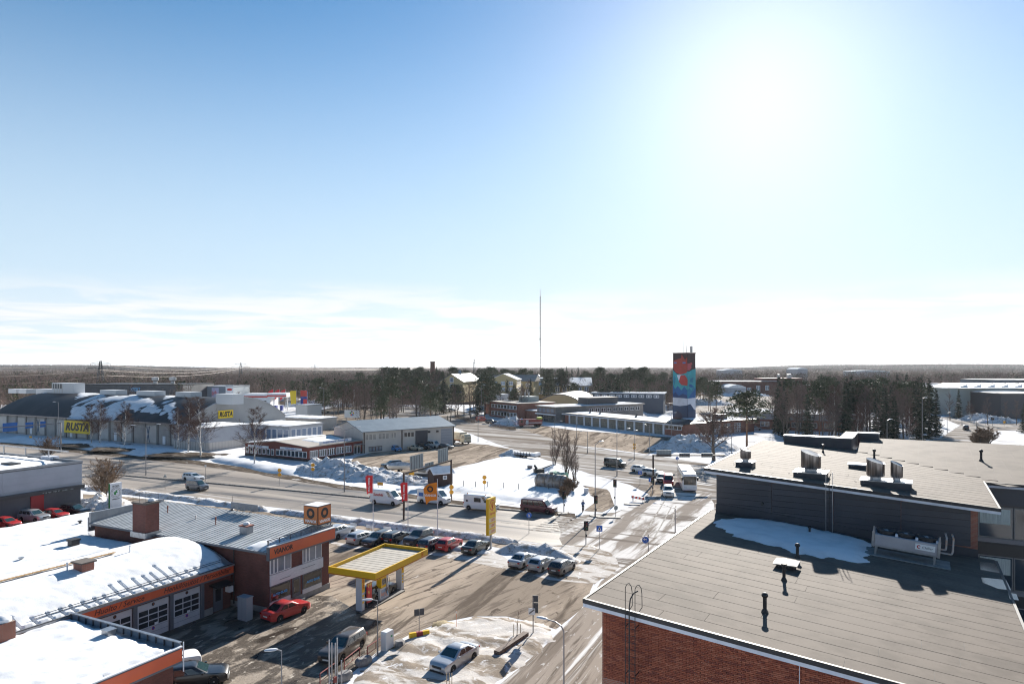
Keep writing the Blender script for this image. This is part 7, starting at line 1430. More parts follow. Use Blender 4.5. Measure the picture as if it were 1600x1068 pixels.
road_sign(321, 751, 726, 'thin white marker sign behind the white estate car', 'square', SIGN_WHITE, .35, -70)
def two_disc(px, pyb, pyt, label, ang=-90):
    t = road_sign(px, pyb, pyt, label, 'round', ORANGE_SIGN, .75, ang); h = ZT(pyt, W(px,pyb).y); MB().extr([(.36*math.cos(a),-.06,h-1.2+.36*math.sin(a)) for a in [k*math.pi/9 for k in range(18)]][::-1],(0,-.03,0)).build('lower_plate', ORANGE_SIGN, t)
two_disc(437, 758, 731, 'pair of yellow discs on a thin post by the snow slope'); two_disc(489, 750, 723, 'pair of yellow discs on a post in front of the big snow heap'); two_disc(757, 770, 742, 'pair of yellow discs on a post in the snow field'); two_disc(705.5, 782, 757, 'pair of yellow discs on the far gantry post'); two_disc(991, 713, 692, 'yellow and blue discs on a post below the garages')
for px, pb, pt, lb in ((48,690,681,'small orange board on two legs in the shaded snow slope'),(594,765,753,'small orange board on legs behind the first van'),(643,757,737,'small orange board beside the brown hut snow')):
    c = W(px, pb); h = ZT(pt, c.y); t = thing('direction_board', lb, 'road sign', (c.x,c.y,0), -.3); MB().box(-.55,.55,-.03,.03,h-.55,h).build('board', ORANGE_SIGN, t)
    for x in (-.35,.35): MB().tube((x,.05,0),(x,.05,h-.1),.03,.03,5).build('leg', POLE, t)
# flags on poles
def flag(px, pyb, pyt, label, mat, w, hgt, side, text=None, tmat=None, mark=None, drop=.6, wave=.16):
    c = W(px, pyb); h = ZT(pyt, c.y); t = thing('flagpole', label, 'flag', (c.x,c.y,0), A_B*.35, 'flags')
    MB().tube((0,0,0),(0,0,h),.065,.035,8).build('pole', mk('white_pole',(.60,.60,.62),.4), t); MB().sphere((0,0,h+.05),.07,8).build('finial', mk('white_pole',(0,0,0)), t)
    n, m = 10, 8; vs = []; zt = h-.35
    for i in range(n+1):
        for j in range(m+1):
            u, v = i/n, j/m; x = side*(.07+u*w*(1-.18*v*u)); y = wave*math.sin(u*5.0+v*2.2)*u; z = zt-v*hgt-u*u*drop*(1-.25*v)-(.10*math.sin(u*7+1.2*v))*u; vs.append((x,y,z))
    fs = [(i*(m+1)+j,(i+1)*(m+1)+j,(i+1)*(m+1)+j+1,i*(m+1)+j+1) for i in range(n) for j in range(m)]
    vs2 = [(x,y+.012,z) for x,y,z in vs]; k = len(vs); fs2 = [tuple(q+k for q in f[::-1]) for f in fs]
    cl = MB().add(vs+vs2, fs+fs2).build('cloth', mat, t, True)
    if mark: 
        mb = MB(); cx_, cz_ = side*w*.52, zt-hgt*.30-drop*.22
        for q in range(24):
            a0, a1 = q*math.pi/12, (q+1)*math.pi/12; mb.extr([(cx_+r*math.cos(a),-.20,cz_+r*math.sin(a)) for r, a in ((.40,a0),(.40,a1),(.22,a1),(.22,a0))],(0,.02,0))
        mb.build('ring_mark', INK, cl)
    if text:
        o = lettering(text, mark and .42 or .34, tmat, cl, (side*w*.5, -.20, zt-hgt*(.66 if mark else .5)-drop*.22), -math.pi/2, bold=.012, depth=.004)
        if not mark: o.rotation_euler = (math.radians(90), math.radians(90), 0)
FLAG_RED = mk('flag_red',(.72,.04,.045),.8); FLAG_OR = mk('flag_orange',(.78,.24,.015),.8)
flag(583, 834, 738, 'tall red vertical flag on a white pole, left of the three', FLAG_RED, 1.0, 2.4, -1, 'Nokian Tyres', WHITE_LET, drop=.15, wave=.08)
flag(637.5, 842, 749, 'tall red vertical flag on a white pole, middle of the three', FLAG_RED, .95, 2.4, -1, 'Nokian Tyres', WHITE_LET, drop=.15, wave=.08)
flag(683.5, 848, 749, 'broad orange flag with black ring on a white pole', FLAG_OR, 1.75, 2.25, -1, 'VIANOR', WHITE_LET, True, .75)
for k, px in enumerate((427,437,446)): flag(px, 640, 607, ('left','middle','right')[k]+' red flag of the far petrol station', FLAG_RED, 3.2, 4.0, -1, drop=2.2)
flag(463, 642, 609, 'yellow banner flag beside the far price pylon', SIGN_YEL, 3.4, 6.6, -1, drop=.3)
# small things around the forecourt
for k, (px, py, lb) in enumerate(((552,830,'low trestle sign board behind the silver estate'),(577,833,'low trestle sign board behind the second parked car'),(605,836,'low trestle sign board behind the black estate'))):
    c = W(px, py); t = thing('trestle_board', lb, 'sign board', (c.x,c.y,0), A_B); MB().box(-.55,.55,-.04,.04,.75,1.15).build('board', LGREY, t)
    for x in (-.4,.4): MB().tube((x,0,0),(x,0,.8),.03,.03,5).build('leg', STEEL_DARK, t)
RED_RAIL = mk('red_rail',(.20,.035,.03),.55)
for a, b, lb in (((500,1074),(524,1056),'red tubular railing at the bottom edge, nearest us'),((538,1051),(562,1031),'red tubular railing between stone blocks by the brown estate'),((574,1030),(600,1012),'red tubular railing ending at the white cabinet')):
    A, B = W(*a), W(*b); t = thing('railing', lb, 'railing', group='red railings by the brown estate'); mb = MB()
    MB().path([(A.x,A.y,0),(A.x,A.y,1.0),(B.x,B.y,1.0),(B.x,B.y,0)],.04,6).build('frame_tube', RED_RAIL, t); MB().tube((A.x,A.y,.45),(B.x,B.y,.45),.025).build('mid_rail', RED_RAIL, t); M_ = A.lerp(B,.5); MB().tube((M_.x,M_.y,.45),(M_.x,M_.y,1.0),.025).build('baluster', RED_RAIL, t)
for px, py, lb in ((537,1062,'grey stone block between the first two railings'),(568,1038,'grey stone block between the last two railings'),(624,1011,'small grey boulder beside the white cabinet')):
    c = W(px, py); t = MB(); n = 8; rings = []
    for z, s in ((0,1.0),(.2,1.06),(.38,.96),(.5,.72)): rings.append([(s*(.72 if lb[0]=='g' else .45)*math.cos(k*math.pi/4)*(1+.12*math.sin(3*k)), s*.42*math.sin(k*math.pi/4)*(1+.1*math.cos(2*k)), z) for k in range(n)])
    o = t.loft(rings).build('stone_block', mk('grey_stone',(.17,.16,.16),.85,(.25,.24,.23),3,bump=.02), None, 30, label=lb, cat='stone'); o.location = (c.x,c.y,.1); o.rotation_euler = (0,0,.9)
c = W(521, 1085); t = thing('pole_bundle', 'cluster of tall thin galvanised posts at the bottom edge', 'posts', (c.x,c.y,0), .9)
for k, (x, y, h) in enumerate(((-.35,0,3.9),(-.1,.05,3.6),(.12,-.05,3.55),(.35,.05,3.8),(.6,-.1,2.2))): MB().tube((x,y,0),(x,y,h),.05,.05,8).build('post', GALV, t)
MB().box(-.4,.4,-.03,.03,1.0,1.08).build('tie_bar', GALV, t); MB().box(-.1,.1,-.25,-.1,.9,1.3).build('switch_box', RED_RAIL, t)
c = W(605, 1016); t = thing('service_cabinet', 'white upright service cabinet at the snow edge', 'cabinet', (c.x,c.y,0), math.radians(60)); MB().loft([[(x,-.28,z),(x,.28,z)] + [(x2,.28,z),(x2,-.28,z)] for x, x2, z in ((-.42,.42,.05),(-.45,.45,.15),(-.45,.45,1.45),(-.40,.40,1.62))]).build('casing', mk('cabinet_white',(.62,.63,.64),.4), t); MB().box(-.455,-.451,-.2,.2,.3,1.4).build('door', LGREY, t); MB().box(.1,.3,-.286,-.281,1.1,1.25).build('green_sticker', mk('sticker_green',(.05,.3,.12),.5), t)
c = W(655, 996); t = thing('road_barrier', 'yellow and red plastic barrier foot carrying a small sign', 'barrier', (c.x,c.y,.12), math.radians(25)); bp_ = lambda x0, x1: [[(x,-.22,0),(x,.22,0),(x,.12,.42),(x,-.12,.42)] for x in (x0,x1)]
for x0, x1, m in ((-.85,-.28,YEL_B),(-.278,.278,mk('barrier_red',(.30,.03,.03),.6)),(.28,.85,YEL_B)): MB().loft(bp_(x0,x1)).build('block', m, t)
MB().tube((0,0,.4),(0,0,2.1),.03).build('pole', POLE, t); MB().box(-.42,-.03,-.03,.03,1.75,2.3).build('plate', DARK_SHEET, t); MB().box(.03,.42,-.03,.03,1.75,2.3).build('plate', DARK_SHEET, t)
c = W(833, 992); t = thing('road_sign', 'tall sign post with dark boards and a white plate at the snowy corner', 'road sign', (c.x,c.y,0), -.15); MB().tube((0,0,0),(0,0,3.2),.05,.05,8).build('pole', POLE, t); MB().box(-.05,.42,-.03,.03,1.9,2.75).build('plate', DARK_SHEET, t); MB().box(-.05,.42,-.03,.03,2.8,3.35).build('plate', DARK_SHEET, t); wp = MB().box(-.38,.18,-.09,-.06,1.75,2.3).build('white_plate', SIGN_WHITE, t); MB().bar((-.32,-.095,1.85),(.12,-.095,2.2),.01,.1).build('diagonal_stripe', STEEL_DARK, wp)
for dx in (-.35,0,.35): pass
c = W(808, 997); t = thing('staked_sapling', 'thin sapling tied between three wooden stakes', 'sapling', (c.x,c.y,.15)); mb = MB(); mb.path([(0,0,0),(.03,.02,.9),(.08,0,1.6),(.12,.05,2.1)],.02,5)
for a, b in (((.06,.01,1.4),(.3,.1,1.9)),((.08,0,1.6),(-.15,.1,2.0)),((.1,.03,1.8),(.35,-.1,2.2)),((.03,.02,1.0),(-.2,-.1,1.5))): mb.tube(a, b, .012, .004, 4)
mb.build('stem', mk('sapling_bark',(.20,.14,.10),.8), t)
for x, y in ((-.28,0),(.28,.05),(.0,.3)): MB().tube((x,y,0),(x,y,1.05),.035).build('stake', mk('stake_wood',(.45,.36,.24),.8), t)
c = W(702, 1090); t = thing('stake_group', 'group of short wooden stakes in front of the silver saloon', 'stakes', (c.x,c.y,.1)); 
for x in (-.18,.0,.18): MB().tube((x,.1*math.sin(x*20),0),(x,.1*math.sin(x*20),1.6),.03).build('stake', MATS['stake_wood'], t)
A, B = W(822,996), W(776,1027); t = thing('steel_edging', 'rusty steel retaining edge cutting through the snowy corner', 'edging'); MB().bar((A.x,A.y,.28),(B.x,B.y,.28),.5,.5).build('beam', mk('rust_edge',(.075,.05,.04),.85,(.14,.10,.08),4,bump=.02), t); 
for k in range(8): p = A.lerp(B,k/7.5); MB().box(p.x-.04,p.x+.04,p.y-.35,p.y-.27,0,.5).build('stud', MATS['rust_edge'], t)
c = W(713, 981); t = thing('snow_pole', 'thin orange snow marker stick on the island edge', 'marker', (c.x,c.y,0)); MB().tube((0,0,0),(0,0,1.6),.02,.015,5).build('stick', mk('marker_orange',(.7,.2,.08),.6), t); MB().tube((0,0,1.3),(0,0,1.5),.024,.022,5).build('reflector', SIGN_WHITE, t)
for k, (px, py) in enumerate(((724,762),(743,763),(762,763),(787,765),(836,768),(857,767),(870,765),(810,767))):
    c = W(px, py); t = thing('marker_post', 'short dark post in the row along the snow field edge', 'post', (c.x,c.y,0), 0, 'posts along the snow field'); MB().tube((0,0,0),(0,0,1.25),.07,.07,6).build('post', STEEL_DARK, t); MB().tube((0,0,1.25),(0,0,1.33),.085,.06,6).build('cap', STEEL_DARK, t)
c = W(916, 770); t = thing('utility_box','small pale box on the snowy corner of the junction','box',(c.x,c.y,0),-.3); MB().box(-.35,.35,-.3,.3,0,.85).build('case', LGREY, t); MB().box(-.38,.38,-.33,.33,.853,.92).build('lid', LGREY, t)
c = W(997, 783); t = thing('works_barrier','toppled red and white works barrier with trestle at the snowy corner','barrier',(c.x,c.y,0),-.5); MB().hexa([(-1.2,-.05,.5),(1.2,-.05,.35),(1.2,.05,.35),(-1.2,.05,.5),(-1.2,-.05,.95),(1.2,-.05,.75),(1.2,.05,.75),(-1.2,.05,.95)]).build('board', SIGN_WHITE, t)
for k in range(4): MB().hexa([(-1.1+k*.6,-.06,.5-.04*k),(-.8+k*.6,-.06,.48-.04*k),(-.8+k*.6,-.052,.48-.04*k),(-1.1+k*.6,-.052,.5-.04*k),(-1.0+k*.6,-.06,.92-.05*k),(-.7+k*.6,-.06,.9-.05*k),(-.7+k*.6,-.052,.9-.05*k),(-1.0+k*.6,-.052,.92-.05*k)]).build('red_chevron', RED_P, t)
for x in (-.9,.9): MB().bar((x,-.4,0),(x,.1,.9),.06).build('leg', STEEL_DARK, t); MB().bar((x,.5,0),(x,.1,.9),.06).build('leg', STEEL_DARK, t)
for px, py, lb, ang in ((1000,757,'small blue plate sign on a post at the side street',-90),(1016,768,'blue shield sign below the gantry post',-80),(1058,735,'small round blue sign behind the bus',-90),(1540,664,'round blue sign by the right-hand street',-90)): road_sign(px, py, py-22 if px < 1500 else py-8, lb, 'square' if 'plate' in lb or 'shield' in lb else 'round', BLUE_SIGN, .7, ang, arrow)
road_sign(1569, 666, 657, 'round orange sign near the spruce on the right', 'round', ORANGE_SIGN, 1.0); c = W(1551,666); t = thing('dark_signal','dark signal head on a post near the right-hand bend','traffic light',(c.x,c.y,0)); MB().tube((0,0,0),(0,0,3),.06).build('pole', POLE, t); MB().box(-.5,.5,-.2,.2,2.4,3.3).build('signal_head', BLACK_METAL, t)
# shop sign board with coloured dots and the flagpole with flag in the woods
c = W(550, 656); t = thing('dot_sign','white board with coloured dots above the warehouse roof','sign',(c.x,c.y,0),-.1); b = MB().box(-3.2,3.2,-.15,.15,1.0,4.2).build('board', SIGN_WHITE, t)
for k, (x, z, m) in enumerate(((0,3.6,mk('dot_dark',(.08,.02,.04),.5)),(-.6,3.0,mk('dot_green',(.03,.35,.08),.5)),(.7,3.0,YEL_B),(-.3,2.3,RED_P),(.4,2.3,SIGN_BLUE))): MB().tube((x,-.16,z),(x,-.19,z),.36,.36,12).build('dot', m, b)
for x in (-2.4,2.4): MB().tube((x,0,0),(x,0,1.1),.1).build('leg', POLE, t)
flag(967, 628, 598, 'small red and white flag on a pole before the pines', mk('flag_rw',(.6,.15,.14),.8), 2.6, 1.6, -1, drop=.6)
# ------------------------------------------------------------------ vegetation
BARK = mk('grey_bark', (.115,.095,.08), .9, (.07,.058,.05), 5); TWIG = mk('bare_twigs', (.155,.112,.095), .9, (.20,.15,.13), 1.5, spec=0); BIRCH_BARK = mk('birch_bark', (.55,.53,.50), .8, (.05,.045,.04), 3.5, .50, .60, stretch=(1,1,.35)); BIRCH_TWIG = mk('birch_twigs', (.115,.078,.068), .9, spec=0)
PINE_BARK = mk('pine_bark', (.20,.105,.06), .9, (.09,.06,.045), 2.5); NEEDLE = [mk('pine_needles', (.042,.055,.028), .8, (.075,.09,.045), .9), mk('spruce_needles', (.016,.028,.016), .85, (.032,.048,.026), .8)]
BUSH_TWIG = mk('bush_twigs', (.16,.105,.065), .9, (.22,.15,.10), 2)
def sliver(V, Fc, a, b, w, rnd):
    """one twig as a long thin triangle"""
    d = b-a; s = d.cross(Vector((rnd.uniform(-1,1), rnd.uniform(-1,1), rnd.uniform(-1,1)))); 
    if s.length < 1e-6: return
    s = s.normalized()*w/2; k = len(V); V += [tuple(a-s), tuple(a+s), tuple(b)]; Fc.append((k,k+1,k+2))
def bare_tree(seed, h=12.0, spread=.34, trunk_r=.17, first=.22, limbs=15, up=.9, droop=0.0, twig_w=.035, multi=1, dense=1.0):
    """returns (trunk mesh builder, twig mesh builder)"""
    rnd = random.Random(seed); T = MB(); V, Fc = [], []
    for st in range(multi):
        lean = Vector((rnd.uniform(-.12,.12), rnd.uniform(-.12,.12), 0)) * (3 if multi > 1 else 1); base = Vector((rnd.uniform(-.4,.4), rnd.uniform(-.4,.4), -.1)) if multi > 1 else Vector((0,0,-.1)); hh = h*rnd.uniform(.8,1) if multi > 1 else h
        n = 7; pts = [base + Vector((lean.x*hh*(i/n)**1.3+rnd.uniform(-.01,.01)*hh, lean.y*hh*(i/n)**1.3+rnd.uniform(-.01,.01)*hh, hh*.93*i/n)) for i in range(n+1)]
        rr = [trunk_r*(1-.9*i/n)+.012 for i in range(n+1)]
        for i in range(n): T.tube(pts[i], pts[i+1], rr[i], rr[i+1], 6, caps=(i == 0))
        def at(f): i = min(n-1, int(f*n)); return pts[i].lerp(pts[i+1], f*n-i)
        for q in range(limbs):
            f = first+(1-first)*(q+rnd.random())/limbs*.97; p = at(f); az = q*2.4+rnd.uniform(-.5,.5); L = hh*spread*(1-(f-first)/(1-first)*.72)*rnd.uniform(.75,1.2)
            d = Vector((math.cos(az), math.sin(az), up*rnd.uniform(.7,1.2))).normalized(); segs = [p]; 
            for s in range(4): d = (d+Vector((rnd.uniform(-.2,.2), rnd.uniform(-.2,.2), .12-droop*s*.25))).normalized(); segs.append(segs[-1]+d*L/4)
            r0 = max(.02, trunk_r*.42*(1-f*.6))
            for s in range(4): T.tube(segs[s], segs[s+1], r0*(1-s*.22), r0*(1-(s+1)*.22), 4, caps=False)
            for s in range(int(9*dense)):
                g = rnd.uniform(.2,1); i = min(3,int(g*4)); a = segs[i].lerp(segs[i+1], g*4-i); d2 = ((segs[i+1]-segs[i]).normalized()+Vector((rnd.uniform(-.9,.9), rnd.uniform(-.9,.9), rnd.uniform(-.3,.7)-droop))).normalized(); l2 = L*rnd.uniform(.28,.5); b = a+d2*l2
                sliver(V, Fc, a, b, twig_w*1.5, rnd)
                for u in range(int(6*dense)):
                    c = a.lerp(b, rnd.uniform(.25,1)); d3 = (d2+Vector((rnd.uniform(-.9,.9), rnd.uniform(-.9,.9), rnd.uniform(-.5,.6)-droop*1.4))).normalized(); sliver(V, Fc, c, c+d3*l2*rnd.uniform(.4,.75), twig_w, rnd)
        for q in range(int(26*dense)):
            c = at(rnd.uniform(.8,1)); d3 = Vector((rnd.uniform(-.6,.6), rnd.uniform(-.6,.6), rnd.uniform(.1,1)-droop)).normalized(); sliver(V, Fc, c, c+d3*h*.10*rnd.uniform(.5,1.2), twig_w, rnd)
    C = MB(); C.add(V, Fc); return T, C
def leaf_quad(V, Fc, p, d, L, w, rnd):
    s = d.cross(Vector((rnd.uniform(-1,1), rnd.uniform(-1,1), rnd.uniform(-1,1))))
    if s.length < 1e-6: return
    s = s.normalized()*w/2; k = len(V); V += [tuple(p-s*.5), tuple(p+d*L*.45-s), tuple(p+d*L), tuple(p+d*L*.45+s)]; Fc.append((k,k+1,k+2,k+3))
def pine(seed, h=17.0, low=.45, width=.20, clumps=74):
    rnd = random.Random(seed); T = MB(); V, Fc = [], []; n = 6; bx, by = rnd.uniform(-.03,.03), rnd.uniform(-.03,.03)
    pts = [Vector((bx*h*(i/n)**2, by*h*(i/n)**2, h*.95*i/n-.1*(i==0))) for i in range(n+1)]
    for i in range(n): T.tube(pts[i], pts[i+1], .22*(1-.8*i/n), .22*(1-.8*(i+1)/n), 7, caps=(i==0))
    def at(f): i = min(n-1, int(f*n)); return pts[i].lerp(pts[i+1], f*n-i)
    for q in range(clumps):
        f = low+(1.02-low)*(q/clumps)**.85; az = q*2.399+rnd.uniform(-.4,.4); t = (f-low)/(1-low); R = h*width*(.55+.75*math.sin(math.pi*min(1,.25+t*.75)))*rnd.uniform(.35,1.1)
        if rnd.random() < .12: continue
        p = at(min(f,.99)); c = p+Vector((math.cos(az)*R, math.sin(az)*R, R*rnd.uniform(-.05,.4))); T.tube(p, c, .05, .02, 4, caps=False)
        cr = h*rnd.uniform(.045,.075)
        for u in range(42):
            d = Vector((rnd.gauss(0,1), rnd.gauss(0,1), rnd.gauss(.25,.55))).normalized(); o = c+Vector((d.x*cr*rnd.uniform(.1,1.25), d.y*cr*rnd.uniform(.1,1.25), d.z*cr*.7)); leaf_quad(V, Fc, o, (d+Vector((0,0,.3))).normalized(), cr*.66, cr*.30, rnd)
    C = MB(); C.add(V, Fc); return T, C
def spruce(seed, h=16.0, width=.20):
    rnd = random.Random(seed); T = MB(); V, Fc = [], []; T.tube((0,0,-.1),(0,0,h*.97),.20,.02,7)
    whorl = int(h*1.75)
    for q in range(whorl):
        f = .07+.92*q/whorl; R = h*width*(1-f)**.85*rnd.uniform(.85,1.12)+.12; z = h*f
        for b in range(9):
            if rnd.random() < .10: continue
            az = b*.698+q*.5+rnd.uniform(-.2,.2); L = R*rnd.uniform(.6,1.2); zo = rnd.uniform(-.55,.55); dirv = Vector((math.cos(az), math.sin(az), -.28)); 
            for s in range(6):
                g = (s+.4)/6; p = Vector((0,0,z+zo))+dirv*L*g+Vector((0,0,.14*L*g*g))
                for w in (-1,1):
                    d = (Vector((math.cos(az+w*.75), math.sin(az+w*.75), -.35+rnd.uniform(-.25,.15)))).normalized(); leaf_quad(V, Fc, p, d, L*.42*(1.15-g)+.12, .20+.10*L*.3, rnd)
    C = MB(); C.add(V, Fc); return T, C
def proto_meshes(TC, bark, leaf): return TC[0].mesh('trunk', bark, True), TC[1].mesh('crown', leaf)
PT = dict(birch=[proto_meshes(bare_tree(10+i, 13, .30, .15, .20, 24, 1.15, .16, .026, 1, 2.2), BIRCH_BARK, BIRCH_TWIG) for i in range(3)],
          bare=[proto_meshes(bare_tree(30+i, 13, .30, .20, .22, 16, .85, 0, .04, 1, 1.1), BARK, TWIG) for i in range(4)],
          round=[proto_meshes(bare_tree(50, 9, .46, .30, .24, 20, .75, 0, .045, 1, 2.2), BARK, TWIG)],
          thicket=[proto_meshes(bare_tree(60+i, 9, .22, .07, .12, 12, 1.3, 0, .018, 6, 1.4), BARK, TWIG) for i in range(2)],
          bush=[proto_meshes(bare_tree(70, 6.5, .42, .10, .08, 12, 1.0, 0, .022, 7, 1.6), BARK, BUSH_TWIG), proto_meshes(bare_tree(71, 3.0, .5, .05, .05, 9, .9, 0, .035, 9, 1.7), BARK, BUSH_TWIG)],
          pine=[proto_meshes(pine(80+i, 17, (.42,.5,.36)[i], (.19,.17,.21)[i]), PINE_BARK, NEEDLE[0]) for i in range(3)],
          spruce=[proto_meshes(spruce(90+i, 16, (.19,.16)[i]), BARK, NEEDLE[1]) for i in range(2)])
PH = dict(birch=13, bare=13, round=9, thicket=9, bush=6.5, pine=17, spruce=16)
TR = random.Random(5)
def tree(kind, label, h, px=None, py=None, at=None, group=None, v=None, wide=1.0, z=0):
    c = at or W(px, py); i = v if v is not None else TR.randrange(len(PT[kind])); me = PT[kind][i]; ph = 3.0 if (kind == 'bush' and i == 1) else PH[kind]
    t = thing({'birch':'birch_tree','bare':'bare_tree','round':'bare_tree','thicket':'bare_thicket','bush':'bare_bush','pine':'pine_tree','spruce':'spruce_tree'}[kind], label, {'thicket':'thicket','bush':'bush'}.get(kind,'tree'), (c.x,c.y,z), TR.uniform(0,6.28), group); s = h/ph; t.scale = (s*wide, s*wide, s)
    put(me[0], 'trunk', t); put(me[1], 'crown', t); return t
def tall(px, pyb, pyt): return ZT(pyt, W(px, pyb).y)
for px, pb, pt, lb in ((143,698,634,'leftmost birch in front of the arched store beside the yellow sign'),(156,698,626,'second birch from the left, close beside the first'),(194,703,630,'third birch, standing alone on the bare earth before the store wall'),(278,709,636,'birch left of the trio near the store corner'),(294,712,618,'middle birch of the trio near the store corner'),(314,716,616,'birch with forked crown at the store corner, right of the trio'),(397,729,632,'birch standing before the red shop, far right of the birches')):
    tree('birch', lb, tall(px,pb,pt), px, pb, group='birches by the arched store', z=.5 if px < 260 else 0, wide=1.15)
tree('bush','large round bare bush behind the dealer pylon',tall(160,779,714),160,779,v=0,wide=1.25); tree('bush','pale bare bush behind the dealership railing',tall(76,716,680),76,716,v=0,wide=1.1)
tree('thicket','tall bare thicket behind the old tank, left half',tall(866,728,660),866,728,v=0,wide=1.0); tree('thicket','tall bare thicket behind the old tank, right half',tall(887,748,664),887,748,v=1,wide=.9); tree('thicket','slim bare saplings at the right side of the old tank',tall(898,752,676),898,752,v=0,wide=.8)
tree('bush','low rusty-brown brush at the right end of the old tank',2.6,892,768,v=1,wide=1.3); tree('bush','low brown brush beside the road in front of the thicket',2.2,882,778,v=1,wide=1.2)
tree('round','dark spreading bare tree before the broad snow heap',tall(1115,719,640),1115,719,v=0,wide=1.15)
tree('pine','big flat-topped pine behind the office roof',tall(1167,697,612),1167,697,v=1,wide=1.6)
tree('bush','round dense brown bush beside the right-hand street',5.0,1540,694,v=1,wide=1.5); tree('bush','second round brown bush left of the dense one',4.0,1530,697,v=1,wide=1.6); tree('spruce','dark spruce cut by the right edge of the picture',tall(1600,676,628),1600,676,v=0,wide=1.1)
for px, pb, pt, k, lb in ((757,652,585,'pine','broad pine in front of the yellow apartment block'),(829,640,590,'spruce','slim dark spruce before the low yellow school'),(857,640,592,'pine','tall pine standing by the arched sports hall'),(898,634,598,'pine','broad pine at the snowy roofs behind the fire station'),(937,636,600,'pine','pine left of the flag behind the fire station'),(611,657,588,'pine','dark full pine beside the far street'),(650,648,590,'pine','pine behind the warehouse roof left of the smokestack'),(672,652,600,'pine','slim pine in front of the smokestack'),(535,640,594,'pine','dark pine left of the far street lamps'),
        (716,652,600,'bare','bare tree before the yellow gable'),(735,652,598,'bare','bare tree between the yellow school blocks'),(800,646,596,'bare','bare tree in front of the yellow apartment block'),(815,640,600,'birch','pale birch left of the slim spruce'),(704,658,612,'bare','thin bare tree at the street corner by the warehouse'),(699,664,648,'spruce','small young spruce at the warehouse corner'),
        (877,636,606,'birch','pale birch right of the tall pine'),(955,632,600,'bare','bare tree beside the small flag'),(1130,664,622,'bare','pale bare tree behind the end wing'),(1213,655,612,'bare','bare tree at the left edge of the right-hand wood'),(1589,610,590,'pine','flat-topped pine above the blue factory')):
    tree(k, lb, tall(px,pb,pt), px, pb)
# woods whose trees can be told apart, but not one from another
def wood(group, label, n, pxr, Yr, mix, hr, seed, edge=None):
    rnd = random.Random(seed)
    for i in range(n):
        Y = 1/rnd.uniform(1/Yr[1], 1/Yr[0]); px = rnd.uniform(*pxr(Y) if callable(pxr) else pxr); k = rnd.choices(list(mix), list(mix.values()))[0]; h = rnd.uniform(*hr)*(1.12 if k == 'spruce' else 1)
        a, b = pxr; side = ('left','middle','right')[min(2,int((px-a)/(b-a)*3))]; row = 'near' if Y < (Yr[0]*Yr[1])**.5 else 'far'
        tree(k, label[k].replace(' in the ', f', {side} part, {row} side of the ').replace(' on the ', f', {side} part, {row} side of the '), h, at=at_dist(px, Y), group=group, wide=rnd.uniform(.85,1.2))
def lbl(where): return {k: f'{n} {where}' for k, n in (('bare','leafless tree'),('birch','leafless birch'),('pine','pine'),('spruce','dark spruce'))}
wood('trees of the right-hand wood', lbl('in the wood right of the painted tower'), 135, (1205,1440), (205,330), dict(bare=.74,birch=.06,pine=.12,spruce=.08), (13,18), 11)
for px, pb, pt, lb in ((1452,684,588,'tallest pointed spruce at the right end of the wood'),(1432,684,590,'second tall spruce left of the tallest one'),(1463,680,606,'broad dark spruce at the street corner of the wood'),(1440,690,612,'dark spruce low at the front right of the wood'),(1322,690,586,'dark spruce in the middle of the right-hand wood'),(1382,692,600,'dark spruce in front of the wood centre'),(1262,694,616,'dark spruce near the left end of the right-hand wood'),(1398,690,618,'short dark spruce beside the lamp post of the wood')):
    tree('spruce', lb, tall(px,pb,pt), px, pb, wide=1.05)
for k, (px, Y) in enumerate(((1300,195),(1340,190),(1372,200),(1420,185),(1286,190),(1352,205))): tree('birch' if k % 2 else 'bare', 'slender leafless tree at the front edge of the right-hand wood', TR.uniform(12,15), at=at_dist(px, Y), group='front trees of the right-hand wood', wide=.85)
wood('trees of the park between the shops and the school', lbl('in the park left of the yellow school'), 80, (495,700), (285,420), dict(bare=.66,pine=.26,birch=.04,spruce=.04), (12,17), 12)
wood('street trees before the school', lbl('in the tree rows before the yellow school'), 16, (560,700), (240,285), dict(bare=.8,pine=.2), (10,13), 13)
wood('trees around the yellow school', lbl('in the grove around the yellow school'), 26, (690,830), (300,385), dict(bare=.6,pine=.35,spruce=.05), (12,16), 17)
wood('trees behind the arched store', lbl('in the wood behind the arched store'), 75, (-20,480), (350,470), dict(bare=.72,pine=.2,spruce=.08), (10,14), 14)
wood('trees behind the fire station', lbl('in the belt behind the fire station'), 50, (940,1120), (330,460), dict(bare=.4,pine=.5,spruce=.1), (11,16), 15)
wood('pines of the ridge behind the school', lbl('on the ridge behind the school'), 100, (560,1060), (440,600), dict(pine=.8,bare=.12,spruce=.08), (16,22), 16)
for px, Y, h, k, lb in ((1543,262,11,'bare','bare tree in front of the dark shed doors on the right'),(1484,285,12,'bare','bare tree at the left corner of the industrial hall'),(1498,292,13,'spruce','dark spruce before the industrial hall wall'),(1516,272,9,'birch','thin birch before the industrial hall gateway'),(1572,268,9,'bare','bare tree before the charcoal shed wall'),(1588,262,10,'bare','bare tree at the right edge before the charcoal shed')): tree(k, lb, h, at=at_dist(px, Y))
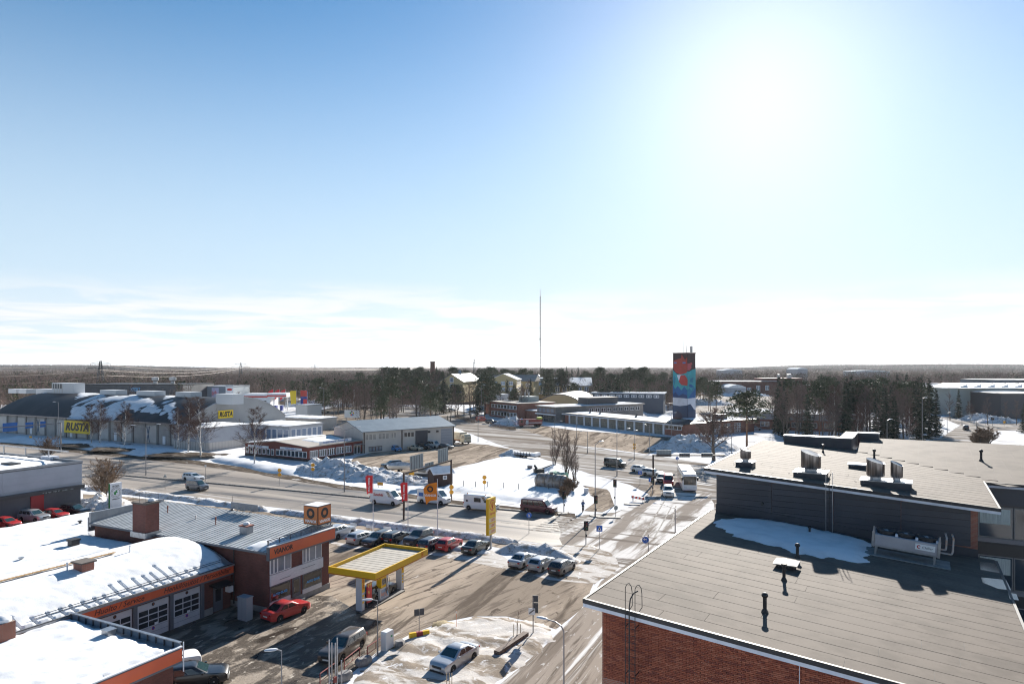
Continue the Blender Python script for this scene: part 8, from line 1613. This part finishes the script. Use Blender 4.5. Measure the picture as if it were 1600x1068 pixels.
# hedges
def hedge(label, pts, w, h, n):
    P = [W(*p) for p in pts]; rnd = random.Random(len(label)); V, Fc = [], []; t = thing('clipped_hedge', label, 'hedge'); T = MB()
    for a, b in zip(P, P[1:]):
        for i in range(n):
            p = a.lerp(b, rnd.random())+Vector((rnd.uniform(-w,w), rnd.uniform(-w,w), 0))*.5; z = rnd.uniform(0,h); d = Vector((rnd.uniform(-1,1), rnd.uniform(-1,1), rnd.uniform(0,1.6))).normalized(); sliver(V, Fc, p+Vector((0,0,z)), p+Vector((0,0,z))+d*.6, .06, rnd)
        for i in range(12): p = a.lerp(b, (i+.5)/12); T.tube((p.x,p.y,0),(p.x,p.y,h*.8),.05,.03,4)
    C = MB(); C.add(V, Fc); C.build('twigs', BUSH_TWIG, t, kind='stuff'); T.build('stems', BARK, t)
hedge('brown clipped hedge along the street below the brick annexe', [(712,652),(728,658),(742,661)], 2.2, 1.6, 900)
hedge('brown clipped hedge at the foot of the fire station snow heap', [(768,666),(790,670),(806,672)], 1.5, 1.0, 700)
# ------------------------------------------------------------------ the far woods, out to the horizon: masses nobody could count
def far_wood(name, label, n, seed, px_r, Y_r, kinds, hr, mats, clear=()):
    rnd = np.random.default_rng(seed); Vs, Fs, Ms = [], [], []; k = 0
    Y = 1/rnd.uniform(1/Y_r[1], 1/Y_r[0], n); px = rnd.uniform(*px_r, n); hh = rnd.uniform(*hr, n); kd = rnd.choice(len(kinds), n, p=kinds)
    for i in range(n):
        if any(a < px[i] < b and c < Y[i] < d for a, b, c, d in clear): continue
        x, y, h = (px[i]-800)*Y[i]/F, Y[i], hh[i]; w = h*(.30 if kd[i] == 0 else .20)*max(1.0, min(5.0, Y[i]/500)); m = 36 if Y[i] > 900 else 64
        if kd[i] == 0:      # leafless: upright slivers filling an egg
            a = rnd.uniform(0, 6.283, m); z = rnd.uniform(.12, 1, m); r = w*np.sqrt(np.maximum(.02, 1-((z-.52)/.52)**2))*rnd.uniform(.1,1,m)**.6; c = np.stack([x+r*np.cos(a), y+r*np.sin(a), h*z*rnd.uniform(.86,1.0,m)], 1)
            s = np.stack([rnd.uniform(-1,1,m), rnd.uniform(-1,1,m), rnd.uniform(-.2,.2,m)], 1)*(.10*max(1,Y[i]/420))
            tip = c+np.stack([rnd.uniform(-.5,.5,m)*w*.5, rnd.uniform(-.5,.5,m)*w*.5, np.full(m, h*.16)], 1)
        else:
            a = rnd.uniform(0, 6.283, m); z = rnd.uniform(.15 if kd[i] == 2 else .42, 1, m); r = (w*(1.03-z)*1.25 if kd[i] == 2 else w*np.sqrt(np.maximum(.03, 1-((z-.72)/.32)**2)))*rnd.uniform(.25,1,m); c = np.stack([x+r*np.cos(a), y+r*np.sin(a), h*z*.97], 1)
            s = np.stack([rnd.uniform(-1,1,m), rnd.uniform(-1,1,m), rnd.uniform(-.4,.4,m)], 1)*h*.045; tip = c+np.stack([np.cos(a)*h*.07, np.sin(a)*h*.07, rnd.uniform(-.02,.07,m)*h], 1)
        Vs.append(np.stack([c-s, c+s, tip], 1).reshape(-1,3)); Ms.append(np.full(m, kd[i])); k += m
    V = np.concatenate(Vs).astype(np.float32); M = np.concatenate(Ms).astype(np.int32); nf = len(M)
    me = bpy.data.meshes.new(name); me.vertices.add(nf*3); me.vertices.foreach_set('co', V.ravel()); me.loops.add(nf*3); me.loops.foreach_set('vertex_index', np.arange(nf*3, dtype=np.int32)); me.polygons.add(nf); me.polygons.foreach_set('loop_start', np.arange(0, nf*3, 3, dtype=np.int32)); me.polygons.foreach_set('loop_total', np.full(nf, 3, dtype=np.int32))
    for m in mats: me.materials.append(m)
    me.polygons.foreach_set('material_index', M); me.update(calc_edges=True); me.validate()
    return put(me, name, label=label, cat='wood', kind='stuff')
FAR_TWIG = mk('far_twigs', (.20,.145,.125), .95, (.15,.11,.095), .01, world_co=True, spec=0); FAR_PINE = mk('far_pine', (.055,.07,.04), .95, (.075,.085,.05), .02, world_co=True, spec=0); FAR_SPR = mk('far_spruce', (.035,.05,.03), .95, spec=0)
FM = [FAR_TWIG, FAR_PINE, FAR_SPR]
CLR = [(1085,1260,330,560),(1440,1640,200,640),(110,270,300,420),(300,480,300,400),(680,920,280,470)]
far_wood('near_forest', 'brown leafless wood with some dark pines beyond the town', 5200, 1, (-120,1720), (330,800), (.80,.14,.06), (10,15), FM, CLR)
far_wood('middle_forest', 'brown wood with dark conifers stretching behind the town', 4200, 2, (-120,1720), (750,1900), (.74,.18,.08), (11,16), FM)
far_wood('far_forest', 'blue-brown forest on the horizon', 3400, 3, (-120,1720), (1800,6500), (.62,.28,.10), (12,19), FM)
# two wooded rises on the horizon
def hill(label, px, Y, rx, ry, h, seed):
    c = at_dist(px, Y); mb = MB(); n = 26; vs, fs = [], []
    for i in range(n+1):
        for j in range(9):
            u, v = i/n*2-1, j/8*2-1; e = max(0, (1-u*u))*max(0, 1-v*v); vs.append((c.x+u*rx, c.y+v*ry, -3+(h+3)*e*(1+.15*noise.noise(Vector((u*4, v*2, seed))))))
    for i in range(n):
        for j in range(8): k = i*9+j; fs.append((k, k+9, k+10, k+1))
    mb.add(vs, fs); o = mb.build('hill', FLOOR_WOOD, None, True, kind='structure')
    rnd = np.random.default_rng(seed); V = []; m = 9000
    u = rnd.uniform(-1,1,m); v = rnd.uniform(-1,.3,m); e = (1-u*u)*(1-v*v); b = np.stack([c.x+u*rx, c.y+v*ry, -3+(h+3)*e-2], 1); hh = rnd.uniform(9,17,m); s = rnd.uniform(2.5,7,m)
    tri = np.stack([b-np.stack([s,0*s,0*s],1), b+np.stack([s,0*s,0*s],1), b+np.stack([0*s,rnd.uniform(-4,4,m),hh],1)], 1).reshape(-1,3).astype(np.float32)
    me = bpy.data.meshes.new('hill_trees'); me.from_pydata(tri.tolist(), [], [(3*i,3*i+1,3*i+2) for i in range(m)]); me.materials.append(FAR_TWIG); me.materials.append(FAR_PINE); me.polygons.foreach_set('material_index', rnd.choice(2, m, p=(.7,.3)).astype(np.int32)); me.update(); put(me, 'hill_forest', label=label, cat='wood', kind='stuff')
hill('wooded low rise on the horizon at the right', 1500, 4200, 1100, 500, 26, 5)
hill('wooded low rise on the horizon right of the tower', 1330, 5200, 900, 500, 24, 6)
hill('wooded low rise on the left horizon', 60, 4600, 1300, 500, 22, 7)
# white roofs out in the woods
for px0, px1, py, Y, h, lb in ((1332,1390,578,1400,15,'long white arched roof far out in the woods'),(1130,1160,576,1200,18,'pale flat roof far out beyond the tower'),(1246,1262,574,1000,21,'pale grey block standing above the far woods'),(1138,1166,598,520,9,'white roof patch behind the brick school'),(1274,1290,601,500,9,'small white roof deep in the right-hand wood')):
    A, B = at_dist(px0, Y), at_dist(px1, Y); L = (B-A).length; t = thing('far_hall', lb, 'building', (A.x,A.y,0)); MB().box(0,L,0,40,0,h-3).build('wall', GREY_SHEET, t); MB().loft([[(x,0,h-3),(x,40,h-3),(x,40,h-2.6+z),(x,0,h-2.6+z)] for x, z in ((0,.1),(L*.25,1.6),(L*.5,2.2),(L*.75,1.6),(L,.1))]).build('roof', SNOW_ROOF, t, 50)

# ------------------------------------------------------------------ the air
hm = bpy.data.materials.new('haze_air'); hm.use_nodes = True; ht = hm.node_tree; ht.nodes.clear()
pv = N(ht, 'ShaderNodeVolumePrincipled'); pv.inputs['Color'].default_value = (.90,.94,1.0,1); pv.inputs['Density'].default_value = 3.5e-5; pv.inputs['Anisotropy'].default_value = .3
ho = N(ht, 'ShaderNodeOutputMaterial'); ht.links.new(pv.outputs[0], ho.inputs['Volume'])
MB().box(-15000,15000,-200,17000,-5,215).build('haze', hm, kind='stuff', label='thin pale winter haze over town and forest', cat='haze')
